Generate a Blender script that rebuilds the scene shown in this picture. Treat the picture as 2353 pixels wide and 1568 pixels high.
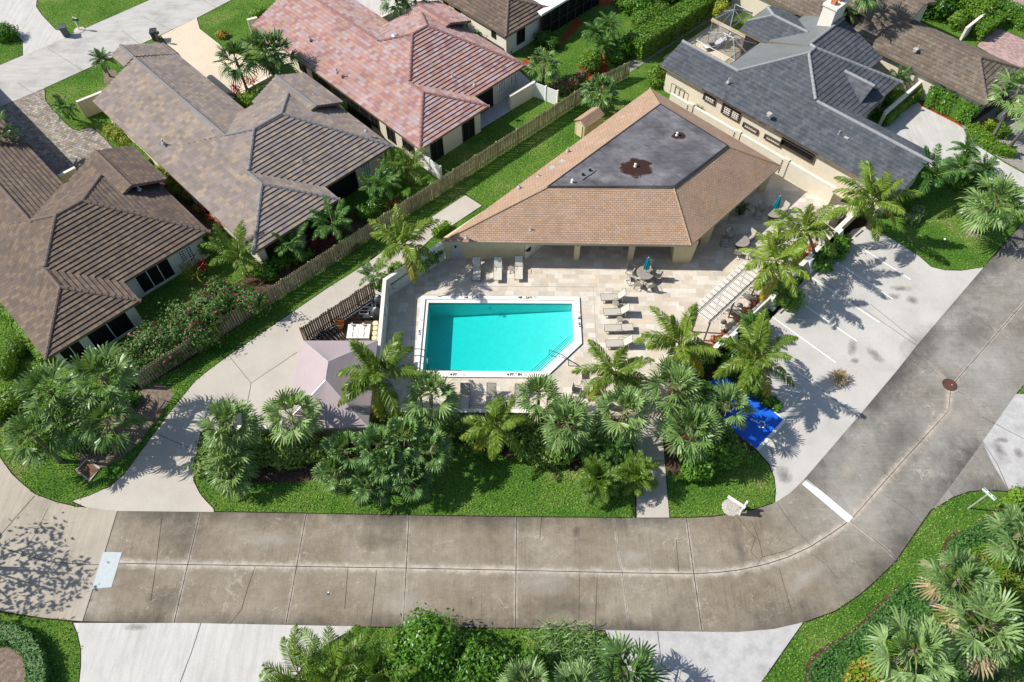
import bpy, bmesh, math, random
from mathutils import Vector as V, Matrix
random.seed(7)
for o in list(bpy.data.objects): bpy.data.objects.remove(o)
R=math.radians
sc=bpy.context.scene
COL=sc.collection
# ---------------------------------------------------------------- camera, sky, sun
CAM_H=46.0; PITCH=55.2; FPX=1790.0
cd=bpy.data.cameras.new('camera'); cam=bpy.data.objects.new('camera',cd); COL.objects.link(cam)
cam.location=(0,0,CAM_H); cam.rotation_euler=(R(90-PITCH),0,0)
cd.sensor_width=36.0; cd.lens=36.0*FPX/2353.0; cd.clip_end=3000; cd.clip_start=1
sc.camera=cam
SUND=V((1.05,-0.08,-1.0)).normalized()
w=bpy.data.worlds.new('World'); sc.world=w; w.use_nodes=True
wn=w.node_tree.nodes; wl=w.node_tree.links
for n in list(wn): wn.remove(n)
sky=wn.new('ShaderNodeTexSky'); sky.sky_type='NISHITA'; sky.sun_disc=False
sky.sun_elevation=math.asin(-SUND.z); sky.sun_rotation=math.atan2(-SUND.x,-SUND.y)
bg=wn.new('ShaderNodeBackground'); bg.inputs['Strength'].default_value=0.105
wo=wn.new('ShaderNodeOutputWorld'); wl.new(sky.outputs[0],bg.inputs[0]); wl.new(bg.outputs[0],wo.inputs[0])
sd=bpy.data.lights.new('sun','SUN'); sd.energy=4.8; sd.angle=R(0.5); sd.color=(1,0.95,0.87)
so=bpy.data.objects.new('sun',sd); COL.objects.link(so); so.location=(-80,10,90)
so.rotation_euler=SUND.to_track_quat('-Z','Y').to_euler()
sc.view_settings.view_transform='Standard'; sc.view_settings.look='None'
sc.view_settings.exposure=0.32; sc.view_settings.gamma=1; sc.view_settings.use_curve_mapping=False
sc.cycles.max_bounces=6; sc.cycles.transparent_max_bounces=12

# ---------------------------------------------------------------- survey helper: a sight line meets a level plane
_c,_s=math.cos(R(PITCH)),math.sin(R(PITCH))
def ray(u,v):
    x=(u-1176.5)/FPX; y=-(v-784)/FPX
    return V((x,_c+y*_s,-_s+y*_c))
def P(u,v,z=0.0):
    d=ray(u,v); return V((0,0,CAM_H))+d*((z-CAM_H)/d.z)
def PR(p):
    d=V(p)-V((0,0,CAM_H)); f=d.y*_c-d.z*_s; up=d.y*_s+d.z*_c
    return 1176.5+FPX*d.x/f, 784-FPX*up/f
def crop(ox,oy,k=.3206): return lambda u,v,z=0.0: P(ox+k*u,oy+k*v,z)
A1=crop(0,0);A2=crop(564.7,0);A3=crop(1129.4,0);A4=crop(1600,0)
B1=crop(0,470.6);B2=crop(564.7,470.6);B3=crop(1129.4,470.6);B4=crop(1600,376.5)
C1=crop(0,800);C2=crop(564.7,847.1);C3=crop(1129.4,800);C4=crop(1600,847.1)
C5=crop(0,1065.4);C6=crop(517.6,1223.5,.28);C7=crop(1035.3,1223.5,.28);C8=crop(1694,1129.4,.28)
AL=R(-45.2); AD=V((math.cos(AL),math.sin(AL),0)); BD=V((-AD.y,AD.x,0))
def L(a,b,z=0.0): return AD*a+BD*b+V((0,0,z))      # street grid of the houses
def ab(p): return p.dot(AD),p.dot(BD)

# ---------------------------------------------------------------- mesh builder
class M:
    def __init__(s): s.v=[];s.f=[];s.uv=[];s.mi=[];s.smooth=False
    def face(s,pts,uv=None,mi=0):
        i=len(s.v); s.v+= [tuple(p) for p in pts]; s.f.append(tuple(range(i,i+len(pts))))
        s.uv.append(uv if uv else [(0,0)]*len(pts)); s.mi.append(mi)
    def add(s,vs,fs,mi=0):
        i=len(s.v); s.v+=[tuple(p) for p in vs]
        for f in fs: s.f.append(tuple(k+i for k in f)); s.uv.append([(0,0)]*len(f)); s.mi.append(mi)
    def box(s,c,size,rz=0.0,mi=0,tilt=None):
        hx,hy,hz=size[0]/2,size[1]/2,size[2]/2
        m=Matrix.Rotation(rz,4,'Z')
        if tilt is not None: m=m@Matrix.Rotation(tilt,4,'Y')
        c=V(c)
        vs=[c+m@V((x*hx,y*hy,z*hz)) for x in(-1,1) for y in(-1,1) for z in(-1,1)]
        s.add(vs,[(0,1,3,2),(4,6,7,5),(0,4,5,1),(2,3,7,6),(0,2,6,4),(1,5,7,3)],mi)
    def wall(s,p,q,t,z0,z1,mi=0,ext=0.0):
        p=V((p[0],p[1],0));q=V((q[0],q[1],0)); d=(q-p)
        l=d.length+2*ext; c=(p+q)/2
        s.box((c.x,c.y,(z0+z1)/2),(l,t,z1-z0),math.atan2(d.y,d.x),mi)
    def prism(s,poly,z0,z1,mi=0):
        n=len(poly); a=[(p[0],p[1],z0) for p in poly]; b=[(p[0],p[1],z1) for p in poly]
        ar=sum(poly[i][0]*poly[(i+1)%n][1]-poly[(i+1)%n][0]*poly[i][1] for i in range(n))
        if ar<0: a.reverse(); b.reverse()
        s.add(a+b,[tuple(range(n,2*n)),tuple(reversed(range(n)))]+[(i,(i+1)%n,n+(i+1)%n,n+i) for i in range(n)],mi)
    def sheet(s,poly,z):
        n=len(poly); pts=[(p[0],p[1],z) for p in poly]
        ar=sum(poly[i][0]*poly[(i+1)%n][1]-poly[(i+1)%n][0]*poly[i][1] for i in range(n))
        if ar<0: pts.reverse()
        s.face(pts)
    def tube(s,pts,r,n=6,mi=0,cap=True):
        pts=[V(p) for p in pts]; k=len(pts)
        rs=r if isinstance(r,(list,tuple)) else [r]*k
        vs=[]; up=V((0,0,1))
        for i,p in enumerate(pts):
            d=(pts[min(i+1,k-1)]-pts[max(i-1,0)])
            if d.length<1e-9: d=V((0,0,1))
            d.normalize(); x=d.cross(up)
            if x.length<.05: x=d.cross(V((1,0,0)))
            x.normalize(); y=d.cross(x)
            for j in range(n):
                a=2*math.pi*j/n; vs.append(p+x*(math.cos(a)*rs[i])+y*(math.sin(a)*rs[i]))
        fs=[(i*n+j,i*n+(j+1)%n,(i+1)*n+(j+1)%n,(i+1)*n+j) for i in range(k-1) for j in range(n)]
        if cap: fs+=[tuple(reversed(range(n))),tuple(range((k-1)*n,k*n))]
        s.add(vs,fs,mi)
    def lathe(s,c,prof,n=16,mi=0,sx=1,sy=1):
        c=V(c); vs=[]
        for r,z in prof:
            for j in range(n):
                a=2*math.pi*j/n; vs.append(c+V((r*math.cos(a)*sx,r*math.sin(a)*sy,z)))
        k=len(prof)
        fs=[(i*n+j,i*n+(j+1)%n,(i+1)*n+(j+1)%n,(i+1)*n+j) for i in range(k-1) for j in range(n)]
        fs+=[tuple(reversed(range(n))),tuple(range((k-1)*n,k*n))]
        s.add(vs,fs,mi)
    def ribbon(s,pts,w,z):
        pts=[V((p[0],p[1],0)) for p in pts]; n=len(pts); Lf=[];Rt=[]
        ws=w if isinstance(w,(list,tuple)) else [w]*n
        for i,p in enumerate(pts):
            d=(pts[min(i+1,n-1)]-pts[max(i-1,0)]).normalized(); nn=V((-d.y,d.x,0))*(ws[i]/2)
            Lf.append(p+nn); Rt.append(p-nn)
        for i in range(n-1):
            s.face([(Rt[i].x,Rt[i].y,z),(Rt[i+1].x,Rt[i+1].y,z),(Lf[i+1].x,Lf[i+1].y,z),(Lf[i].x,Lf[i].y,z)])
    def mesh(s,name,mats,off=None):
        me=bpy.data.meshes.new(name)
        vs=s.v if off is None else [(x-off[0],y-off[1],z-off[2]) for x,y,z in s.v]
        me.from_pydata(vs,[],s.f)
        if any(any(c!=(0,0) for c in u) for u in s.uv):
            uvl=me.uv_layers.new(name='UVMap'); k=0
            for u in s.uv:
                for c in u: uvl.data[k].uv=c; k+=1
        for m in (mats if isinstance(mats,(list,tuple)) else [mats]): me.materials.append(m)
        if len(set(s.mi))>1: me.polygons.foreach_set('material_index',s.mi)
        if s.smooth: me.polygons.foreach_set('use_smooth',[True]*len(me.polygons))
        me.update(); return me
def props(o,label=None,cat=None,group=None,kind=None):
    if label: o['label']=label
    if cat: o['category']=cat
    if group: o['group']=group
    if kind: o['kind']=kind
    return o
ROOT={}
def obj(name,m,mat,parent=None,label=None,cat=None,group=None,kind=None,local=False):
    off=None
    if parent is not None and not local: off=ROOT[parent.name]
    me=m if isinstance(m,bpy.types.Mesh) else m.mesh(name,mat,off)
    o=bpy.data.objects.new(name,me); COL.objects.link(o)
    if parent is not None: o.parent=parent; ROOT[o.name]=ROOT.get(parent.name,(0,0,0))
    return props(o,label,cat,group,kind)
def thing(name,loc,label,cat,group=None,rz=0.0):
    o=bpy.data.objects.new(name,None); COL.objects.link(o); o.empty_display_size=.3
    o.location=loc; o.rotation_euler=(0,0,rz); ROOT[o.name]=tuple(loc)
    return props(o,label,cat,group)
def one(name,m,mat,label,cat,group=None):
    return obj(name,m,mat,None,label,cat,group)
def dup(root,loc,rz,label=None,scale=None):
    def cp(o,par):
        c=o.copy(); COL.objects.link(c)
        if par is not None: c.parent=par
        for ch in list(o.children): cp(ch,c)
        return c
    r=cp(root,None); r.location=loc; r.rotation_euler=(0,0,rz)
    if label: r['label']=label
    if scale is not None: r.scale=(scale,)*3
    return r
def struct(name,m,mat): return obj(name,m,mat,kind='structure')

# ---------------------------------------------------------------- materials
class NT:
    def __init__(s,name,rough=.85,spec=.25):
        s.m=bpy.data.materials.new(name); s.m.use_nodes=True; s.t=s.m.node_tree
        for n in list(s.t.nodes): s.t.nodes.remove(n)
        s.out=s.t.nodes.new('ShaderNodeOutputMaterial'); s.b=s.t.nodes.new('ShaderNodeBsdfPrincipled')
        s.t.links.new(s.b.outputs[0],s.out.inputs[0]); s.b.inputs['Roughness'].default_value=rough
        s.b.inputs['Specular IOR Level'].default_value=spec
    def n(s,ty,ins=None,**kw):
        nd=s.t.nodes.new(ty)
        for k,v in kw.items(): setattr(nd,k,v)
        for k,v in (ins or {}).items(): s.set(nd.inputs[k],v)
        return nd
    def set(s,inp,v):
        if isinstance(v,bpy.types.NodeSocket): s.t.links.new(v,inp)
        else:
            if isinstance(v,tuple) and len(v)==3 and inp.type=='RGBA': v=v+(1,)
            inp.default_value=v
    def pos(s): return s.n('ShaderNodeNewGeometry').outputs['Position']
    def uv(s): return s.n('ShaderNodeUVMap').outputs[0]
    def mp(s,vec,rot=0,scale=(1,1,1)): return s.n('ShaderNodeMapping',{'Vector':vec,'Rotation':(0,0,rot),'Scale':scale}).outputs[0]
    def noise(s,scale,vec=None,detail=3,rough=.6,dist=0): return s.n('ShaderNodeTexNoise',{'Vector':vec or s.pos(),'Scale':scale,'Detail':detail,'Roughness':rough,'Distortion':dist}).outputs[0]
    def ramp(s,fac,stops,interp='LINEAR'):
        nd=s.n('ShaderNodeValToRGB',{'Fac':fac}); cr=nd.color_ramp; cr.interpolation=interp
        while len(cr.elements)<len(stops): cr.elements.new(.5)
        for e,(p,c) in zip(cr.elements,stops): e.position=p; e.color=(c if isinstance(c,tuple) else (c,c,c))+(1,)
        return nd.outputs[0]
    def mix(s,fac,a,b,blend='MIX'):
        nd=s.n('ShaderNodeMix',data_type='RGBA',blend_type=blend)
        s.set(nd.inputs[0],fac); s.set(nd.inputs[6],a); s.set(nd.inputs[7],b); return nd.outputs[2]
    def math(s,op,a,b=0.0,c=None):
        nd=s.n('ShaderNodeMath',operation=op); s.set(nd.inputs[0],a); s.set(nd.inputs[1],b)
        if c is not None: s.set(nd.inputs[2],c)
        return nd.outputs[0]
    def col(s,c): s.set(s.b.inputs['Base Color'],c); return s
    def bump(s,h,strength=.4,dist=.05): s.set(s.b.inputs['Normal'],s.n('ShaderNodeBump',{'Height':h,'Strength':strength,'Distance':dist}).outputs[0]); return s
def flat(name,c,rough=.7,spec=.3,metal=0.0,var=.12,scale=3.0):
    t=NT(name,rough,spec); t.b.inputs['Metallic'].default_value=metal
    k=lambda f:tuple(min(1,x*f) for x in c)
    t.col(t.ramp(t.noise(scale,detail=4),[(.3,k(1-var)),(.7,k(1+var))])); return t.m
def mott(name,stops,scale,fine=None,bump=.2,rough=.9,fscale=18,stretch=None):
    t=NT(name,rough,.2); p=t.pos()
    c=t.ramp(t.noise(scale,p,5,.65),stops)
    fn=t.noise(fscale,p,3,.7)
    if fine: c=t.mix(1.0,c,t.ramp(fn,[(.3,1-fine),(.7,1.0)]),'MULTIPLY')
    if stretch:
        rot,sc_=stretch; sn=t.noise(1.0,t.mp(p,rot,sc_),3,.7); c=t.mix(1.0,c,t.ramp(sn,[(.35,.86),(.6,1.0)]),'MULTIPLY')
    t.col(c); t.bump(fn,bump,.02); return t.m
def tiles(name,palette,tw,th,joint=.72,jw=.05,rough=.85,clump=None,weather=.12,jv=0.0,world=None,bump=0.0):
    t=NT(name,rough,.25)
    if world is None: uv=t.uv()
    else: uv=t.mp(t.pos(),world)
    s=t.n('ShaderNodeSeparateXYZ',{'Vector':uv})
    v=t.math('DIVIDE',s.outputs[1],th); row=t.math('FLOOR',v)
    u=t.math('ADD',t.math('DIVIDE',s.outputs[0],tw),t.math('MULTIPLY',t.math('MODULO',row,2.0),.5) if world is None else t.math('MULTIPLY',t.n('ShaderNodeTexWhiteNoise',{'W':row},noise_dimensions='1D').outputs[0],1.0))
    colf=t.math('FLOOR',u)
    cv=t.n('ShaderNodeCombineXYZ',{'X':colf,'Y':row}).outputs[0]
    wn_=t.n('ShaderNodeTexWhiteNoise',{'Vector':cv},noise_dimensions='2D').outputs[0]
    if clump: wn_=t.math('ADD',t.math('MULTIPLY',wn_,1-clump),t.math('MULTIPLY',t.ramp(t.noise(1.2,t.n('ShaderNodeVectorMath',{0:cv,1:(.22,.22,.22)},operation='MULTIPLY').outputs[0],2),[(.3,0.0),(.7,1.0)]),clump))
    n=len(palette)
    c=t.ramp(wn_,[(i/n,palette[i]) for i in range(n)],'CONSTANT' if not clump else 'LINEAR')
    fu=t.math('FRACT',u); ju=t.math('LESS_THAN',fu,jw)
    fv=t.math('FRACT',v); jj=t.math('MAXIMUM',ju,t.math('LESS_THAN',fv,jv)) if jv else ju
    c=t.mix(jj,c,(joint,joint,joint),'MULTIPLY')
    c=t.mix(1.0,c,t.ramp(t.noise(.55,detail=5),[(.3,1-weather*1.5),(.65,1.0+weather*.4)]),'MULTIPLY')
    c=t.mix(1.0,c,t.ramp(t.noise(14,detail=2),[(.3,.88),(.7,1.06)]),'MULTIPLY')
    t.col(c)
    if bump: t.bump(t.math('SUBTRACT',1.0,jj),bump,.01)
    return t.m
def leafm(name,c1,c2,trans=.25,rough=.5,c3=None,nscale=1.6):
    t=NT(name,rough,.35); p=t.pos()
    oi=t.n('ShaderNodeObjectInfo').outputs['Random']
    f=t.math('ADD',t.math('MULTIPLY',t.noise(nscale,p,4,.75),.8),t.math('MULTIPLY',oi,.2))
    st=[(.32,c1),(.68,c2)] if c3 is None else [(.36,c1),(.52,c2),(.64,c3)]
    c=t.ramp(f,st); c=t.mix(1.0,c,t.ramp(t.noise(9,p,2),[(.3,.7),(.7,1.25)]),'MULTIPLY')
    t.col(c)
    tr=t.n('ShaderNodeBsdfTranslucent',{'Color':t.mix(1.0,c,(1.25,1.15,.5),'MULTIPLY')}).outputs[0]
    mx=t.n('ShaderNodeMixShader',{0:trans,1:t.b.outputs[0],2:tr}); t.t.links.new(mx.outputs[0],t.out.inputs[0]); return t.m

MT={}
def grass_mat():
    t=NT('lawn_grass',.95,.1); p=t.pos()
    c=t.ramp(t.noise(.26,p,5,.62),[(.3,(.060,.150,.018)),(.46,(.092,.20,.026)),(.58,(.135,.235,.038)),(.72,(.25,.275,.09))])
    g=t.noise(7,p,5,.85); g2=t.noise(17,p,2,.9)
    c=t.mix(1.0,c,t.ramp(g,[(.34,.30),(.5,.95),(.66,1.9)]),'MULTIPLY')
    c=t.mix(1.0,c,t.ramp(g2,[(.32,.55),(.68,1.45)]),'MULTIPLY')
    t.col(c); t.bump(t.math('ADD',g,t.math('MULTIPLY',g2,.5)),.9,.12); return t.m
def blade_mat():
    t=NT('grass_blades',.7,.2); p=t.pos()
    c=t.ramp(t.noise(.26,p,5,.62),[(.3,(.085,.20,.028)),(.46,(.13,.26,.040)),(.58,(.18,.30,.055)),(.72,(.30,.34,.12))])
    c=t.mix(1.0,c,t.ramp(t.noise(9,p,2,.9),[(.32,.45),(.68,1.55)]),'MULTIPLY')
    t.col(c); return t.m
MT['blade']=blade_mat()
MT['grass']=grass_mat()
def road_mat():
    t=NT('old_concrete_road',.92,.2); p=t.pos()
    sx=t.n('ShaderNodeSeparateXYZ',{'Vector':p})
    turn=t.ramp(t.math('MULTIPLY',t.math('ADD',sx.outputs[0],t.math('MULTIPLY',sx.outputs[1],.35)),.05),[(.98,0.0),(1.0,1.0)]) if False else t.ramp(t.math('DIVIDE',t.math('ADD',sx.outputs[0],t.math('MULTIPLY',t.math('SUBTRACT',sx.outputs[1],16.0),.9)),40.0),[(.42,0.0),(.62,1.0)])
    big=t.noise(.17,p,7,.66)
    c=t.ramp(big,[(.28,(.15,.120,.085)),(.42,(.225,.188,.138)),(.55,(.275,.238,.185)),(.66,(.33,.295,.24)),(.78,(.38,.345,.29))])
    c2=t.ramp(big,[(.28,(.17,.155,.125)),(.45,(.245,.23,.20)),(.6,(.30,.288,.26)),(.75,(.37,.36,.33))])
    c=t.mix(turn,c,c2)
    s1=t.noise(1.0,t.mp(p,0,(9.0,.20,1)),4,.75); s2=t.noise(1.0,t.mp(p,R(45),(.20,9.0,1)),4,.75)
    st=t.mix(turn,t.ramp(s1,[(.34,.72),(.46,.97),(.58,1.0),(.72,1.12)]),t.ramp(s2,[(.34,.74),(.46,.97),(.58,1.0),(.72,1.12)]))
    msk=t.ramp(t.noise(.3,p,3),[(.4,0.0),(.6,1.0)])
    c=t.mix(t.math('ADD',t.math('MULTIPLY',msk,.75),.25),c,t.mix(1.0,c,st,'MULTIPLY'))
    c=t.mix(1.0,c,t.ramp(t.noise(1.3,p,6,.75),[(.3,.80),(.5,1.0),(.72,1.16)]),'MULTIPLY')
    c=t.mix(1.0,c,t.ramp(t.noise(13,p,4,.8),[(.3,.80),(.52,1.0),(.75,1.18)]),'MULTIPLY')
    sp=t.ramp(t.noise(4.2,p,2,.9),[(.69,(0,0,0)),(.74,(1,1,1))])
    c=t.mix(t.math('MULTIPLY',sp,.4),c,(.50,.45,.38))
    for sc_,lo in ((.55,.0),(.9,.31)):
        wv=t.n('ShaderNodeTexNoise',{'Vector':t.mp(p,lo,(1,1,1)),'Scale':sc_,'Detail':2.5,'Distortion':1.4}).outputs[0]
        ln=t.ramp(wv,[(.484,(0,0,0)),(.495,(1,1,1)),(.506,(0,0,0))]); ms=t.ramp(t.noise(.4,t.mp(p,lo+.5),2),[(.52,(0,0,0)),(.62,(1,1,1))])
        c=t.mix(t.math('MULTIPLY',t.math('MULTIPLY',ln,ms),.55),c,(.50,.45,.38))
    t.col(c); t.bump(t.noise(22,p,3,.8),.25,.01); return t.m
MT['road']=road_mat()
def conc(name,c,streak=None,dark=.8,scale=.35):
    k=lambda f:tuple(x*f for x in c)
    return mott(name,[(.25,k(dark)),(.5,k(1.0)),(.75,k(1.1))],scale,fine=.12,bump=.1,fscale=12,stretch=streak)
MT['conc_old']=conc('pale_worn_concrete',(.44,.39,.32),(0.6,(4,.3,1)),.72)
MT['conc_drive']=conc('driveway_concrete',(.50,.46,.40),None,.88)
MT['conc_park']=conc('parking_concrete',(.52,.50,.465),None,.84)
MT['conc_white']=conc('white_driveway_concrete',(.56,.545,.52),(0.1,(3,.3,1)),.88)
MT['conc_tan']=conc('tan_driveway_concrete',(.66,.56,.43),None,.92)
MT['conc_street']=conc('grey_street_concrete',(.50,.485,.455),(0.4,(.4,2.5,1)),.66)
MT['conc_mix']=conc('mottled_white_concrete',(.50,.49,.48),(0.3,(1.2,1.2,1)),.75,.9)
MT['walk']=conc('walk_concrete',(.50,.46,.40),None,.85)
MT['soil']=flat('dark_soil_edge',(.03,.024,.015),.95,.05)
MT['mulch']=mott('bark_mulch',[(.3,(.05,.03,.02)),(.5,(.10,.06,.04)),(.7,(.20,.14,.10))],5,fine=.5,bump=.6,fscale=20)
MT['mulchp']=mott('pale_mulch',[(.3,(.16,.11,.08)),(.5,(.25,.19,.15)),(.7,(.38,.32,.27))],4,fine=.5,bump=.6,fscale=20)
MT['redmulch']=mott('red_mulch',[(.3,(.22,.04,.015)),(.7,(.50,.10,.03))],4,fine=.4,bump=.5)
MT['gravel']=mott('grey_gravel',[(.3,(.25,.24,.22)),(.7,(.45,.43,.40))],5,fine=.4,bump=.4)
MT['deck']=tiles('travertine_pavers',[(.54,.47,.385),(.62,.55,.455),(.58,.52,.435),(.65,.59,.50),(.56,.50,.42),(.68,.62,.54),(.60,.51,.40)],.62,.42,joint=.90,jw=.03,jv=.04,world=R(.9),weather=.08,rough=.7)
MT['paver']=tiles('cobble_pavers',[(.22,.19,.16),(.30,.27,.23),(.36,.32,.28),(.26,.22,.18),(.42,.38,.33),(.33,.28,.22)],.34,.24,joint=.45,jw=.12,jv=.14,world=R(24),weather=.1)
MT['pinkpaver']=tiles('pink_pavers',[(.40,.27,.24),(.46,.32,.29),(.36,.25,.23),(.50,.36,.33)],.3,.2,joint=.75,jw=.08,jv=.1,world=R(45),weather=.1)
MT['paint']=flat('white_road_paint',(.80,.80,.78),.6,.3,var=.06,scale=6)
MT['blue']=flat('blue_bay_paint',(.012,.13,.72),.5,.4,var=.15,scale=1.2)
MT['jdark']=flat('joint_dark',(.045,.04,.035),.95,.05)
MT['jlight']=None
def halo_mat():
    t=NT('pale_joint_wear',.9,.2); uv=t.uv(); s=t.n('ShaderNodeSeparateXYZ',{'Vector':uv})
    e=t.math('SUBTRACT',1.0,t.math('ABSOLUTE',t.math('SUBTRACT',t.math('MULTIPLY',s.outputs[1],2.0),1.0)))
    f=t.math('ADD',e,t.math('MULTIPLY',t.math('SUBTRACT',t.noise(1.6,detail=7,rough=.75),.5),1.9))
    a=t.ramp(f,[(.30,(0,0,0)),(.95,(1,1,1))])
    t.col((.56,.50,.42)); tr=t.n('ShaderNodeBsdfTransparent').outputs[0]
    mx=t.n('ShaderNodeMixShader',{0:t.math('MULTIPLY',a,.8),1:tr,2:t.b.outputs[0]}); t.t.links.new(mx.outputs[0],t.out.inputs[0]); return t.m
MT['halo']=halo_mat()
def grime_mat():
    t=NT('gutter_grime',.9,.2); s=t.n('ShaderNodeSeparateXYZ',{'Vector':t.uv()}); p=t.pos()
    f=t.math('ADD',t.math('SUBTRACT',1.0,s.outputs[1]),t.math('MULTIPLY',t.math('SUBTRACT',t.noise(1.5,t.mp(p,R(20),(1,.6,1)),7,.75),.5),1.6))
    f=t.math('MULTIPLY',f,t.ramp(s.outputs[1],[(.0,1.0),(.7,.8),(.98,0.0)]))
    f=t.math('MULTIPLY',f,t.ramp(t.noise(.2,p,3),[(.38,.35),(.62,1.0)]))
    t.col((.055,.053,.055)); tr=t.n('ShaderNodeBsdfTransparent').outputs[0]
    mx=t.n('ShaderNodeMixShader',{0:t.math('MULTIPLY',t.ramp(f,[(.2,0.0),(1.05,1.0)]),.48),1:tr,2:t.b.outputs[0]}); t.t.links.new(mx.outputs[0],t.out.inputs[0]); return t.m
MT['grime']=grime_mat()
def stain_mat(name,c,op=.8,nsc=1.6,lo=.25,hi=.75):
    t=NT(name,.9,.2); uv=t.uv(); s=t.n('ShaderNodeSeparateXYZ',{'Vector':uv})
    r=t.math('SQRT',t.math('ADD',t.math('POWER',t.math('SUBTRACT',s.outputs[0],.5),2.0),t.math('POWER',t.math('SUBTRACT',s.outputs[1],.5),2.0)))
    e=t.math('SUBTRACT',1.0,t.math('MULTIPLY',r,2.0))
    f=t.math('ADD',e,t.math('MULTIPLY',t.math('SUBTRACT',t.noise(nsc,detail=6,rough=.7),.5),1.6))
    f=t.math('MULTIPLY',f,t.math('GREATER_THAN',e,.01)); f=t.math('MULTIPLY',f,t.ramp(e,[(0,0.0),(.25,1.0)]))
    a=t.ramp(f,[(lo,(0,0,0)),(hi,(1,1,1))])
    t.col(c); tr=t.n('ShaderNodeBsdfTransparent').outputs[0]
    mx=t.n('ShaderNodeMixShader',{0:t.math('MULTIPLY',a,op),1:tr,2:t.b.outputs[0]}); t.t.links.new(mx.outputs[0],t.out.inputs[0]); return t.m
MT['stain']=stain_mat('dark_road_stain',(.06,.056,.053),.28,1.2,.1,1.2)
MT['oil']=stain_mat('oil_stain',(.09,.075,.065),.42,2.2,.1,1.1)
MT['pale']=stain_mat('pale_wear_patch',(.50,.46,.40),.5,1.5,.15,1.1)
MT['rust']=stain_mat('rust_stain',(.045,.02,.016),.92,1.8,.22,.42)
MT['rustp']=stain_mat('pale_scum',(.34,.32,.33),.65,1.5,.15,.95)
MT['stucco']=flat('cream_stucco',(.68,.62,.50),.9,.15,var=.05,scale=1.5)
MT['stucco2']=flat('pale_stucco',(.78,.74,.64),.9,.15,var=.05,scale=1.5)
MT['stuccop']=flat('yellow_cream_stucco',(.62,.53,.34),.9,.15,var=.06)
MT['wallgrey']=flat('grey_cream_wall',(.62,.60,.53),.9,.15,var=.06)
MT['cap']=flat('white_wall_cap',(.74,.70,.62),.85,.2,var=.06)
MT['white']=flat('white_paint',(.80,.80,.78),.5,.4,var=.04)
MT['glass']=flat('dark_window_glass',(.012,.012,.014),.12,.6,var=.1)
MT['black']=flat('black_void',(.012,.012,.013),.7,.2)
MT['trim']=flat('dark_trim',(.07,.055,.045),.6,.3)
MT['fascia']=flat('brown_fascia',(.20,.15,.11),.7,.2)
MT['soffit']=flat('soffit',(.50,.44,.34),.9,.1)
def wood(name,c,hi):
    t=NT(name,.9,.15); p=t.pos()
    c0=t.ramp(t.noise(2.5,t.mp(p,0,(3,3,.5)),4,.7),[(.3,c),(.7,hi)])
    t.col(t.mix(1.0,c0,t.ramp(t.noise(.7,p,3),[(.3,.7),(.7,1.15)]),'MULTIPLY')); return t.m
MT['wood']=wood('weathered_fence_wood',(.22,.20,.11),(.44,.40,.26))
MT['wood2']=wood('brown_fence_wood',(.13,.095,.07),(.28,.21,.16))
MT['woodt']=wood('tan_wood',(.42,.34,.20),(.60,.50,.32))
MT['metal']=flat('brown_grey_metal',(.20,.18,.155),.45,.5,metal=.3)
MT['dmetal']=flat('dark_metal',(.06,.055,.05),.45,.5,metal=.5)
MT['chrome']=flat('steel_rail',(.10,.13,.17),.3,.6,metal=.6)
MT['alu']=flat('pale_aluminium',(.55,.56,.56),.4,.5,metal=.4)
MT['sling']=flat('pale_mesh_sling',(.58,.56,.49),.8,.2,var=.05)
MT['sling2']=flat('taupe_mesh_sling',(.46,.43,.37),.8,.2,var=.05)
MT['table']=mott('speckled_table_top',[(.3,(.26,.235,.20)),(.7,(.42,.39,.33))],9,fine=.3,bump=.2,rough=.6)
MT['teal']=flat('teal_canvas',(.015,.30,.36),.85,.2,var=.25,scale=7)
MT['navy']=flat('navy_canvas',(.02,.09,.22),.85,.2,var=.25,scale=7)
MT['coping']=flat('white_coping',(.80,.78,.74),.6,.35,var=.04,scale=1.2)
MT['copej']=flat('grey_waterline',(.25,.26,.27),.6,.3)
MT['text']=flat('dark_lettering',(.05,.055,.06),.6,.3)
MT['slatw']=flat('white_slat',(.80,.76,.70),.6,.3,var=.04)
MT['slatb']=flat('rafter_shade_brown',(.10,.08,.065),.7,.3)  # brown stands in for the shade the slats cast on the rafters
MT['canopy']=flat('mauve_canopy_fabric',(.37,.31,.32),.8,.25,var=.03,scale=.8)
MT['pvc']=flat('grey_pvc',(.50,.52,.55),.4,.5)
MT['heater']=flat('cream_heater_case',(.72,.62,.45),.5,.4,var=.06)
MT['clay']=flat('terracotta',(.50,.19,.06),.8,.2)
MT['ring']=flat('white_ring',(.75,.78,.80),.5,.4)
MT['bin']=flat('grey_blue_plastic',(.07,.09,.10),.5,.4)
MT['binb']=flat('dark_plastic',(.035,.045,.05),.5,.4)
MT['iron']=flat('rusty_iron',(.11,.045,.035),.8,.3,var=.25,scale=9)
MT['grate']=flat('rusty_grate',(.22,.12,.075),.8,.3,var=.2,scale=6)
MT['pipe']=flat('vent_lead',(.45,.43,.40),.6,.4)
MT['brick']=flat('chimney_brick',(.50,.18,.09),.9,.1)
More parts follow.
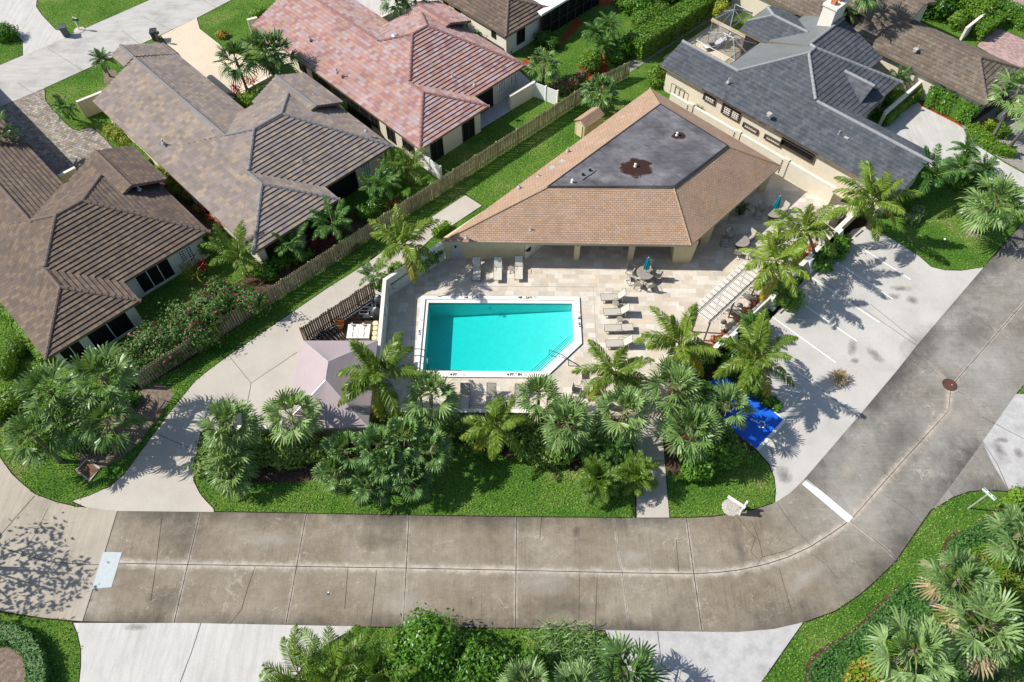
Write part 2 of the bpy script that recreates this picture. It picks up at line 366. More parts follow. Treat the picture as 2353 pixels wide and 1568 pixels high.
# roofs
MT['roofT']=tiles('taupe_roof_tile',[(.24,.20,.175),(.27,.225,.195),(.31,.25,.20),(.28,.24,.222),(.225,.19,.175),(.26,.22,.205),(.34,.27,.205)],.42,.36,joint=.72,jw=.06)
MT['roofB']=tiles('brown_roof_tile',[(.135,.103,.085),(.16,.118,.09),(.185,.135,.10),(.15,.118,.10),(.205,.155,.115)],.33,.34,joint=.55,jw=.10)
MT['roofP']=tiles('pink_roof_tile',[(.42,.255,.235),(.41,.28,.275),(.37,.21,.195),(.44,.285,.225),(.41,.31,.31),(.345,.19,.185),(.43,.25,.20),(.43,.34,.335)],.42,.36,joint=.78,jw=.05)
MT['roofG']=tiles('slate_grey_tile',[(.075,.086,.10),(.09,.102,.118),(.105,.115,.13),(.082,.095,.112),(.12,.125,.145),(.095,.11,.12)],.34,.36,joint=.6,jw=.06)
MT['roofD']=tiles('grey_brown_tile',[(.15,.12,.09),(.185,.15,.115),(.21,.175,.14),(.17,.14,.115)],.34,.36,joint=.55,jw=.08)
MT['roofS']=tiles('tan_asphalt_shingle',[(.37,.245,.165),(.45,.30,.20),(.42,.29,.21),(.49,.335,.235),(.39,.27,.19),(.47,.325,.235),(.45,.26,.13)],.30,.17,joint=.58,jw=.12,clump=.35,weather=.08,jv=.16)
MT['ridgeG']=flat('grey_ridge_cap',(.27,.28,.29),.8,.2)
MT['ridgeB']=flat('brown_ridge_cap',(.16,.12,.10),.8,.2)
MT['ridgeL']=flat('pale_ridge_cap',(.20,.20,.205),.8,.2,scale=6)
MT['ridgeP']=flat('mauve_ridge_cap',(.27,.145,.135),.8,.2)
MT['membrane']=mott('grey_membrane',[(.3,(.15,.165,.165)),(.7,(.19,.205,.205))],.6,fine=.15,bump=.05)
def flatroof_mat():
    t=NT('dark_flat_roof_membrane',.75,.3); p=t.pos()
    c=t.ramp(t.noise(.5,p,6,.62),[(.3,(.075,.072,.082)),(.5,(.12,.116,.127)),(.68,(.20,.195,.205))])
    s=t.n('ShaderNodeSeparateXYZ',{'Vector':t.mp(p,R(44.8))})
    j=t.math('LESS_THAN',t.math('FRACT',t.math('DIVIDE',s.outputs[1],1.0)),.035)
    j=t.math('MULTIPLY',j,t.ramp(t.noise(.8,p,2),[(.4,0.0),(.55,1.0)]))
    c=t.mix(j,c,(.3,.3,.3),'MULTIPLY')
    c=t.mix(1.0,c,t.ramp(t.noise(1.0,t.mp(p,R(-45),(.5,3,1)),4,.7),[(.35,.8),(.65,1.15)]),'MULTIPLY')
    t.col(c); return t.m
MT['flatroof']=flatroof_mat()
# foliage
MT['coco']=leafm('coconut_leaf',(.075,.15,.014),(.23,.33,.035),.3,.38)
MT['cocoy']=leafm('yellowing_coconut_leaf',(.20,.24,.02),(.44,.38,.04),.35,.45)
MT['sabal']=leafm('sabal_leaf',(.115,.215,.055),(.26,.38,.13),.2,.38)
MT['sabald']=leafm('dark_fan_leaf',(.055,.13,.03),(.15,.26,.075),.2,.38)
MT['liv']=leafm('broad_fan_leaf',(.065,.15,.04),(.18,.30,.09),.22,.38)
MT['livb']=leafm('grey_green_leaf',(.115,.215,.06),(.25,.37,.14),.2,.42)
MT['areca']=leafm('areca_leaf',(.075,.165,.015),(.18,.29,.035),.3,.38)
MT['adon']=leafm('deep_green_feather_leaf',(.035,.125,.018),(.10,.225,.035),.25,.38)
MT['hedge']=leafm('hedge_leaf',(.075,.17,.012),(.17,.31,.022),.25,.45,nscale=5)
MT['hedgel']=leafm('lime_hedge_leaf',(.09,.20,.008),(.17,.32,.015),.25,.45,nscale=5)
MT['shrub']=leafm('shrub_leaf',(.07,.15,.02),(.18,.28,.04),.2,.4,(.32,.38,.075),nscale=5)
MT['tree']=leafm('glossy_tree_leaf',(.04,.12,.012),(.11,.255,.02),.22,.35,nscale=4)
MT['cover']=leafm('groundcover_leaf',(.035,.115,.022),(.09,.215,.04),.2,.5,nscale=5)
MT['lime']=leafm('lime_shrub_leaf',(.19,.28,.02),(.36,.38,.04),.3,.45,nscale=5)
MT['croton']=leafm('croton_leaf',(.10,.17,.02),(.30,.26,.03),.2,.45,(.50,.22,.06),nscale=7)
MT['red']=leafm('red_ti_leaf',(.16,.008,.015),(.42,.02,.035),.2,.45,nscale=5)
MT['rust_l']=leafm('rust_red_leaf',(.22,.035,.02),(.42,.12,.05),.2,.5,nscale=5)
MT['boug']=leafm('bougainvillea_leaf',(.045,.12,.018),(.15,.24,.05),.2,.45,nscale=5)
MT['flower']=leafm('pink_bract',(.45,.03,.13),(.62,.09,.22),.3,.6,nscale=5)
MT['dead']=leafm('dry_leaf',(.30,.22,.12),(.46,.37,.22),.2,.7)
MT['trunk']=mott('palm_trunk',[(.3,(.13,.11,.085)),(.7,(.27,.235,.19))],3,fine=.4,bump=.4,fscale=9)
MT['bark']=mott('bark',[(.3,(.07,.05,.035)),(.7,(.15,.115,.085))],4,fine=.4,bump=.4)
MT['boot']=mott('brown_leaf_bases',[(.3,(.13,.055,.025)),(.7,(.26,.13,.06))],4,fine=.4,bump=.4)
# ---------------------------------------------------------------- ground, streets, paving
g=M(); g.sheet([(-600,-200),(600,-200),(600,900),(-600,900)],0.0)
# the pool basin cuts through the lawn sheet: build the lawn as a frame round it
POOL=[B2(1310,705),B3(577,711),B3(590,985),B3(360,1199),B2(1268,1192)]
POOL=[V((p.x,p.y,0)) for p in POOL]
bx0,bx1=min(p.x for p in POOL)-.25,max(p.x for p in POOL)+.25
by0,by1=min(p.y for p in POOL)-.25,max(p.y for p in POOL)+.25
g=M()
for (x0,y0,x1,y1) in ((-600,-200,600,by0),(-600,by1,600,900),(-600,by0,bx0,by1),(bx1,by0,600,by1)):
    g.sheet([(x0,y0),(x1,y0),(x1,y1),(x0,y1)],0)
struct('lawn',g,MT['grass'])
def poly(pts): return [P(u,v) for u,v in pts]
def expand(pts,d):
    n=len(pts); ar=sum(pts[i].x*pts[(i+1)%n].y-pts[(i+1)%n].x*pts[i].y for i in range(n)); sg=1 if ar>0 else -1
    out=[]
    for i in range(n):
        a,b,c=pts[i-1],pts[i],pts[(i+1)%n]
        d1=(b-a).normalized();d2=(c-b).normalized(); nn=V((d1.y+d2.y,-(d1.x+d2.x),0))
        if nn.length<.01: nn=V((d1.y,-d1.x,0))
        out.append(b+nn.normalized()*(d*sg/max(.4,nn.length/2)))
    return out
EDGE=M(); _ez=[.004]; MASK=[]
def pave(name,pts,mat,z,edge=.07):
    pp=poly(pts) if not isinstance(pts[0],V) else pts
    m=M(); m.sheet(pp,z); 
    if edge: _ez[0]+=.00012; EDGE.sheet(expand(pp,edge),_ez[0])
    MASK.append(expand(pp,.03))
    return struct(name,m,mat)
road_in=[(270,1175),(490,1177),(720,1181),(1000,1186),(1187,1189),(1460,1191),(1580,1191),(1640,1188),(1690,1181),(1740,1170),(1781,1156),(1815,1134),(1847,1103),(1972,958),(2065,847),(2106,795),(2260,615),(2353,510),(2600,235)]
road_out=[(2680,500),(2400,826),(2334,906),(2257,1016),(2318,1129),(2270,1126),(2228,1129),(2190,1142),(2156,1163),(2139,1171),(2100,1227),(2058,1289),(2014,1332),(1974,1367),(1918,1404),(1846,1430),(1778,1446),(1694,1453),(1600,1452),(1400,1449),(1190,1443),(1000,1441),(820,1440),(430,1432),(190,1428)]
pave('road',road_in+road_out,MT['road'],.012)
pave('old_road_apron',[(-60,988),(0,1052),(27,1090),(52,1113),(80,1136),(130,1155),(170,1164),(270,1175),(190,1428),(100,1420),(0,1404),(-200,1375),(-200,900)],MT['conc_old'],.016)
pave('driveway',[(169,1432),(179,1456),(187,1492),(187,1530),(183,1568),(160,1680),(560,1700),(640,1600),(713,1512),(755,1478),(792,1456),(824,1440),(430,1432)],MT['conc_white'],.020)
pave('driveway',[(1391,1449),(1399,1467),(1419,1497),(1440,1530),(1470,1600),(1500,1680),(1660,1680),(1750,1566),(1845,1430.5),(1778,1446),(1694,1453),(1600,1452)],MT['conc_mix'],.020)
pave('driveway',[(2334,906),(2257,1016),(2280,1065),(2318,1129),(2353,1133),(2480,1140),(2480,906)],MT['conc_mix'],.024)
pave('pool_driveway',[(166,1152),(205,1140),(256,1117),(288,1088),(320,1044),(353,999),(378,966),(407,928),(449,877),(481,851),(526,818),(683,711),(753,663),(840,608),(962,519),(1069,449),(1107,473),(1038,519),(991,548),(940,596),(880,655),(880,992),(462,990),(452,1034),(446,1072),(444,1105),(458,1133),(474,1153),(490,1169),(492,1177),(270,1175),(200,1167)],MT['conc_drive'],.020)
DECK=[(1024,590),(1150,520),(1480,310),(1700,345),(1792,402),(1850,437),(1980,480),(1760,682),(1640,802),(1560,892),(1515,942),(1480,962),(866,962),(886,790),(893,683)]
pd=poly(DECK)
# deck sheet with an opening for the pool: split along the pool box
dm=M()
def clip2(pl,f):
    out=[]
    for i in range(len(pl)):
        a,b=pl[i],pl[(i+1)%len(pl)]; fa,fb=f(a),f(b)
        if fa>=0: out.append(a)
        if (fa>=0)!=(fb>=0): out.append(a.lerp(b,fa/(fa-fb)))
    return out
l_=clip2(pd,lambda p:bx0-p.x); r_=clip2(pd,lambda p:p.x-bx1); mid=clip2(clip2(pd,lambda p:p.x-bx0),lambda p:bx1-p.x)
for q in (l_,r_,clip2(mid,lambda p:by0-p.y),clip2(mid,lambda p:p.y-by1)):
    if len(q)>2: dm.sheet(q,.028)
# fill between the box and the pool itself at the cut corner
sw=POOL[2],POOL[3]
dm.sheet([V((bx1,by0,0)),V((bx1,POOL[2].y,0)),POOL[2]+V((.12,.05,0)),POOL[3]+V((.1,-.14,0)),V((POOL[3].x,by0,0))],.028)
struct('pool_deck',dm,MT['deck'])
pave('parking_lot',[(1997,519),(2042,546),(2081,569),(2113,591),(2139,614),(2171,622),(2209,623),(2260,615),(2106,795),(2065,847),(1972,958),(1847,1103),(1815,1134),(1781,1156),(1783,1127),(1780,1098),(1767,1066),(1738,1033),(1700,1003),(1594,921),(1655,852),(1715,800),(1790,712),(1880,606),(1960,528)],MT['conc_park'],.024)
pave('walkway',[(1458,940),(1520,936),(1524,1024),(1538,1190),(1463,1190),(1460,1000)],MT['walk'],.024)
pave('street',[(-90,285),(0,246),(102,203),(343,93),(452,42),(532,0),(640,-50),(440,-50),(345,0),(170,77),(128,95),(53,128),(0,150),(-90,190)],MT['conc_street'],.012)
pave('driveway',[(-90,-30),(86,-20),(83,16),(96,35),(128,69),(172,79),(53,130),(53,96),(30,70),(-40,35),(-90,40)],MT['conc_white'],.018)
pave('driveway',[(370,82),(385,103),(410,123),(470,200),(525,230),(570,215),(628,182),(640,170),(513,109),(459,67),(452,42)],MT['conc_tan'],.018)
pave('paved_driveway',[(-30,258),(0,247),(102,203),(104,231),(118,250),(134,266),(150,284),(167,297),(180,302),(211,293),(240,318),(263,345),(263,420),(150,470),(-20,420),(29,372),(52,370),(64,365),(76,346),(70,338),(64,333),(45,314),(32,298),(0,264),(-30,262)],MT['paver'],.02)
pave('driveway',[(789,0),(868,57),(950,20),(970,0),(1000,-50),(760,-50)],MT['conc_white'],.018)
pave('driveway',[(2030,290),(2103,234),(2126,240),(2206,282),(2219,308),(2236,330),(2267,349),(2308,375),(2353,400),(2480,470),(2480,545),(2353,470),(2289,420),(2200,390),(2080,380)],MT['conc_white'],.018)
pave('paved_driveway',[(2286,60),(2360,95),(2480,150),(2480,240),(2345,165),(2244,106)],MT['pinkpaver'],.018)
pave('paved_driveway',[(2300,0),(2350,-60),(2480,-10),(2480,90),(2353,42),(2290,18)],MT['pinkpaver'],.018)
pave('patio',[(1085,235),(1106,297),(1171,257),(1232,200),(1190,160)],MT['conc_white'],.02)
pave('gravel_path',[(1436,151),(1540,78),(1642,22),(1650,36),(1560,92),(1448,166)],MT['gravel'],.012,0)
# planting beds
def bed(pts,mat,z=.006): 
    MASK.append(poly(pts)); m=M(); m.sheet(poly(pts),z); return struct('mulch_bed',m,MT[mat])
bed([(150,1018),(200,985),(290,948),(318,900),(370,880),(400,905),(384,930),(345,985),(320,1020),(275,1055),(232,1078),(188,1072),(178,1048)],'mulchp')
bed([(300,905),(420,840),(620,700),(870,520),(830,470),(560,640),(420,720),(300,830)],'mulch',.0065)
bed([(458,1000),(900,975),(1462,962),(1461,1085),(1420,1098),(1300,1075),(1210,1055),(1100,1040),(1040,1010),(900,1080),(760,1100),(640,1112),(560,1108),(490,1085),(456,1050)],'mulch')
bed([(1516,936),(1524,1010),(1534,1082),(1570,1100),(1610,1098),(1646,1084),(1680,1060),(1738,1032),(1594,921),(1655,852),(1640,800),(1560,892)],'mulch')
bed([(1640,800),(1765,688),(1975,470),(1996,519),(1960,528),(1880,606),(1790,712),(1715,800),(1655,852)],'soil',.0068)
bed([(1652,856),(1694,862),(1750,893),(1800,928),(1778,950),(1720,905)],'soil',.029)
bed([(262,350),(330,345),(420,440),(520,560),(480,560),(380,440)],'mulch',.0065)
bed([(520,215),(570,215),(628,182),(690,290),(590,250)],'mulch',.022)
bed([(1200,140),(1251,117),(1290,92),(1322,38),(1337,52),(1322,72),(1294,98),(1265,130),(1215,160)],'redmulch')
bed([(1334,2),(1352,-12),(1400,-12),(1432,2),(1480,34),(1476,46),(1455,33),(1425,12),(1395,12),(1375,17)],'redmulch')
bed([(1325,150),(1345,180),(1390,205),(1400,130),(1480,85),(1482,68),(1470,70),(1395,118)],'redmulch',.0065)
bed([(2206,285),(2240,262),(2300,225),(2353,180),(2440,200),(2440,440),(2353,395),(2310,372),(2267,346),(2236,328)],'gravel')
bed([(2185,240),(2300,160),(2320,225),(2225,290)],'mulch',.0065)
bed([(2106,232),(2126,240),(2206,282),(2214,296),(2196,284),(2120,246)],'redmulch',.0225)
bed([(236,165),(246,158),(268,164),(270,184),(240,192)],'mulchp')
bed([(0,1490),(30,1486),(52,1510),(60,1545),(52,1600),(-60,1600),(-60,1490)],'mulchp')
for pts in ([(2353,1115),(2396,1080),(2334,1128),(2310,1150),(2290,1178),(2266,1192),(2246,1202)],[(2212,1218),(2190,1230),(2176,1246),(2169,1264),(2168,1278)],[(2068,1345),(2030,1385),(1990,1427),(1955,1458),(1905,1485),(1868,1512),(1856,1535),(1850,1575)]):
    m=M(); m.ribbon(poly(pts),[.12]+[.28]*(len(pts)-2)+[.12],.007); struct('dirt_edging',m,MT['mulch'])
struct('lawn_edge',EDGE,MT['soil'])
# ---------------------------------------------------------------- joints and cracks
JD=M(); JH=M(); _jz=[0.0]
def joint(pts,w=.035,halo=.5,z=.0165):
    _jz[0]+=.00007; z=z+_jz[0]; pp=poly(pts); JD.ribbon(pp,w,z+.004)
    if halo:
        ac=0.0
        for i in range(len(pp)-1):
            a,b=pp[i],pp[i+1]; d=(b-a); l=d.length; d.normalize(); n=V((-d.y,d.x,0))*halo/2
            JH.face([(p.x,p.y,z) for p in (a-n,b-n,b+n,a+n)],[(ac,0.001),(ac+l,0.001),(ac+l,.999),(ac,.999)])
for pts in ([(460,1177),(400,1432)],[(704,1181),(657,1435)],[(940,1185),(926,1440)],[(1187,1189),(1184,1443)],[(1577,1191),(1594,1319),(1613,1452)]): joint(pts,.045,.42)
joint([(272,1295),(500,1299),(740,1303),(934,1306),(1185,1311),(1440,1317),(1594,1319)],.045,1.15)
joint([(1594,1319),(1650,1316),(1700,1310),(1760,1297),(1810,1281),(1860,1258),(1908,1228),(1954,1196)],.045,1.2)
joint([(1954,1196),(2060,1076),(2180,944),(2197,893),(2250,830),(2353,706),(2450,590)][:3]+[(2184,893)],.04,1.1)
joint([(2186,888),(2353,695),(2560,455)],.04,.4)
joint([(1955,1198),(1990,1226),(2030,1258),(2059,1285)],.04,.5); joint([(2109,806),(2183,882)][:1]+[(2150,848),(2176,878)],.035,.4)
joint([(2190,893),(2290,955)],.035,.4); joint([(2233,668),(2290,700),(2353,733)],.035,.3)
joint([(2120,806),(2176,880)][:0]+[(2087,824),(2176,880)],.035,.3)
joint([(1411,1192),(1419,1263),(1430,1318),(1446,1449)],.02,.3)
joint([(270,1175),(232,1300),(190,1428)],.03,0,.021); joint([(80,1140),(40,1185),(0,1232),(-60,1300)],.03,0,.021)
joint([(-60,1240),(0,1257),(60,1278),(120,1292),(200,1298),(290,1299)],.03,0,.021)
CR=[[(372,1190),(360,1290),(347,1380)],[(587,1300),(570,1350),(555,1400),(528,1436)],[(1728,1200),(1745,1245),(1752,1280),(1738,1300),(1760,1318)],[(1752,1280),(1800,1268),(1830,1255)],[(1690,1183),(1735,1238),(1725,1268),(1745,1290)],[(1785,1157),(1830,1220),(1868,1258)],[(2020,1130),(2090,1175),(2118,1205)],[(1790,1305),(1805,1360),(1820,1408)],[(1862,1270),(1900,1300),(1925,1330)],[(800,1300),(792,1400)],[(865,1310),(852,1440)],[(1331,1320),(1330,1440)],[(1372,1320),(1368,1440)],[(1240,1240),(1245,1180)],[(1553,1240),(1560,1315)],[(110,1170),(80,1230),(40,1290)],[(2000,1060),(2060,1110)],[(2180,1015),(2250,1055)]]
for c in CR: joint(c,.018,0,.018)
for pts,z in (([(526,818),(577,881),(683,810)],.0215),([(577,881),(569,925),(556,990)],.0215),([(840,609),(905,690)][:0]+[(690,716),(716,742)],.0215),([(366,1000),(400,1015),(450,1037)],.0215),([(166,1152),(188,1128)][:0]+[(185,1150),(192,1136)],.0215),
  ([(1993,545),(2060,560)][:0]+[(2000,700),(2106,785)],.0255),([(1880,640),(1990,715),(2106,795)],.0255),([(1850,870),(1972,958)],.0255),([(462,1432),(440,1500),(410,1580)],.0215),([(813,1440),(808,1458)],.0215),([(1511,1452),(1520,1528),(1600,1590)],.0215),([(2257,1015),(2290,1065),(2318,1129)],.0255),([(2255,958),(2353,1010)],.0255),([(1461,1060),(1527,1060)],.0255)):
    joint(pts,.03,0,z)
# street slabs
for a,b in (([40,190],[105,235]),([110,112],[235,190]),([280,70],[330,110]),([330,40],[402,72]),([430,-20],[500,20])): 
    joint([tuple(a),tuple(b)],.025,0,.013)
struct('road_joints',JD,MT['jdark']); struct('road_joint_wear',JH,MT['halo'])
# ---------------------------------------------------------------- stains
ST={k:M() for k in('stain','oil','pale')}
_sz=[0.034]
def stain(k,u,v,ru,rv,rot=0,z=None):
    c=P(u,v); k2=P(u+10,v)-c; sx=k2.length/10; sy=(P(u,v+10)-c).length/10
    _sz[0]+=.0003; zz=_sz[0] if z is None else z
    x=V((math.cos(R(rot)),math.sin(R(rot)),0))*ru*sx; y=V((-math.sin(R(rot)),math.cos(R(rot)),0))*rv*sy
    ST[k].face([(p.x,p.y,zz) for p in (c-x-y,c+x-y,c+x+y,c-x+y)],[(0.001,0.001),(.999,0),(.999,.999),(0,.999)])
GR=M()
def grime(pts,w,z,flip=1):
    pp=poly(pts); ac=0.0
    for i in range(len(pp)-1):
        a,b=pp[i],pp[i+1]; d0=(pp[min(i+1,len(pp)-1)]-pp[max(i-1,0)]).normalized(); d1=(pp[min(i+2,len(pp)-1)]-pp[i]).normalized()
        n0=V((-d0.y,d0.x,0))*w*flip; n1=V((-d1.y,d1.x,0))*w*flip; l=(b-a).length
        q=[(p.x,p.y,z) for p in (a,b,b+n1,a+n0)]; uvq=[(ac,.001),(ac+l,.001),(ac+l,.999),(ac,.999)]
        if flip<0: q.reverse(); uvq.reverse()
        GR.face(q,uvq); ac+=l
grime([(2256,1018),(2200,1095),(2150,1163),(2139,1172),(2100,1227),(2058,1289),(2014,1332),(1974,1367),(1918,1404),(1846,1430),(1778,1446),(1694,1453),(1600,1452),(1500,1450)],3.1,.0336,-1)
grime([(1500,1450),(1300,1445),(1190,1443),(1000,1441),(820,1440),(430,1432),(190,1428)],1.3,.0337,-1)
grime([(270,1175),(490,1177),(720,1181),(1000,1186),(1187,1189),(1460,1191),(1640,1188)],1.7,.0338,-1)
grime([(1847,1103),(1972,958),(2065,847),(2106,795),(2260,615),(2353,510)],2.0,.0339,-1)
grime([(2318,1129),(2270,1126),(2228,1129),(2190,1142)],2.0,.03395,-1)
struct('gutter_grime',GR,MT['grime'])
for a in ((1700,1260,22,76,0),(420,1235,70,60,0),(2070,1010,110,60,49),(2120,800,110,44,49),(1290,1395,120,40,0),(880,1240,90,34,0),(2230,760,110,46,49),(380,1380,60,40,0)): stain('stain',*a)
for a in ((620,1240,90,30,0),(1250,1340,100,40,0),(930,1390,90,40,0),(2000,1190,60,40,49),(1850,1330,90,30,30),(1450,1280,60,30,0),(2200,960,90,40,49),(1950,1080,60,22,49)): stain('pale',*a)
for a in ((2069,664,34,9,0),(2096,690,18,14,0),(2050,683,28,10,10),(1958,800,14,26,-20),(2010,816,16,26,30),(1325,1222,12,16,0),(2296,1036,18,26,0),(2340,1042,14,16,0),(2300,1012,22,8,0),(1800,1092,26,26,0),(1774,1040,10,12,0),(1803,1046,12,8,0),(310,1442,40,10,0),(1965,830,16,8,0)): stain('oil',*a)
for k,n in (('stain','road_stains'),('oil','oil_stains'),('pale','worn_patches')): struct(n,ST[k],MT[k])
# ---------------------------------------------------------------- painted markings
pm=M()
LINES=[((1110,560),(1537,835)),((975,690),(1410,975)),((822,815),(1310,1140)),((708,970),(1150,1275)),((545,1100),(1000,1430)),((690,1465),(900,1620))]
for a,b in LINES: pm.ribbon([B4(*a),B4(*b)],.10,.045)
pm.ribbon([C4(775,812),C4(1105,1088)],.52,.024)
pm.ribbon([P(1803,967),P(1740,1035)],.22,.0455); pm.ribbon([P(1803,966),P(1779,947)],.12,.046)
struct('painted_lines',pm,MT['paint'])
bm_=M(); bm_.sheet(poly([(1799,965),(1738,1032),(1594,921),(1655,852)]),.038); struct('blue_accessible_bay',bm_,MT['blue'])
ws=M(); c0=P(1742,972); e1=(P(1762,950)-c0).normalized()
def sp(x,y): # symbol plane: y up (towards the driveway), x right
    ux=V((0.62,0.78,0)).normalized(); uy=V((-.78,.62,0)).normalized(); return c0+(ux*x+uy*y)*.68
arc=[sp(.0+.38*math.cos(a),-.30+.38*math.sin(a)) for a in [R(150+i*15) for i in range(15)]]
ws.ribbon(arc,.075,.0475)
ws.ribbon([sp(-.08,.52),sp(-.05,-.08),sp(.28,-.10),sp(.42,-.48),sp(.54,-.44)],.08,.0478)
ws.ribbon([sp(-.06,.22),sp(.2,.2)],.065,.0481)
hd=[sp(-.10+.11*math.cos(a),.68+.11*math.sin(a)) for a in [i*math.pi/6 for i in range(12)]]
ws.sheet(hd,.0484); struct('accessible_symbol',ws,MT['paint'])
rp=M(); rp.sheet([C5(740,635),C5(875,638),C5(800,888),C5(660,900)],.0305); struct('road_patch',rp,flat('pale_blue_patch',(.47,.52,.53),.9,.2,var=.06))
# manhole, grate, reflector
mh=P(2182,885); t=thing('manhole_cover',(mh.x,mh.y,.016),'round rust brown manhole cover where two road joints cross','manhole')
m=M(); m.lathe((mh.x,mh.y,0),[(.44,.016),(.44,.03),(.40,.034)],28); obj('lid',m,MT['iron'],t)
m=M(); 
for k in range(28):
    a=2*math.pi*k/28; b=2*math.pi*(k+1)/28
    m.face([(mh.x+r*math.cos(q),mh.y+r*math.sin(q),.03) for r,q in ((.50,a),(.50,b),(.445,b),(.445,a))])
obj('ring',m,MT['jdark'],t)
m=M(); m.box((mh.x+.15,mh.y,.037),(.08,.04,.008)); obj('pick_hole',m,MT['cap'],t)
gc=[C1(540,880),C1(625,795),C1(725,860),C1(645,960)]; cc=sum(gc,V((0,0,0)))/4
t=thing('storm_drain',(cc.x,cc.y,0),'square storm drain with rusty grate in a concrete frame on the left lawn','drain')
m=M(); m.prism(gc,0,.09); obj('frame',m,MT['walk'],t)
ex=(gc[1]-gc[0]).normalized(); ey=(gc[3]-gc[0]).normalized(); lx=(gc[1]-gc[0]).length; ly=(gc[3]-gc[0]).length
m=M(); q=[gc[0]+ex*a*lx+ey*b*ly for a,b in((.12,.12),(.88,.12),(.88,.88),(.12,.88))]; m.sheet(q,.094); obj('pit',m,MT['jdark'],t)
m=M()
for i in range(2):
    for j in range(2):
        for k in range(9):
            f=.13+.37*i+.37*(k+.5)/9*.95; m.wall(gc[0]+ex*(f*lx)+ey*((.14+.37*j)*ly),gc[0]+ex*(f*lx)+ey*((.14+.37*j+.34)*ly),.022,.095,.115)
for f in(.12,.5,.88):
    m.wall(gc[0]+ex*(f*lx)+ey*(.12*ly),gc[0]+ex*(f*lx)+ey*(.88*ly),.05,.095,.122); m.wall(gc[0]+ex*(.12*lx)+ey*(f*ly),gc[0]+ex*(.88*lx)+ey*(f*ly),.05,.095,.121)
obj('grate',m,MT['grate'],t)
p=C6(845,505); t=thing('road_reflector',(p.x,p.y,.012),'small blue road reflector on the lower lane','reflector')
m=M(); m.prism([(p.x-.06,p.y-.09,0),(p.x+.06,p.y-.09,0),(p.x+.06,p.y+.05,0),(p.x-.06,p.y+.05,0)],.012,.035); obj('base',m,flat('reflector_teal',(.02,.12,.16),.4,.5),t)
m=M(); m.box((p.x,p.y+.08,.022),(.09,.06,.02)); obj('lens',m,MT['white'],t)
# wheel stops
WS=[((1130,525),(1185,478)),((868,795),(940,722)),((592,1073),(675,990)),((1390,1075),(1390,1075))][:3]
lab=['concrete wheel stop beside the top end of the lot by the curving lawn','concrete wheel stop between the two middle palm shadows','concrete wheel stop nearest the fronds of the lime feathery shrub']
for (a,b),lb in zip(WS,lab):
    p,q=B4(*a),B4(*b); c=(p+q)/2
    m=M(); d=(q-p); ang=math.atan2(d.y,d.x); l=d.length
    ca,sa=math.cos(ang),math.sin(ang)
    pr=[(-.09,0),(-.06,.13),(.06,.13),(.09,0)]
    vs=[]
    for s_ in(-l/2,l/2):
        for y,z in pr: vs.append((c.x+ca*s_-sa*y,c.y+sa*s_+ca*y,.026+z))
    m.add(vs,[(0,3,2,1),(4,5,6,7),(0,1,5,4),(1,2,6,5),(2,3,7,6),(3,0,4,7)])
    one('wheel_stop',m,MT['walk'],lb,'wheel stop','wheel stops at the heads of the parking bays')
# ---------------------------------------------------------------- roofs
def clip3(pl,f):
    out=[]
    for i in range(len(pl)):
        a,b=pl[i],pl[(i+1)%len(pl)]; fa,fb=f(a),f(b)
        if fa>=-1e-9: out.append(a)
        if (fa>=-1e-9)!=(fb>=-1e-9): out.append(a.lerp(b,fa/(fa-fb)))
    return out
def slope(m,pts,e,c,t,vorg=None):
    """one roof plane laid in overlapping courses of height c whose lower edge stands t proud"""
    e=e.normalized(); n=V((0,0,0))
    for i in range(len(pts)):
        a,b=pts[i],pts[(i+1)%len(pts)]; n+=a.cross(b)
    n.normalize()
    if n.z<0: n=-n; pts=list(reversed(pts))
    e=(e-n*e.dot(n)).normalized(); s=n.cross(e)
    if s.z<0: s=-s; e=-e
    o=min(pts,key=lambda p:p.dot(s)) if vorg is None else vorg
    v0=o.dot(s); mx=max(p.dot(s) for p in pts)-v0
    rng=random.Random(len(pts)*7+int(mx*100))
    for k in range(int(mx/c)+1):
        lo,hi=k*c,(k+1)*c
        q=clip3(clip3(pts,lambda p:p.dot(s)-v0-lo),lambda p:hi-(p.dot(s)-v0))
        if len(q)<3: continue
        h=lambda p:n*(t*(1-min(1,max(0,(p.dot(s)-v0-lo)/c)))+.002)
        uv=lambda p:(p.dot(e),p.dot(s)-v0)
        m.face([p+h(p) for p in q],[uv(p) for p in q])
        for i in range(len(q)):
            a,b=q[i],q[(i+1)%len(q)]
            if abs(a.dot(s)-v0-lo)<1e-4 and abs(b.dot(s)-v0-lo)<1e-4:
                m.face([a-n*.02,b-n*.02,b+n*(t+.002),a+n*(t+.002)],[(uv(a)[0],lo+.01),(uv(b)[0],lo+.01),(uv(b)[0],lo+.02),(uv(a)[0],lo+.02)])
def cap(m,p,q,r,step=.42,test=None):
    d=(q-p); n=max(1,int(d.length/step)); 
    for i in range(n):
        a=p+d*(i/n); b=p+d*((i+1)/n+.02)
        if test and not test((a+b)/2): continue
        if a.z>b.z: a,b=b,a
        m.tube([a+V((0,0,.01)),b+V((0,0,-.0))],[r,r*.78],8)
class Comp:
    def __init__(s,a0,a1,b0,b1,planes,walls='SENW',ov=.5,off=0.0):
        # planes: list of (z0, gradient along a, gradient along b, a_ref, b_ref, material key, side letter)
        s.r=(a0,a1,b0,b1); s.ov=ov; s.walls=walls; s.pl=[]
        for (z,ga,gb,ar,br,mk) in planes: s.pl.append((ga,gb,z-ga*ar-gb*br+off,mk))
    def z(s,a,b): return min(p[0]*a+p[1]*b+p[2] for p in s.pl)
    def inside(s,a,b): return s.r[0]<=a<=s.r[1] and s.r[2]<=b<=s.r[3]
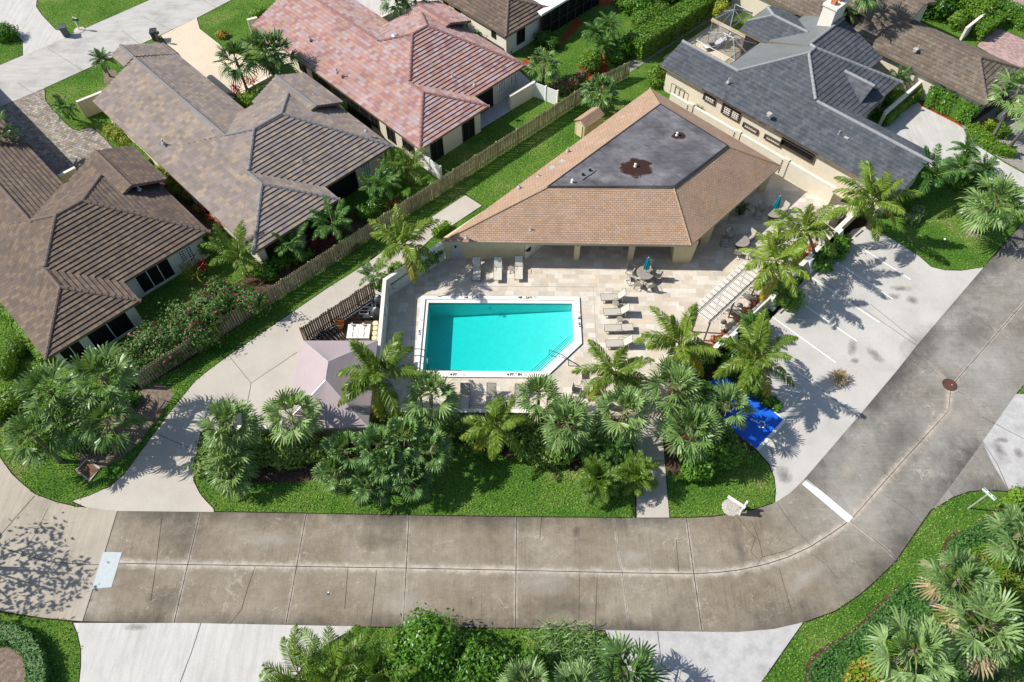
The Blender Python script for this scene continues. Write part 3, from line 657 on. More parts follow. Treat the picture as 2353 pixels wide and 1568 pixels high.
def house(name,label,comps,roofmats,capmat,wallmat,c=.36,t=.085,capr=.15,cat='house',open_=None,wall=True,capmats=None):
    a0=min(k.r[0] for k in comps);b0=min(k.r[2] for k in comps)
    cx=sum((k.r[0]+k.r[1])/2 for k in comps)/len(comps); cy=sum((k.r[2]+k.r[3])/2 for k in comps)/len(comps)
    root=thing(name,tuple(L(cx,cy,0)),label,cat)
    wm=M(); fm=M()
    for ci,k in enumerate(comps):
        a0,a1,b0,b1=k.r; rect=[V((a0,b0,0)),V((a1,b0,0)),V((a1,b1,0)),V((a0,b1,0))]
        byM={}; capl=[]
        def test(p):
            a,b=ab(p)
            for o in comps:
                if o is not k and o.inside(a,b) and p.z<o.z(a,b)+.06: return False
            return True
        polys=[]
        for i,(ga,gb,z0,mk) in enumerate(k.pl):
            q=rect
            for j,(ha,hb,y0,_) in enumerate(k.pl):
                if j!=i: q=clip3(q,lambda p:(ha*p.x+hb*p.y+y0)-(ga*p.x+gb*p.y+z0))
            polys.append(q)
            if len(q)<3: continue
            pts=[L(p.x,p.y,ga*p.x+gb*p.y+z0) for p in q]
            e=AD*(-gb)+BD*ga
            if mk in('membrane','plain'):
                byM.setdefault('membrane',M()).face(pts)
            else: slope(byM.setdefault(mk,M()),pts,e,c,t)
            fm.face([p-V((0,0,.16)) for p in reversed(pts)])
            for x in range(len(q)):
                p,p2=q[x],q[(x+1)%len(q)]
                on=any(abs(p[ax]-val)<1e-4 and abs(p2[ax]-val)<1e-4 for ax,val in((0,a0),(0,a1),(1,b0),(1,b1)))
                if on:
                    u,w_=pts[x],pts[(x+1)%len(q)]; fm.face([u-V((0,0,.18)),w_-V((0,0,.18)),w_+V((0,0,.03)),u+V((0,0,.03))])
                else:
                    for j in range(i):
                        ha,hb,y0,_=k.pl[j]
                        if all(abs((ha*r.x+hb*r.y+y0)-(ga*r.x+gb*r.y+z0))<1e-4 for r in(p,p2)): cm=M(); cap(cm,pts[x],pts[(x+1)%len(q)],capr,.42,test); capl.append(cm)
        first=None
        for mk,m in byM.items():
            r_=obj('roof',m,MT[roofmats.get(mk,mk)] if mk!='membrane' else MT['membrane'],root)
            first=first or r_
        for cm in capl:
            if cm.v: obj('ridge_cap',cm,MT[capmat],first)
        MASK.append([L(a0,b0),L(a1,b0),L(a1,b1),L(a0,b1)])
        o=k.ov; w0,w1,x0,x1=a0+o,a1-o,b0+o,b1-o
        for sd_,(p,q) in {'S':((w0,x0),(w1,x0)),'E':((w1,x0),(w1,x1)),'N':((w1,x1),(w0,x1)),'W':((w0,x1),(w0,x0))}.items():
            if sd_ not in k.walls: continue
            top=[]
            for i in range(17):
                f=i/16; a=p[0]+(q[0]-p[0])*f; b=p[1]+(q[1]-p[1])*f; top.append(L(a,b,k.z(a,b)-.10))
            for i in range(16):
                lo=[V((x.x,x.y,0)) for x in top[i:i+2]]; wm.face([lo[0],lo[1],top[i+1],top[i]])
    if wall: obj('wall',wm,MT[wallmat],root)
    obj('fascia',fm,MT['fascia'],root)
    return root
def onwall(u,v,axis,val,off=0.0):
    """sight line meets the vertical wall a=val or b=val of the street grid"""
    d=ray(u,v); n=AD if axis=='a' else BD
    k=(val-0.0)/(d.dot(n)); return V((0,0,CAM_H))+d*k
def window(root,c0,c1,axis,val,out,panes=2,frame='trim',glass='glass',name='window',grid=0,wd=None,fd=.06):
    """c0,c1: opposite corners already on the wall as (position along wall, z)"""
    (s0,z0),(s1,z1)=c0,c1
    if s0>s1: s0,s1=s1,s0
    if z0>z1: z0,z1=z1,z0
    n=(AD if axis=='a' else BD)*out; al=BD if axis=='a' else AD; base=(AD if axis=='a' else BD)*val
    rz=math.atan2(al.y,al.x); fr=M()
    def bx(m,sa,sb,za,zb,d,o=0.0):
        c=base+al*((sa+sb)/2)+n*(d/2+o); m.box((c.x,c.y,(za+zb)/2),(abs(sb-sa),d,abs(zb-za)),rz)
    f=.07
    bx(fr,s0-f,s1+f,z0-f,z0,fd); bx(fr,s0-f,s1+f,z1,z1+f,fd); bx(fr,s0-f,s0,z0,z1,fd); bx(fr,s1,s1+f,z0,z1,fd)
    for i in range(1,panes): s=s0+(s1-s0)*i/panes; bx(fr,s-.03,s+.03,z0,z1,fd*.8)
    w=obj(name,fr,MT[frame],root); g=M(); bx(g,s0,s1,z0,z1,.02,.004); obj('pane',g,MT[glass],w)
    if grid:
        gm=M(); nx=max(2,int((s1-s0)/.2)); nz=max(2,int((z1-z0)/.2))
        for i in range(nx+1): s=s0+(s1-s0)*i/nx; bx(gm,s-.035,s+.035,z0,z1,.05)
        for i in range(nz+1): z=z0+(z1-z0)*i/nz; bx(gm,s0,s1,z-.035,z+.035,.047)
        obj('lattice',gm,MT['cap' if grid==1 else 'white'],w)
    return w
def pxwin(root,cr,p0,p1,axis,val,out,**k):
    """window corners read off as crop coordinates"""
    ox,oy=cr; a=onwall(ox+.3206*p0[0],oy+.3206*p0[1],axis,val); b=onwall(ox+.3206*p1[0],oy+.3206*p1[1],axis,val)
    s=(lambda p:ab(p)[1]) if axis=='a' else (lambda p:ab(p)[0])
    return window(root,(s(a),max(.1,a.z)),(s(b),max(.1,b.z)),axis,val,out,**k)
cA1=(0,0);cA2=(564.7,0);cA3=(1129.4,0);cA4=(1600,0);cB1=(0,470.6)
def vents(root,pts,cr,z,kind='vent_pipe'):
    for (u,v) in pts:
        p=P(cr[0]+.3206*u,cr[1]+.3206*v,z)
        m=M()
        if kind=='vent_pipe': m.tube([p-V((0,0,.4)),p+V((0,0,.22))],.055,8); m.lathe((p.x,p.y,p.z-.12),[(.18,-.12),(.12,.03)],10)
        elif kind=='vent_box': m.box(p+V((0,0,.02)),(.3,.3,.22),AL); m.box(p+V((0,0,.15)),(.38,.38,.05),AL)
        else: m.lathe(p-V((0,0,.2)),[(.16,0),(.16,.25),(.28,.28),(.30,.38),(.2,.48),(.02,.5)],14)
        obj(kind,m,MT['pipe'] if kind!='vent_turbine' else MT['alu'],root)
def twin(name,label,b0,a2,bw,a1,b1,aa,bS,bE,za,pm,bm,bn,a0,nb,na,nz,roofm,capm,wallm,extra=None,nwe=None):
    p=(za-2.7)/(a1-aa); ps=(za-2.7)/(bS-b0); ne=(za-2.7)/(b1-bE); ps=p if abs(ps-p)<.12 else ps
    bR=b0+(bm-b0); zr=2.7+ps*(bm-b0)
    wr=(b0+bw)/2; zw=2.7+ps*(wr-b0); pe=(zw-2.7)/((a2-a1)+ (a1-(-45.2)) if False else max(2.5,wr-b0))
    S=(2.7,0,ps,0,b0,'S')
    main=Comp(a0,aa,b0,bn,[S,(zr,0,-p,0,bm,'N')],'SW')
    cross=Comp(nwe,a1,b0,b1,[S,(za,-p,0,aa,0,'E'),(za,p*.95,0,aa,0,'N'),(za,0,-ne,0,bE,'E2')],'ENW',off=.012)
    wing=Comp(aa,a2,b0,bw,[S,(2.7,-pe,0,a2,0,'E'),(zw,0,-ps,0,wr,'N')],'SEN',off=.006)
    north=Comp(na,aa,nb-2.8,nb+2.6,[(nz,0,p,0,nb,'S'),(nz,0,-p,0,nb,'N')],'WN')
    return house(name,label,[main,cross,wing,north]+(extra or []),roofm,capm,wallm)
rm=lambda k:{'S':k,'N':k,'E':k,'E2':k}
h3=twin('pink_tile_house','house with pink and terracotta tile roof beside the long wooden fence',29.3,-40.15,37.0,-41.9,43.3,-49.3,36.5,38.4,5.4,0,34.6,38.2,-64.3,41.0,-53.9,4.5,rm('roofP'),'ridgeP','stucco',nwe=-54.2)
p2_=.42
h2e=[Comp(-66.9,-64.6,17.0,21.7,[(2.7,0,.42,0,13.3,'S'),(4.72,0,-.42,0,18.1,'N')],'W',off=.008)]
h2=twin('taupe_tile_house','house with mottled taupe tile roof between the pink roofed and dark brown roofed houses',13.3,-40.3,21.1,-42.1,27.9,-48.6,19.4,22.4,5.35,0,18.1,21.7,-64.6,25.5,-54.2,4.4,rm('roofT'),'ridgeL','stucco',extra=h2e,nwe=-53.4)
nb1=ab(A1(445,1315,3.0))[1]
h1=twin('brown_tile_house','house with dark brown tile roof at the left edge behind the bougainvillea',-1.85,-42.2,5.1,-44.5,12.1,-50.8,4.1,6.5,5.35,0,2.95,nb1,-90,10.0,-56.2,4.5,rm('roofB'),'ridgeB','stucco2',nwe=-56.0)
# ---- openings of the three twin houses
def swall(h): pass
for (r,pts,val) in ((h3,[((375,425),(440,530)),((472,490),(540,600)),((895,815),(960,930)),((1010,905),(1075,1030)),((1125,995),(1210,1110))],29.8),):
    for a,b in pts: pxwin(r,cA2,a,b,'b',val,-1)
window(h3,(-55.6,.15),(-47.6,2.35),'b',29.8,-1,panes=6,name='sliding_door')
pxwin(h3,cA2,(1320,1010),(1415,1110),'a',-40.65,1); pxwin(h3,cA2,(1550,870),(1637,965),'a',-40.65,1)
window(h3,(37.4,.1),(39.6,2.3),'a',-42.4,1,panes=1,glass='black',name='patio_opening')
window(h3,(40.4,1.0),(41.2,2.2),'a',-42.4,1,panes=2,frame='white',grid=2); window(h3,(41.9,1.0),(42.6,2.2),'a',-42.4,1,panes=2,frame='white',grid=2)
window(h2,(21.6,.1),(24.3,2.35),'a',-42.6,1,panes=1,glass='black',name='patio_opening')
window(h2,(24.9,.9),(25.8,2.1),'a',-42.6,1,panes=2,frame='white',grid=2)
window(h2,(14.4,.4),(17.0,2.3),'a',-40.8,1,panes=2,glass='black'); window(h2,(17.8,.2),(20.3,2.3),'a',-40.8,1,panes=1,glass='black',name='patio_opening')
window(h1,(6.0,.3),(8.6,2.35),'a',-45.0,1,panes=3,frame='white',glass='black',name='sliding_door')
window(h1,(9.5,.9),(10.5,2.0),'a',-45.0,1,panes=2,frame='white',grid=2)
window(h1,(1.0,.3),(3.9,2.35),'a',-42.7,1,panes=2,frame='white',glass='black',name='sliding_door'); window(h1,(-1.0,.3),(.4,2.35),'a',-42.7,1,panes=2,frame='white',glass='black')
vents(h1,[(990,1345)],cA1,4.0); vents(h2,[(1265,800),(1165,1015)],cA1,3.7); vents(h2,[(2160,1150)],cA1,3.9); vents(h2,[(485,690),(860,925)],cA2,3.9)
vents(h3,[(1070,265)],cA2,5.0,'vent_turbine'); vents(h3,[(1320,465)],cA2,4.1,'vent_turbine'); vents(h3,[(1470,425),(1480,540),(1640,595),(455,270),(650,505)],cA2,3.8)
# ---- other houses
S4=(2.7,0,.38,0,45.1,'S')
h4=house('dark_tile_house','house with dark grooved tile roof and white wall at the top centre',[Comp(-66,-46.2,45.1,51.4,[S4,(2.7,-.42,0,-46.2,0,'E'),(3.9,0,-.38,0,48.25,'N')],'SENW')],rm('roofB'),'ridgeB','stucco2')
pxwin(h4,cA2,(1945,205),(1995,290),'a',-46.7,1); pxwin(h4,cA2,(1500,45),(1535,90),'b',45.6,-1); pxwin(h4,cA2,(1420,0),(1450,75),'b',45.6,-1); pxwin(h4,cA2,(1765,215),(1790,275),'b',45.6,-1)
w0=A2(2120,108,2.9); aW,bW=ab(w0)
m=M(); m.prism([L(aW,bW),L(aW,bW+9),L(aW-14,bW+9),L(aW-14,bW+.6)],2.75,2.95)
an=thing('screened_annex',tuple(L(aW-4,bW+5)),'flat white roofed screened annex behind the dark tile house','annex')
obj('flat_roof',m,MT['white'],an)
m=M()
for i in range(8): m.box(L(aW-.15,bW+.3+i*1.2,1.38),(.08,.08,2.74),AL)
m.wall(L(aW-.15,bW+.3),L(aW-.15,bW+8.8),.06,1.2,1.26); obj('screen_frame',m,MT['trim'],an)
m=M(); m.wall(L(aW-.3,bW+.3),L(aW-.3,bW+8.8),.02,.02,2.74); obj('screen',m,MT['black'],an)
# slate grey house
S6=(2.7,0,.35,0,51.9,'S')
c61=Comp(-33.4,-22,51.9,56.1,[S6,(3.73,0,-.8,0,54.85,'N')],'SW')
c62=Comp(-23,-9.9,51.9,57.9,[S6,(4.05,0,-.42,0,55.75,'N')],'SEN',off=.006)
c63=Comp(-28.7,-16.9,51.9,64.8,[S6,(5.25,-.36,0,-23.5,0,'E'),(5.25,.40,0,-23.5,0,'membrane'),(5.25,0,-.52,0,60.2,'E')],'EN',off=.012)
c64=Comp(-28.0,-19.6,60.4,66.2,[(4.95,-.36,0,-24.3,0,'E'),(4.95,.36,0,-24.3,0,'membrane')],'EN')
c65=Comp(-31.0,-24.5,60.3,65.8,[(4.4,0,.36,0,63.0,'S'),(4.4,.36,0,-29.4,0,'membrane'),(4.4,0,-.36,0,63.0,'N')],'WN')
dr=A4(1262,610,4.25); da,db=ab(dr)
c66=Comp(da-3.6,da+.15,db-1.75,db+1.75,[(4.25,0,.78,0,db,'S'),(4.25,0,-.78,0,db,'N')],'EN',ov=.25)
h6=house('slate_grey_house','house with slate grey tile roof and tall chimney beside the pool house',[c61,c62,c63,c64,c65,c66],rm('roofG'),'ridgeG','stucco',c=.40,t=.05)
for a,b,pn in (((65,670),(128,745),1),((200,745),(300,865),2),((345,880),(435,955),1),((500,965),(600,1045),1)): pxwin(h6,cA4,a,b,'b',52.4,-1,panes=pn,grid=1,fd=.16)
pxwin(h6,cA4,(625,990),(830,1155),'b',52.4,-1,panes=1,glass='black',name='window_opening',fd=.2)
vents(h6,[(233,577),(718,606),(1025,952)],cA4,3.6); vents(h6,[(522,825),(1075,995)],cA4,3.4,'vent_box')
m=M(); cb=A4(900,300,2.6); m.box((cb.x,cb.y,3.2),(1.9,1.25,6.4),AL+R(90)); m.box((cb.x,cb.y,6.5),(2.1,1.45,.22),AL+R(90)); ch=obj('chimney',m,MT['cap'],h6)
m=M()
for k in(-.5,.35): q=cb+BD*k; m.box((q.x,q.y,6.8),(.45,.4,.4),AL)
obj('flue',m,MT['brick'],ch); m=M(); q=cb+BD*.35; m.box((q.x,q.y,7.05),(.62,.6,.10),AL); m.box((q.x,q.y,7.2),(.5,.45,.18),AL); obj('flue_cap',m,MT['alu'],ch)
MT['encl']=flat('grey_enclosure_frame',(.22,.24,.25),.4,.5)
# screen enclosures over the patio of the slate house
def enclosure(lbl,u,v0,u1,v1,hz,zt):
    a0,a1,b0,b1=u,u1,v0,v1; am,bm=(a0+a1)/2,(b0+b1)/2
    t=thing('screen_enclosure',tuple(L(am,bm)),lbl,'enclosure','screen enclosures of the slate house')
    fr=M(); cs=[(a0,b0),(a1,b0),(a1,b1),(a0,b1)]; ap0,ap1=(a0+(b1-b0)*.45,bm),(a1-(b1-b0)*.45,bm)
    if ap0[0]>ap1[0]: ap0=ap1=(am,bm)
    for a,b in cs: fr.tube([L(a,b,0),L(a,b,hz)],.04,4)
    for i in range(4): fr.tube([L(*cs[i],hz),L(*cs[(i+1)%4],hz)],.05,4)
    fr.tube([L(*cs[0],hz),L(*ap0,zt)],.05,4);fr.tube([L(*cs[3],hz),L(*ap0,zt)],.05,4);fr.tube([L(*cs[1],hz),L(*ap1,zt)],.05,4);fr.tube([L(*cs[2],hz),L(*ap1,zt)],.05,4)
    fr.tube([L(*ap0,zt),L(*ap1,zt+.001)],.05,4)
    for s_ in((a0,bm),(a1,bm)): fr.tube([L(*s_,hz),L(*(ap0 if s_[0]==a0 else ap1),zt)],.04,4)
    for b in(b0,b1): fr.tube([L(am,b,hz),L(am,bm,zt)],.04,4)
    obj('frame',fr,MT['encl'],t)
    sc_=M()
    e=[L(*c_,hz) for c_ in cs]; p0,p1=L(*ap0,zt),L(*ap1,zt)
    for f in ([e[0],e[1],p1,p0],[e[1],e[2],p1],[e[2],e[3],p0,p1],[e[3],e[0],p0]): sc_.face([x for i,x in enumerate(f) if i==0 or (x-f[i-1]).length>1e-4])
    obj('mesh_screen',sc_,MT['scr'],t)
t_=NT('insect_screen',.9,.1); t_.col((.05,.055,.06)); tr_=t_.n('ShaderNodeBsdfTransparent').outputs[0]
mx_=t_.n('ShaderNodeMixShader',{0:.55,1:tr_,2:t_.b.outputs[0]}); t_.t.links.new(mx_.outputs[0],t_.out.inputs[0]); MT['scr']=t_.m
e0,e1,e2=A4(275,435,2.6),A4(0,290,2.6),A4(440,320,2.6)
ea1,eb0=ab(e0);ea0=ab(e1)[0];eb1=ab(e2)[1]
enclosure('larger screen enclosure of grey mesh over white patio furniture',ea0,eb0,ea1,eb1,2.6,3.3)
enclosure('smaller screen enclosure of grey mesh at the back corner of the slate house',ea0-1.0,eb1+.4,ea1-3.3,eb1+4.0,2.5,3.2)
m=M(); m.wall(L(ea0-1,eb1+.2),L(ea1,eb1+.2),.22,2.45,2.7); one('timber_beam',m,MT['woodt'],'brown timber beam between the two mesh screen enclosures','beam')
m=M(); m.sheet([L(-36,56.2),L(-28.7,56.2),L(-28.7,64.5),L(-36,64.5)],.02); struct('patio',m,MT['conc_tan'])
# grey brown house at the top right
Z7=(2.7,0,.40,0,67.6,'S')
c71=Comp(-23.9,-10.2,67.6,74.4,[Z7,(2.7,-.44,0,-10.2,0,'E'),(4.06,0,-.40,0,71.0,'N')],'SENW')
c72=Comp(-46,-26.6,67.6,75.5,[Z7,(4.28,0,-.40,0,71.55,'N')],'SEW',off=.004)
c73=Comp(-28,-20.3,70.6,77,[(4.9,0,.40,0,73.8,'S'),(4.9,0,-.40,0,73.8,'N')],'SEN')
h7=house('grey_brown_house','house with grey brown tile roof at the top right behind the slate house',[c71,c72,c73],rm('roofD'),'ridgeB','stucco',c=.40,t=.055)
vents(h7,[(1570,362)],cA4,3.5,'vent_box'); vents(h7,[(1590,340)],cA4,3.7)
pxwin(h7,cA4,(715,112),(750,165),'b',68.1,-1,panes=1,grid=1); pxwin(h7,cA4,(1165,345),(1285,430),'b',68.1,-1,panes=1,grid=1)
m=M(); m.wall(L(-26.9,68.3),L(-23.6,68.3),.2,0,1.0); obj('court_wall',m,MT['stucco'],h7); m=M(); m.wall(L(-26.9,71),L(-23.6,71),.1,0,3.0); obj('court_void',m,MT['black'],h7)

# ---------------------------------------------------------------- pool house
ZE,ZT=2.7,4.55
EP=[P(1015,556,ZE),P(1588,564,ZE),P(1794.7,381.5,ZE),P(1493.3,203.6,ZE)]
TP=[P(1259,431,ZT),P(1548,431,ZT),P(1671,337,ZT),P(1517,242,ZT)]
cph=sum(EP,V((0,0,0)))/4
ph=thing('pool_house',(cph.x,cph.y,0),'pool house with tan shingle roof and dark flat top','pool house')
fm=M(); first=None; MT['hipS']=flat('shingle_hip_cap',(.36,.25,.165),.85,.1)
for i in range(4):
    j=(i+1)%4; m=M()
    # keep each slope planar: fit the top edge onto the plane through the eave and the mean rise
    e=(EP[j]-EP[i]).normalized(); slope(m,[EP[i],EP[j],TP[j],TP[i]],e,.17,.016); r_=obj('roof',m,MT['roofS'],ph); first=first or r_
    fm.face([EP[i]-V((0,0,.2)),EP[j]-V((0,0,.2)),EP[j]+V((0,0,.03)),EP[i]+V((0,0,.03))])
    d=TP[i]-EP[i]; 
    rcap=M(); cap(rcap,EP[i],TP[i],.075,.28); obj('hip_cap',rcap,MT['hipS'],first)
MASK.append(EP)
fm.face([p-V((0,0,.19)) for p in EP]); obj('fascia',fm,MT['soffit'],ph)
m=M(); m.prism([p+(p-sum(TP,V((0,0,0)))/4).normalized()*.12 for p in TP],ZT-.25,ZT+.10); fr_=obj('flat_roof',m,MT['flatroof'],ph)
m=M(); 
for i in range(4): m.wall(TP[i],TP[(i+1)%4],.07,ZT+.10,ZT+.15)
obj('drip_edge',m,flat('dark_edge_metal',(.05,.05,.055),.5,.4),fr_)
# rust stains, vents on the flat roof
def roofstain(c,ru,rv,k,z):
    m=M(); m.face([(c.x-ru,c.y-rv,z),(c.x+ru,c.y-rv,z),(c.x+ru,c.y+rv,z),(c.x-ru,c.y+rv,z)],[(.001,.001),(.999,0),(.999,.999),(0,.999)]); return m
for (u,v,ru,rv,k,dz) in ((1035,1205,1.9,1.6,'rustp',.006),(1035,1205,1.75,1.4,'rust',.010),(1100,1175,.8,.35,'rust',.0108),(1340,985,1.5,1.1,'rustp',.0064),(1340,975,.75,.6,'rust',.0102),(700,1245,1.6,.9,'rustp',.0068),(820,1280,1.2,.7,'rustp',.0071)):
    c=A3(u,v,ZT+.1); m=roofstain(c,ru,rv,k,ZT+.10+dz); obj('stain',m,MT[k],fr_)
for (u,v) in ((1030,1195),(1328,972),(578,1308)):
    c=A3(u,v,ZT+.1); m=M(); m.lathe(c,[(.13,0),(.10,.10),(.07,.12),(.07,.25),(.11,.27),(.02,.33)],12); obj('roof_vent',m,MT['cap'],fr_)
for (u,v) in ((655,1262),(705,1230)):
    c=A3(u,v,ZT+.1); m=M(); m.box(c+V((0,0,.05)),(.75,.6,.06),R(45)); cu=obj('roof_hatch',m,MT['membrane'],fr_)
    m=M(); m.lathe(c+V((0,0,.08)),[(.10,0),(.10,.14),(.02,.16)],10); obj('hatch_vent',m,MT['black'],cu)
for (u,v,k) in ((945,853,'b'),(1038,817,'p'),(548,1070,'p'),(505,1168,'b'),(435,1213,'b'),(337,1257,'p'),(198,1335,'p'),(300,1364,'b')):
    c=A3(u,v,3.3); m=M()
    if k=='b': m.box(c+V((0,0,.05)),(.28,.28,.2),R(45)); m.box(c+V((0,0,.16)),(.36,.36,.04),R(45))
    else: m.tube([c-V((0,0,.2)),c+V((0,0,.2))],.05,8); m.lathe(c-V((0,0,.1)),[(.16,-.06),(.11,.06)],10)
    obj('roof_vent',m,MT['pipe'],ph)
for (u,v) in ((280,175),(-180,230)):
    c=B3(u,v,3.2); m=M(); m.tube([c-V((0,0,.2)),c+V((0,0,.22))],.05,8); m.lathe(c-V((0,0,.1)),[(.16,-.06),(.11,.06)],10); obj('vent_pipe',m,MT['pipe'],ph)
# walls: closed west room, breezeway with columns, rooms along the north east
q0,q1=P(1024,597),P(1203,597); wl_=[q0,q1,q1+BD*7.0,P(1400,420)+V((2,5,0)),EP[3]+V((-.2,-1.4,0)),]
wl_=[V((p.x,p.y,0)) for p in (q0,q1,q1+BD*6.5,V((13.2,50,0)),V((12.05,55.8,0)))]
m=M(); m.prism(wl_,.0,2.52); wa=obj('wall',m,MT['stuccop'],ph)
m=M(); d_=BD; m.wall(q1+BD*.1+AD*.06,q1+BD*6.4+AD*.06,.1,.03,2.5); obj('side_wall',m,MT['stucco2'],ph)
m=M(); m.prism([V((13.2,50,0)),L(*[ab(EP[2])[0]-2.2,ab(EP[1])[1]+3.2]),L(ab(EP[2])[0]-2.2,ab(EP[2])[1]-.8),V((12.5,55.6,0))],.0,2.5); obj('wall',m,MT['stuccop'],ph)
m=M(); dd=P(1500*.3206+564.7,0)-P(0,0); x0=B2(1480,390); x1=B2(1555,390); m.box(((x0.x+x1.x)/2,q0.y-.03,1.05),(abs(x1.x-x0.x),.08,2.05),R(-.9)); dr_=obj('door',m,MT['alu'],ph)
m=M(); m.box(((x0.x+x1.x)/2-.05,q0.y-.09,1.6),(.14,.1,.2)); obj('lamp',m,MT['black'],dr_)
def column(p,w1,w2,lbl=None):
    m=M(); ca=R(-.9)
    m.add([p+V((x*w1/2,y*w1/2,0)) for x,y in((-1,-1),(1,-1),(1,1),(-1,1))]+[p+V((x*w2/2,y*w1/2,2.55)) for x,y in((-1,-1),(1,-1),(1,1),(-1,1))],[(0,3,2,1),(4,5,6,7),(0,1,5,4),(1,2,6,5),(2,3,7,6),(3,0,4,7)])
    return obj('column',m,MT['stuccop'],ph)
for (u,v,w1,w2) in ((607,400,.42,.42),(993,402,.42,.42),(1352,388,1.35,1.8)):
    cc_=column(B3(u,v)+V((0,.2,0)),w1,w2)
    if w1<1: 
        m=M(); c=B3(u,v)+V((0,-.06,1.9)); m.box(c,(.14,.12,.26)); obj('wall_lamp',m,MT['black'],cc_)
for px in ((1505,280,.6,.9),):
    column(B3(px[0],px[1])+V((.15,.2,0)),px[2],px[3])
for (u,v) in ((40,570),(215,415),(490,200)): column(B4(u,v)+V((-.25,.35,0)),.55,.8)
m=M(); m.wall(EP[0]+V((.9,.45,0)),EP[1]+V((-.7,.45,0)),.3,2.3,2.52); e2=(EP[2]-EP[1]).normalized(); nn_=V((-e2.y,e2.x,0)); m.wall(EP[1]+e2*.9+nn_*.5,EP[2]-e2*.9+nn_*.5,.3,2.3,2.515); obj('beam',m,MT['stuccop'],ph)
m=M(); c=B3(255,372); m.lathe((c.x,c.y-.05,.9),[(.05,0),(.30,.02),(.30,.2),(.05,.22)],14); obj('hose_reel',m,MT['dmetal'],ph)
# ---------------------------------------------------------------- swimming pool
pc=sum(POOL,V((0,0,0)))/5
pool=thing('swimming_pool',(pc.x,pc.y,0),'turquoise swimming pool with white coping and one cut corner','pool')
def inset(pl,d): return expand(pl,-d)
outer=expand(POOL,.56); ringin=expand(POOL,.25)
N5=len(POOL)
def band(m,po,pi,z):
    for i in range(N5):
        j=(i+1)%N5; q=[po[i],po[j],pi[j],pi[i]]; q=[V((p.x,p.y,z)) for p in q]
        if (q[1]-q[0]).cross(q[2]-q[0]).z<0: q.reverse()
        m.face(q)
def riser(m,pl,z0,z1):
    for i in range(N5):
        a,b=pl[i],pl[(i+1)%N5]; m.face([(a.x,a.y,z0),(b.x,b.y,z0),(b.x,b.y,z1),(a.x,a.y,z1)])
m=M(); band(m,outer,ringin,.15); riser(m,ringin,.05,.15); band(m,ringin,POOL,.05); riser(m,POOL,-.10,.05); cop=obj('coping',m,MT['coping'],pool)
m=M(); riser(m,outer,.0,.148); obj('coping_edge',m,MT['copej'],cop)
# basin: deep end at the left, shallow at the right
xl,xr=min(p.x for p in POOL),max(p.x for p in POOL)
dep=lambda x: -(1.80-.95*(x-xl)/(xr-xl))
m=M(); n_=14
for i in range(N5):
    a,b=POOL[i],POOL[(i+1)%N5]
    for k in range(n_):
        p,q=a.lerp(b,k/n_),a.lerp(b,(k+1)/n_); m.face([(p.x,p.y,-.10),(q.x,q.y,-.10),(q.x,q.y,dep(q.x)),(p.x,p.y,dep(p.x))])
fl=[V((p.x,p.y,0)) for p in POOL]
for k in range(n_):
    x0,x1=xl+(xr-xl)*k/n_,xl+(xr-xl)*(k+1)/n_
    q=clip2(clip2(fl,lambda p:p.x-x0),lambda p:x1-p.x)
    if len(q)>2: m.face([(p.x,p.y,dep(p.x)) for p in q])
t_=NT('pool_plaster',.8,.2); t_.col(t_.ramp(t_.noise(2.2,detail=5,rough=.7),[(.3,(.60,.74,.74)),(.7,(.70,.82,.82))])); MT['plaster']=t_.m
obj('basin',m,MT['plaster'],pool)
# steps parallel to the cut corner
ca,cb_=POOL[2],POOL[3]; cd_=(cb_-ca).normalized(); cn=V((-cd_.y,cd_.x,0)); 
if cn.dot(pc-ca)<0: cn=-cn
m=M(); ml=M()
for k in range(4):
    d0,d1=(.22*k+.08 if k else 0),.22*(k+1)+.08; zt=-.28-.2*k
    st=[ca-cd_*6+cn*d0,cb_+cd_*6+cn*d0,cb_+cd_*6+cn*d1,ca-cd_*6+cn*d1]
    q=fl
    for (a,b) in zip(st,st[1:]+st[:1]):
        nn=V((-(b-a).y,(b-a).x,0)); sg=1 if nn.dot(sum(st,V((0,0,0)))/4-a)>0 else -1
        q=clip2(q,lambda p:(p-a).dot(nn)*sg)
    if len(q)>2:
        qq=expand(q,-.006); m.prism(qq,-1.6-.01*k,zt)
        e=sorted(q,key=lambda p:-(p-ca).dot(cn))[:2]; dv=(e[1]-e[0]).normalized()*.03; ml.ribbon([e[0]+dv-cn*.02,e[1]-dv-cn*.02],.026,zt+.008)
stp=obj('steps',m,MT['plaster'],pool); obj('step_edge',ml,MT['text'],stp)
# water: absorbing body with a clear, faintly rippled surface
w_=bpy.data.materials.new('pool_water'); w_.use_nodes=True; nt=w_.node_tree
for n in list(nt.nodes): nt.nodes.remove(n)
wo_=nt.nodes.new('ShaderNodeOutputMaterial'); tb=nt.nodes.new('ShaderNodeBsdfTransparent'); gl=nt.nodes.new('ShaderNodeBsdfGlossy'); gl.inputs['Roughness'].default_value=.06
fr_n=nt.nodes.new('ShaderNodeFresnel'); fr_n.inputs[0].default_value=1.33; bpn=nt.nodes.new('ShaderNodeBump'); nz=nt.nodes.new('ShaderNodeTexNoise'); nz.inputs['Scale'].default_value=3.5; nz.inputs['Detail'].default_value=3
gg=nt.nodes.new('ShaderNodeNewGeometry'); nt.links.new(gg.outputs['Position'],nz.inputs['Vector']); nt.links.new(nz.outputs[0],bpn.inputs['Height']); bpn.inputs['Strength'].default_value=.25; bpn.inputs['Distance'].default_value=.05
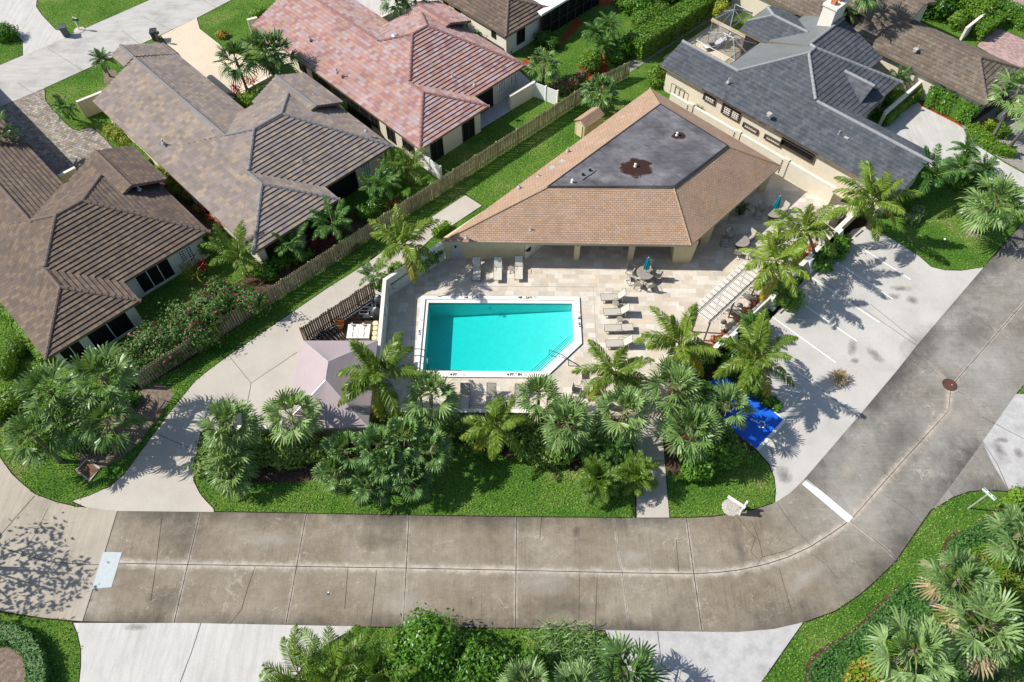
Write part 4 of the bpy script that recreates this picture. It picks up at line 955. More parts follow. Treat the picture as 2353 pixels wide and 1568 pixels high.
nt.links.new(bpn.outputs[0],gl.inputs['Normal']); mxw=nt.nodes.new('ShaderNodeMixShader'); nt.links.new(fr_n.outputs[0],mxw.inputs[0]); nt.links.new(tb.outputs[0],mxw.inputs[1]); nt.links.new(gl.outputs[0],mxw.inputs[2]); nt.links.new(mxw.outputs[0],wo_.inputs['Surface'])
va=nt.nodes.new('ShaderNodeVolumeAbsorption'); va.inputs['Color'].default_value=(.0,.93,.915,1); va.inputs['Density'].default_value=.95; nt.links.new(va.outputs[0],wo_.inputs['Volume'])
m=M(); m.prism([p for p in expand(POOL,.02)],-2.0,-.06); obj('water',m,w_,pool)
# tile line under the coping
m=M(); wi=expand(POOL,-.012); riser(m,wi,-.16,-.02); obj('waterline_tile',m,flat('turquoise_tile',(.10,.32,.33),.3,.5),pool)
m=M(); c=P(1126,703); m.lathe((c.x,POOL[0].y-.03,-.6),[(.10,-.08),(.10,.08)],12); obj('pool_light',m,MT['alu'],pool)
# depth markers
def text(s,loc,size,rz,parent,mat='text',name='depth_marker',flat_=True,rx=0.0):
    cu=bpy.data.curves.new(name,'FONT'); cu.body=s; cu.size=size; cu.align_x='CENTER'; cu.align_y='CENTER'; cu.offset=.012*size/.16
    tmp=bpy.data.objects.new('tmp',cu); me=bpy.data.meshes.new_from_object(tmp); bpy.data.objects.remove(tmp); bpy.data.curves.remove(cu)
    mt=Matrix.Translation(V(loc)-V(ROOT[parent.name]))@Matrix.Rotation(rz,4,'Z')@Matrix.Rotation(rx,4,'X'); me.transform(mt); me.materials.append(MT[mat])
    o=bpy.data.objects.new(name,me); COL.objects.link(o); o.parent=parent; return o
def nodive(c,parent):
    m=M(); k=18
    for i in range(k):
        a,b=2*math.pi*i/k,2*math.pi*(i+1)/k; m.face([(c.x+r*math.cos(q),c.y+r*math.sin(q),.156) for r,q in((.11,a),(.11,b),(.085,b),(.085,a))])
    m.ribbon([c+V((-.07,.07,0)),c+V((.07,-.07,0))],.025,.1565); obj('no_diving_mark',m,MT['copej'],parent)
for (u,v,s,rz) in ((1083,686.5,'4 FT 6 IN',180),(1207,688,'4 FT 6 IN',180),(1042,866,'4 FT',0),(1182,867,'4 FT 6 IN',0)):
    c=P(u,v,.15); yy=(outer[0].y+ringin[0].y)/2 if v<700 else (outer[4].y+ringin[4].y)/2
    text(s,(c.x,yy,.157),.26,R(rz),cop); nodive(V((c.x+(.75 if rz else .75),yy,0)),cop)
text('4 FT 6 IN',(P(1083,690).x,ringin[0].y-.006,.10),.12,R(0),cop,rx=R(90)); text('4 FT 6 IN',(P(1207,690).x,ringin[0].y-.006,.10),.12,R(0),cop,rx=R(90))
c=P(1332,740,.15); text('3 FT 6 IN',((outer[1].x+ringin[1].x)/2+.08,c.y,.157),.24,R(92),cop); c=P(1334,717,.15); nodive(V(((outer[1].x+ringin[1].x)/2+.04,c.y,0)),cop)
c=P(963,764,.15); text('5 FT',((outer[0].x*.6+outer[4].x*.4+ringin[0].x*.6+ringin[4].x*.4)/2,c.y,.157),.24,R(88),cop); nodive(V(((outer[0].x*.7+outer[4].x*.3+ringin[0].x*.7+ringin[4].x*.3)/2,P(966,739).y,0)),cop)
# deck expansion line round the pool
m=M(); DL=[P(953.6,657.5),P(1363.4,660.4),P(1373,842),P(1288,936),P(936,930)]
m.ribbon(DL+[DL[0]],.035,.034); struct('deck_joint',m,MT['gravel'])
m=M(); m.ribbon([P(1373,842),P(1282,936)],.03,.0345); struct('deck_joint',m,MT['gravel'])
# ladder and hand rail
la=P(967,826,.05); t=thing('pool_ladder',(la.x,la.y,.15),'steel pool ladder with two looped rails at the left edge of the pool','ladder')
for k,dy in enumerate((.28,-.28)):
    x=la.x; y=la.y+dy; m=M(); m.tube([(x-.55,y,.15),(x-.55,y,.75),(x-.45,y,.92),(x-.1,y,.97),(x+.25,y,.85),(x+.42,y,.4),(x+.42,y,-1.0)],.028,7); obj('rail',m,MT['chrome'],t)
m=M()
for k in range(4): m.box((la.x+.42,la.y,-.15-.25*k),(.09,.5,.03))
obj('tread',m,MT['alu'],t)
hr=[B3(415,1062),B3(550,1100),B3(553,1155),B3(632,1158)]
t=thing('hand_rail',tuple(hr[2]),'dark blue steel hand rail over the pool steps at the cut corner','rail')
a=B3(413,1060,-.2); m=M(); e=B3(553,1155,.03); f=B3(632,1160,.03)
m.tube([e,B3(552,1108,.85),B3(505,1076,.95),B3(415,1042,.80),B3(413,1062,.3),B3(413,1070,-.6)],.032,7); obj('tube',m,MT['navyrail'] if 'navyrail' in MT else flat('blue_steel',(.03,.09,.16),.35,.6,metal=.3),t)
m=M(); m.tube([e,f],.026,6); m.tube([f,B3(552,1108,.85)],.03,6); obj('brace',m,flat('dark_blue_steel',(.035,.06,.09),.35,.6,metal=.3),t)

# ---------------------------------------------------------------- walls of the pool area
def wallthing(name,label,pts,th,h,mat,capmat=None,z0=0.0,cat='wall',capw=.1,caph=.07):
    c=sum((V(p) for p in pts),V((0,0,0)))/len(pts); t=thing(name,(c.x,c.y,0),label,cat)
    for i in range(len(pts)-1):
        m=M(); a,b=V(pts[i]),V(pts[i+1]); d=(b-a).normalized()
        m.wall(a-d*(th*.45 if i else 0),b,th,z0,h-.003*i); w1=obj('wall',m,MT[mat],t)
        if capmat:
            k=M(); k.wall(a-d*(.02+(th*.45 if i else 0)),b+d*.02,th+capw,h-.003*i,h+caph-.003*i); obj('cap',k,MT[capmat],w1)
    return t
W1=[P(1021,596),P(892,682),P(883,790),P(868,948)]
w1=wallthing('pool_wall','tall pale wall left of the pool with a life ring and rescue pole',W1,.22,1.95,'wallgrey','cap',capw=.04)
dw=(W1[1]-W1[0]).normalized(); nw=V((-dw.y,dw.x,0)); nw=nw if nw.y<0 or nw.x>0 else -nw
def onw(i,f,z,off=.15):
    a,b=W1[i],W1[i+1]; d=(b-a).normalized(); n=V((-d.y,d.x,0)); n=n if n.x>0 else -n
    return a.lerp(b,f)+n*off+V((0,0,z)),d,n
m=M(); p,d,n=onw(1,.55,1.25,.17)
for i in range(20):
    a,b=2*math.pi*i/20,2*math.pi*(i+1)/20; m.tube([p+d*.30*math.cos(a)+V((0,0,.30*math.sin(a))),p+d*.30*math.cos(b)+V((0,0,.30*math.sin(b)))],.065,7,cap=False)
one('life_ring',m,MT['ring'],'white life ring hanging on the tall wall left of the pool','life ring')
m=M(); p0,_,_=onw(0,.12,1.35); p1,_,_=onw(0,.93,1.25); m.tube([p0,p1],.03,6); m.tube([p1,p1+V((.1,-.2,-.2)),p1+V((.3,-.25,-.22))],.02,5)
one('rescue_pole',m,MT['dmetal'],'long dark rescue pole hung along the pale pool wall','pole')
m=M(); p,d,n=onw(0,.50,1.05,.13); m.box(p,(.42,.04,.26),math.atan2(d.y,d.x)); one('wall_sign',m,MT['black'],'small black notice on the pool wall under the palm frond','sign')
m=M(); p,d,n=onw(0,.43,1.35,.13); m.box(p,(.34,.04,.36),math.atan2(d.y,d.x)); one('wall_sign',m,flat('blue_sign',(.03,.30,.55),.5,.4),'small blue sign on the pool wall under the palm frond','sign')
m=M(); p,d,n=onw(2,.32,.9,.13); m.box(p,(.24,.05,.3),math.atan2(d.y,d.x)); one('wall_box',m,MT['dmetal'],'small dark electric box on the tall wall below the life ring','box')
wallthing('low_pool_wall','low cream wall along the bottom edge of the pool deck',[P(868,957),P(1352,962)],.22,.85,'stuccop','cap',capw=.06)
m=M(); c=P(1360,962); m.box((c.x,c.y,.6),(.45,.45,1.2)); m.box((c.x,c.y,1.23),(.55,.55,.08)); one('gate_pier',m,MT['cap'],'square pale gate pier at the end of the low pool wall','pier')
wallthing('equipment_wall','beige wall with pale cap below the mauve canopy',[P(560,1006),P(862,1003)],.2,1.35,'stuccop','cap')
m=M()
for k in range(3): m.wall(P(690,1004)+V((0,0,0)),P(800,1004),.06,1.45+k*.18,1.55+k*.18)
one('timber_rail',m,MT['woodt'],'brown timber rail on the beige wall under the canopy edge','rail')
W3=[P(1560,900),P(1648,806),P(1764,697),P(1924,538),P(1976,488)]
w3=wallthing('parking_wall','low cream wall with white piers between deck and parking lot',W3,.25,1.05,'stuccop','cap',capw=.08)
def pier(p,lbl):
    d=(W3[3]-W3[2]).normalized(); n=V((d.y,-d.x,0)); rz=math.atan2(d.y,d.x)
    m=M(); vs=[]; 
    for s_ in(-.28,.28):
        for x,z in((0,0),(.62,0),(.25,1.1),(0,1.1)): vs.append(p+d*s_+n*(.12+x)+V((0,0,z)))
    m.add(vs,[(0,3,2,1),(4,5,6,7),(0,1,5,4),(1,2,6,5),(2,3,7,6),(3,0,4,7)]); obj('buttress',m,MT['white'],w3)
for f in (.06,.5,.93): pier(W3[2].lerp(W3[3],f),'')
pier(W3[1].lerp(W3[2],.2),'');pier(W3[1].lerp(W3[2],.98),'')
# boundary wall of the slate house
bw=ab(B4(690,135,0))[1]; ba0=ab(A3(1290,668,1.7))[0]; ba1=ab(A4(1010,1345,1.7))[0]
t=wallthing('boundary_wall','long cream boundary wall between the pool house and slate house',[L(ba0,bw),L(ba1,bw)],.2,1.7,'stucco','cap',capw=.05)
for (u,v) in ((1450,745),(1780,945)):
    a_=ab(A3(u,v,1.7))[0]; m=M(); m.box(L(a_,bw,.95),(.5,.34,1.9),AL); pi_=obj('pier',m,MT['stucco'],t); m=M()
    for k in range(6): m.box(L(a_-.26,bw-.12,.35+k*.24),(.12,.14,.12),AL)
    obj('vent_hole',m,MT['black'],pi_)
for (u,v) in ((2130,1140),):
    a_=ab(A3(u,v,1.7))[0]; m=M(); m.box(L(a_,bw,.95),(.5,.34,1.9),AL); pi_=obj('pier',m,MT['stucco'],t); m=M()
    for k in range(6): m.box(L(a_-.26,bw-.12,.35+k*.24),(.12,.14,.12),AL)
    obj('vent_hole',m,MT['black'],pi_)
m=M(); m.sheet([L(ba0,bw),L(ba1+.5,bw),L(ba1+.5,52.4),L(ba0,52.4)],.03); struct('side_yard',m,MT['stuccop'] if False else MT['conc_tan'])
# other garden walls
def gwall(label,p,q,h,mat='stuccop',capm='cap',th=.22,name='garden_wall'): return wallthing(name,label,[p,q],th,h,mat,capm,capw=.04)
gwall('cream stub wall at the corner of the taupe tile house beside the lawn',A1(612,845),A1(790,772),1.7)
gwall('cream stub wall at the left corner of the pink tile house',A2(45,258),A2(112,240),1.7,'stucco')
gwall('low cream wall beside the palms at the top of the tan driveway',A1(1770,690),A1(1965,585),.7)
gwall('low pale wall behind the pink roof beside the white driveway',A2(960,188),A2(1195,70),.8,'stucco')
gwall('cream patio wall behind the pink house ending at the white gate',A2(1892,790),A2(2062,690),1.5,'stucco')
gwall('cream courtyard wall between two wings of the dark brown house',A1(505,1400),A1(620,1340),2.1)
gwall('pale wall with climbing vines along the white driveway of the slate house',A4(1305,905),A4(1582,665),1.5,'stucco2')
gwall('pale wall between clipped hedges at the top right',A4(1890,290),A4(2070,145),1.3,'stucco2')
gwall('cream wall behind the leaning palm trunks at the right edge',A4(2120,910),A4(2290,770),1.1,'stucco2')
gwall('pale wall piece under the coconut palm at the top of the parking lot',P(2002,500),P(2030,486),1.0,'cap')
for lb,p,q in (('white vinyl fence panel by the fan palm at the corner of the pink house patio',A2(2066,695),A2(2230,760)),('white vinyl fence panel behind the areca palms beside the pink house',A2(1250,1185),A2(1405,1300))):
    t=thing('vinyl_fence',tuple((p+q)/2),lb,'fence'); m=M(); m.wall(p,q,.05,.05,1.6); pn_=obj('panel',m,MT['white'],t)
    for f in(0,.5,1):
        m=M(); c=p.lerp(q,f); m.box((c.x,c.y,.85),(.13,.13,1.7),AL); obj('post',m,MT['white'],t)
# ---------------------------------------------------------------- timber fences
def fence(label,p,q,h,mat,pw=.14,gap=.03,side=1,seed=1,name='picket_fence'):
    rng=random.Random(seed); d=(q-p); l=d.length; d.normalize(); n=V((d.y,-d.x,0))*side; rz=math.atan2(d.y,d.x)
    t=thing(name,tuple((p+q)/2),label,'fence'); m=M(); k=0.0
    while k<l:
        c=p+d*(k+pw/2)+n*.03; hh=h*(1+rng.uniform(-.03,.02)); tl=rng.uniform(-.02,.02)
        a=c-d*pw/2; b=c+d*pw/2; nn=n*.012
        top=[a+V((0,0,hh-.05)),a+d*pw*.25+V((0,0,hh)),b-d*pw*.25+V((0,0,hh)),b+V((0,0,hh-.05))]
        f=[a+V((0,0,.04)),b+V((0,0,.04))]+list(reversed(top)); f=[x+n*tl for x in f]
        m.face([x+nn for x in f]); m.face([x-nn for x in reversed(f)])
        for x in range(len(f)): y=(x+1)%len(f); m.face([f[x]-nn,f[y]-nn,f[y]+nn,f[x]+nn])
        k+=pw+gap
    obj('pickets',m,MT[mat],t)
    for z in(.35,h*.8):
        m=M(); m.wall(p-n*.02,q-n*.02,.05,z,z+.09); obj('rail',m,MT[mat],t)
    k=0
    while k<=l: m=M(); c=p+d*k-n*.07; m.box((c.x,c.y,h/2),(.09,.09,h-.1),rz); obj('post',m,MT[mat],t); k+=2.4
    return t
f0=[P(325,893),P(540,752),P(869,505),P(1030,401),P(1332,238)]
LF=[V((p.x,p.y,0)) for p in f0]
fence('long weathered picket fence from the left palms up behind the pool house',LF[0],LF[-1],1.75,'wood',pw=.15,gap=.045,seed=3)
fence('short weathered picket fence at the end of the trimmed hedge',P(1386,205),P(1442,178),1.75,'wood',pw=.15,gap=.045,seed=4)
fence('dark brown picket fence round the pool pump yard',P(702,787),P(862,680),1.8,'wood2',seed=5)
fence('short dark brown picket fence closing the pump yard beside the canopy',P(703,786),P(716,806),1.8,'wood2',seed=6)
c_=A3(1275,690); m=M(); 
for k in range(4): m.tube([c_+AD*(k*.5),c_+AD*(k*.5)+V((0,0,1.4))],.03,5)
m.tube([c_+V((0,0,1.4)),c_+AD*1.5+V((0,0,1.4))],.03,5); m.tube([c_+V((0,0,.2)),c_+AD*1.5+V((0,0,.2))],.03,5)
one('metal_gate',m,MT['dmetal'],'small dark metal gate behind the top corner of the pool house','gate')
# ---------------------------------------------------------------- pool furniture
G_L='sun loungers on the pool deck'
def lounger(loc,rz,label,sl,angle=48):
    t=thing('sun_lounger',loc,label,'sun lounger',G_L,rz); w=.31
    ca,sa=math.cos(R(angle)),math.sin(R(angle)); h=.36; bl=.82
    fr=M()
    for y in(-w,w):
        fr.tube([(-1.15,y,h-.02),(.1,y,h),(.1+bl*ca,y,h+bl*sa)],.022,5)
        fr.tube([(-1.0,y,h-.03),(-.98,y,.03),(-.55,y,.02),(.25,y,.02),(.5,y,.05),(.42,y,.30),(.10,y,h)],.018,5)
        if angle>10: fr.tube([(.1+bl*.6*ca,y,h+bl*.6*sa),(.62,y,.04),(.40,y,.02)],.015,5)
        fr.tube([(-.25,y*1.12,h),(-.25,y*1.15,h+.2),(.12,y*1.15,h+.24),(.22,y*1.1,h+.12)],.018,5)
    for x,z in((-1.15,h-.02),(.1,h-.02)): fr.tube([(x,-w,z),(x,w,z)],.022,5)
    fr.tube([(.1+bl*ca,-w,h+bl*sa),(.1+bl*ca,w,h+bl*sa)],.022,5); fr.tube([(-.5,-w,.03),(-.5,w,.03)],.015,5); fr.tube([(.3,-w,.03),(.3,w,.03)],.015,5)
    obj('frame',fr,MT['metal'],t,local=True)
    m=M(); m.box((-.53,0,h-.005),(1.2,.58,.014)); obj('seat_sling',m,MT[sl],t,local=True)
    m=M(); c=V((.1+bl/2*ca,0,h+bl/2*sa)); m.box(c,(bl-.04,.58,.014),0,0,-R(angle)); obj('back_sling',m,MT[sl],t,local=True)
    return t
Z=.03
def at(u,v,z=Z): p=P(u,v,z); return (p.x,p.y,z)
LG=[((1095.5,624),90,'pale sun lounger nearest the shower door on the pool house wall','sling',52),((1144.3,624),90,'pale sun lounger in the middle of the three below the pool house wall','sling',52),((1192,622),90,'pale sun lounger just right of a small round table by the wall','sling',52),
 ((1415,689),2,'taupe lounger right of the pool with raised back, nearest the dining table','sling2',50),((1422,723),2,'taupe lounger with raised back between two small round tables','sling2',46),((1424,760),1,'taupe lounger lying flat right of the pool','sling2',6),((1428,795),2,'taupe lounger right of the pool closest to the coconut palm fronds','sling2',46),
 ((1069,916),88,'taupe lounger below the pool in plain view between two palms','sling2',50),((1129,916),88,'taupe lounger below the pool hidden under the small coconut palm','sling2',50),((1193,918),88,'taupe lounger below the pool partly hidden by a sabal palm crown','sling2',50)]
for (p,r,lb,sl,an) in LG: lounger(at(*p),R(r),lb,sl,an)
def side_table(loc,label,h=.42,r=.24):
    t=thing('side_table',loc,label,'side table','small round side tables'); m=M(); m.lathe((0,0,0),[(r,h),(r,h+.02),(r*.9,h+.03)],20); obj('top',m,MT['table'],t,local=True)
    for k in range(3):
        a=2*math.pi*k/3; m=M(); m.tube([(r*.75*math.cos(a),r*.75*math.sin(a),h),(r*.5*math.cos(a),r*.5*math.sin(a),h*.5),(r*.95*math.cos(a),r*.95*math.sin(a),.01)],.014,5); obj('leg',m,MT['metal'],t,local=True)
    return t
for p,lb in (((1174,625),'small round side table between two pale loungers by the pool house'),((1413,704),'small round side table below the upper taupe lounger'),((1423,741),'small round side table above the flat taupe lounger'),((1697,710),'small round dark side table near the top of the pergola edge'),((1660,748),'small round dark side table near the bottom of the pergola edge')): side_table(at(*p),lb)
def chair(loc,rz,label,group,sl='sling2'):
    t=thing('dining_chair',loc,label,'chair',group,rz); fr=M(); w=.27
    for y in(-w,w):
        fr.tube([(.30,y,.02),(.26,y,.42),(.22,y,.64),(-.2,y,.64),(-.24,y,.62)],.016,5)
        fr.tube([(.30,y,.02),(-.32,y,.02),(-.22,y,.40),(-.34,y,.95)],.016,5); fr.tube([(.26,y,.42),(-.22,y,.40)],.016,5)
    for x,z in((.26,.42),(-.34,.95),(-.32,.02)): fr.tube([(x,-w,z),(x,w,z)],.016,5)
    obj('frame',fr,MT['metal'],t,local=True)
    m=M(); m.box((.02,0,.415),(.48,.5,.012)); obj('seat',m,MT[sl],t,local=True)
    m=M(); m.box((-.285,0,.69),(.54,.5,.012),0,0,-R(90+12)); obj('backrest',m,MT[sl],t,local=True)
    return t
def dtable(u,v,label,r=.66):
    p=P(u,v,.74); t=thing('dining_table',(p.x,p.y,Z),label,'table','round dining tables'); m=M(); m.lathe((0,0,0),[(r,.69),(r,.72),(r-.03,.73)],32); tp=obj('tabletop',m,MT['table'],t,local=True)
    m=M()
    for k in range(16):
        a=2*math.pi*k/16; b=2*math.pi*(k+1)/16; m.face([(q*math.cos(x),q*math.sin(x),.734) for q,x in((.34,a),(.34,b),(.32,b),(.32,a))])
    obj('inlay',m,MT['metal'],tp,local=True)
    m=M(); m.lathe((0,0,0),[(.28,0),(.26,.04),(.05,.06),(.05,.69)],14); obj('pedestal',m,MT['metal'],t,local=True)
    for k in range(4):
        a=R(45+90*k); m=M(); m.tube([(.55*math.cos(a),.55*math.sin(a),.01),(.35*math.cos(a),.35*math.sin(a),.35),(.5*math.cos(a),.5*math.sin(a),.69)],.02,5); obj('leg',m,MT['metal'],t,local=True)
    return p
def umbrella(p,label,mat,zt=2.45):
    t=thing('umbrella',(p.x,p.y,Z),label,'umbrella','closed parasols standing in the tables'); m=M(); m.tube([(0,0,.02),(0,0,zt)],.022,8); obj('pole',m,MT['alu'],t,local=True)
    m=M(); rng=random.Random(int(p.x*10)); n=16; prof=[(.05,zt),(.10,zt-.25),(.15,zt-.7),(.19,zt-1.05),(.20,zt-1.22),(.11,zt-1.30)]; vs=[]
    for r,z in prof:
        for j in range(n):
            a=2*math.pi*j/n; k=(1.25 if j%2 else .6)*rng.uniform(.9,1.1); vs.append((r*k*math.cos(a+z*.4),r*k*math.sin(a+z*.4),z+rng.uniform(-.03,.03)))
    fs=[(i*n+j,i*n+(j+1)%n,(i+1)*n+(j+1)%n,(i+1)*n+j) for i in range(len(prof)-1) for j in range(n)]+[tuple(range(n))]
    m.add(vs,fs); ca_=obj('canopy',m,MT[mat],t,local=True); m=M(); m.lathe((0,0,zt-.02),[(.04,0),(.05,.05),(.01,.10)],8); obj('finial',m,MT['alu'],ca_,local=True)
def setof(u,v,lb,chairs,grp,um=None):
    c=dtable(u,v,lb)
    for ang,dist,cl in chairs:
        a=R(ang); chair((c.x+dist*math.cos(a),c.y+dist*math.sin(a),Z),a+math.pi,cl,grp)
    if um: umbrella(c,*um)
setof(1483,627,'speckled round table with a teal umbrella between pool house and pergola',[(150,1.15,'chair at the upper left of the middle table, under the eave shade'),(70,1.0,'chair behind the closed teal umbrella at the middle table'),(200,1.05,'chair at the left of the middle table facing the pergola'),(240,1.0,'chair at the lower left of the middle table'),(285,1.05,'chair at the bottom of the middle table nearest the pool'),(-5,.95,'chair at the right of the middle table beside the long umbrella shadow')],'chairs round the middle table',('closed teal umbrella standing in the middle table','teal'))
setof(1365,902,'speckled round table below the pool under coconut fronds',[(165,1.15,'chair at the left of the lower table beside the pool corner'),(110,1.15,'chair at the top of the lower table behind the frond'),(240,1.05,'chair at the lower left of the lower table'),(275,1.1,'chair at the bottom of the lower table by the sabal palm'),(320,1.0,'chair at the lower right of the lower table under the palm crown')],'chairs round the lower table',('closed dark blue umbrella standing in the lower table','navy',2.2))
setof(1779,487,'round table with teal umbrella half in the roof shade by the boundary wall',[(130,1.1,'shaded dark chair above left of the upper right table'),(175,1.15,'shaded dark chair left of the upper right table'),(35,1.15,'sunlit chair with bright back right of the upper right table'),(-80,1.05,'chair below the upper right table beside palm fronds'),(-40,1.05,'chair lower right of the upper right table under fronds')],'chairs round the upper right table',('closed teal umbrella leaning over the upper right table by the boundary wall','teal'))
setof(1703,553,'round table without umbrella at the corner of the pool house shade',[(125,1.1,'shaded dark chair above left of the table without umbrella'),(170,1.15,'shaded dark chair left of the table without umbrella'),(40,1.15,'sunlit chair with bright back right of the table without umbrella'),(-110,1.05,'chair below the table without umbrella'),(-60,1.1,'chair lower right of the table without umbrella by the palm fronds')],'chairs round the table without umbrella')
# pergola
pz=2.45
PA,PB,PC,PD=P(1588,711,pz),P(1709,601,pz),P(1757,626,pz),P(1632,748,pz)
t=thing('pergola',(((PA+PC)/2).x,((PA+PC)/2).y,Z),'slatted white pergola between the deck and the parking wall','pergola')
du=(PB-PA); lu=du.length; du.normalize(); dv=(PD-PA)-du*((PD-PA).dot(du)); lv=dv.length; dv.normalize(); rz=math.atan2(du.y,du.x)
n=18
for k in range(n): 
    m=M(); o=PA+dv*(lv*(k+.5)/n); m.box(tuple(o+du*(lu/2)+V((0,0,.03))),(lu,.05,.03),rz); obj('slat',m,MT['slatw'],t)
for k in range(13):
    m=M(); o=PA+du*(lu*(k+.5)/13); m.box(tuple(o+dv*(lv/2)-V((0,0,.05))),(.07,lv-.04,.12),rz); obj('rafter',m,MT['slatb'],t)
for f in(.24,.285,.86,.905):
    m=M(); o=PA+dv*(lv*f); m.box(tuple(o+du*(lu/2)-V((0,0,.20))),(lu-.1,.05,.18),rz); obj('beam',m,MT['slatb'],t)
    m=M(); m.box(tuple(o+du*(lu/2)+V((0,0,.052))),(lu,.028,.012),rz); obj('dark_batten',m,MT['slatb'],t)
for f,g in((.262,.03),(.262,.5),(.262,.97),(.88,.03),(.88,.5),(.88,.97)):
    m=M(); o=PA+dv*(lv*f)+du*(lu*g); m.box((o.x,o.y,(pz-.3)/2+.015),(.09,.09,pz-.3),rz); obj('post',m,MT['slatb'],t)
# benches under the outer edge of the pergola
def bench(loc,rz,label,L_=1.3,mat='metal'):
    t=thing('bench',loc,label,'bench','metal benches on the deck',rz)
    m=M()
    for k in range(7): m.box((-.18+k*.06,0,.43),(.035,L_,.02))
    obj('seat',m,MT[mat],t,local=True); m=M()
    for k in range(11): m.box((-.27,-L_/2+.06+k*(L_-.12)/10,.68),(.015,.03,.42))
    for z in(.48,.90): m.box((-.27,0,z),(.03,L_,.04))
    obj('backrest',m,MT[mat],t,local=True)
    for x in(-.22,.2):
        for y in(-L_/2+.08,L_/2-.08): m=M(); m.box((x,y,.21),(.04,.04,.42)); obj('leg',m,MT[mat],t,local=True)
bench(at(1469,884),R(90),'dark slatted metal bench by the gate below the leaning coconut palm',2.0,'dmetal')
for (u,v,lb) in ((1679,727,'brown metal bench between the two small tables by the pergola'),(1714,690,'brown metal bench at the upper end of the pergola by the red shrubs')): bench(at(u,v),rz+R(90)+R(90),lb,1.2)
# grill, plant pot, bins by the boundary wall
g_=B4(1000,420); t=thing('grill',(g_.x,g_.y,Z),'black and steel barbecue grill beside the parking wall','grill',rz=rz)
m=M(); m.box((0,0,.45),(1.5,.6,.8)); obj('cabinet',m,MT['dmetal'],t,local=True); m=M(); m.tube([(-.55,0,.88),(.55,0,.88)],.27,12); hd_=obj('hood',m,MT['chrome'],t,local=True); m=M(); m.tube([(-.4,-.3,.95),(.4,-.3,.95)],.02,6); obj('handle',m,MT['alu'],hd_,local=True)
m=M(); m.box((.62,0,.88),(.26,.6,.04)); obj('side_shelf',m,MT['alu'],t,local=True)
b_=B4(830,195); t=thing('wall_hose_reel',(b_.x,b_.y,Z),'round brown hose reel stand at the foot of the boundary wall','hose reel'); m=M(); m.lathe((0,0,0),[(.22,.0),(.26,.7),(.27,.75)],16); obj('drum',m,MT['soffit'],t,local=True); m=M(); m.lathe((0,0,0),[(.27,.75),(.24,.80),(.02,.82)],16); obj('lid',m,MT['metal'],t,local=True)
# ---------------------------------------------------------------- canopy and pump yard
cz,ct=2.55,3.9
K=[P(697,783,cz),P(868,783,cz),P(846,982,cz),P(644,985,cz)]; T0,T1=P(754,831,ct),P(747.5,873,ct)
cc=sum(K,V((0,0,0)))/4; t=thing('shade_canopy',(cc.x,cc.y,0),'large mauve fabric canopy left of the pool','canopy')
def sag(m,f,n=6):
    # a taut cloth panel that dips a little between its edges
    a,b,c,d=f
    g=[[ (a.lerp(b,i/n)).lerp(d.lerp(c,i/n),j/n)-V((0,0,.10*math.sin(math.pi*i/n)*math.sin(math.pi*min(1,j/n)))) for i in range(n+1)] for j in range(n+1)]
    for j in range(n):
        for i in range(n):
            q=[g[j][i],g[j][i+1],g[j+1][i+1],g[j+1][i]]; q2=[q[0]]
            for x in q[1:]:
                if all((x-y).length>1e-5 for y in q2): q2.append(x)
            if len(q2)>2: m.face(q2)
pn=[(K[0],K[1],T0,T0),(K[1],K[2],T1,T0),(K[2],K[3],T1,T1),(K[3],K[0],T0,T1)]
for f in pn: 
    m=M(); sag(m,f); m.smooth=True
    obj('canopy_panel',m,MT['canopy'],t)
m=M()
for i in range(4): a,b=K[i],K[(i+1)%4]; m.face([a,b,b-V((0,0,.12)),a-V((0,0,.12))])
obj('valance',m,MT['canopy'],t)
m=M()
for a,b in((K[0],T0),(K[1],T0),(T0,T1),(T1,K[2]),(T1,K[3])): m.tube([a-V((0,0,.03)),b-V((0,0,.03))],.035,6)
obj('frame',m,MT['alu'],t)
for k in K: m=M(); c=k+(cc-k).normalized()*.12; m.tube([(c.x,c.y,0),(c.x,c.y,cz-.04)],.05,8); obj('post',m,MT['alu'],t)
m=M(); m.sheet([P(703,788),P(862,684),P(884,690),P(878,790),P(866,860),P(716,840)],.03); struct('pump_yard_ground',m,MT['mulch'])
for (u,v,lb) in ((868,690,'black pool filter tank with clamp band nearest the fence corner'),(863,718,'black pool filter tank with clamp band beside the heater boxes')):
    p=P(u,v,.5); t=thing('filter_tank',(p.x,p.y,.03),lb,'filter tank','black filter tanks in the pump yard'); m=M(); m.smooth=True; m.lathe((0,0,0),[(.34,0),(.36,.1),(.36,.62),(.30,.78),(.14,.88),(.02,.90)],18); obj('tank',m,MT['binb'],t,local=True)
    m=M(); m.lathe((0,0,0),[(.375,.42),(.395,.44),(.395,.52),(.375,.54)],18); obj('clamp_band',m,MT['dmetal'],t,local=True); m=M(); m.tube([(-.12,0,.92),(.1,.05,.96)],.05,6); m.tube([(0,0,.86),(0,0,.95)],.06,6); m.tube([(-.05,-.1,.93),(.05,.12,.93)],.03,5); obj('valve',m,MT['pvc'],t,local=True)
t=thing('pool_plumbing',tuple(P(845,722,.2)),'grey pipe work in front of the two black filter tanks','pipes'); m=M()
pp=lambda u,v,z=.3: P(u,v,z)
for pts in ([(826,722),(826,714),(850,714),(850,706),(858,706)],[(826,722),(846,722),(846,710),(856,710)],[(855,722),(855,690),(862,686)],[(862,724),(862,700),(858,700)],[(836,706),(850,706)],[(842,728),(868,728)],[(786,738),(860,690)],[(756,757),(780,745)]): m.tube([pp(*q) for q in pts],.045,6)
obj('pipe',m,MT['pvc'],t)
m=M(); c=P(843,730,.2); m.box(c,(.5,.3,.35)); obj('pump',m,MT['binb'],t)
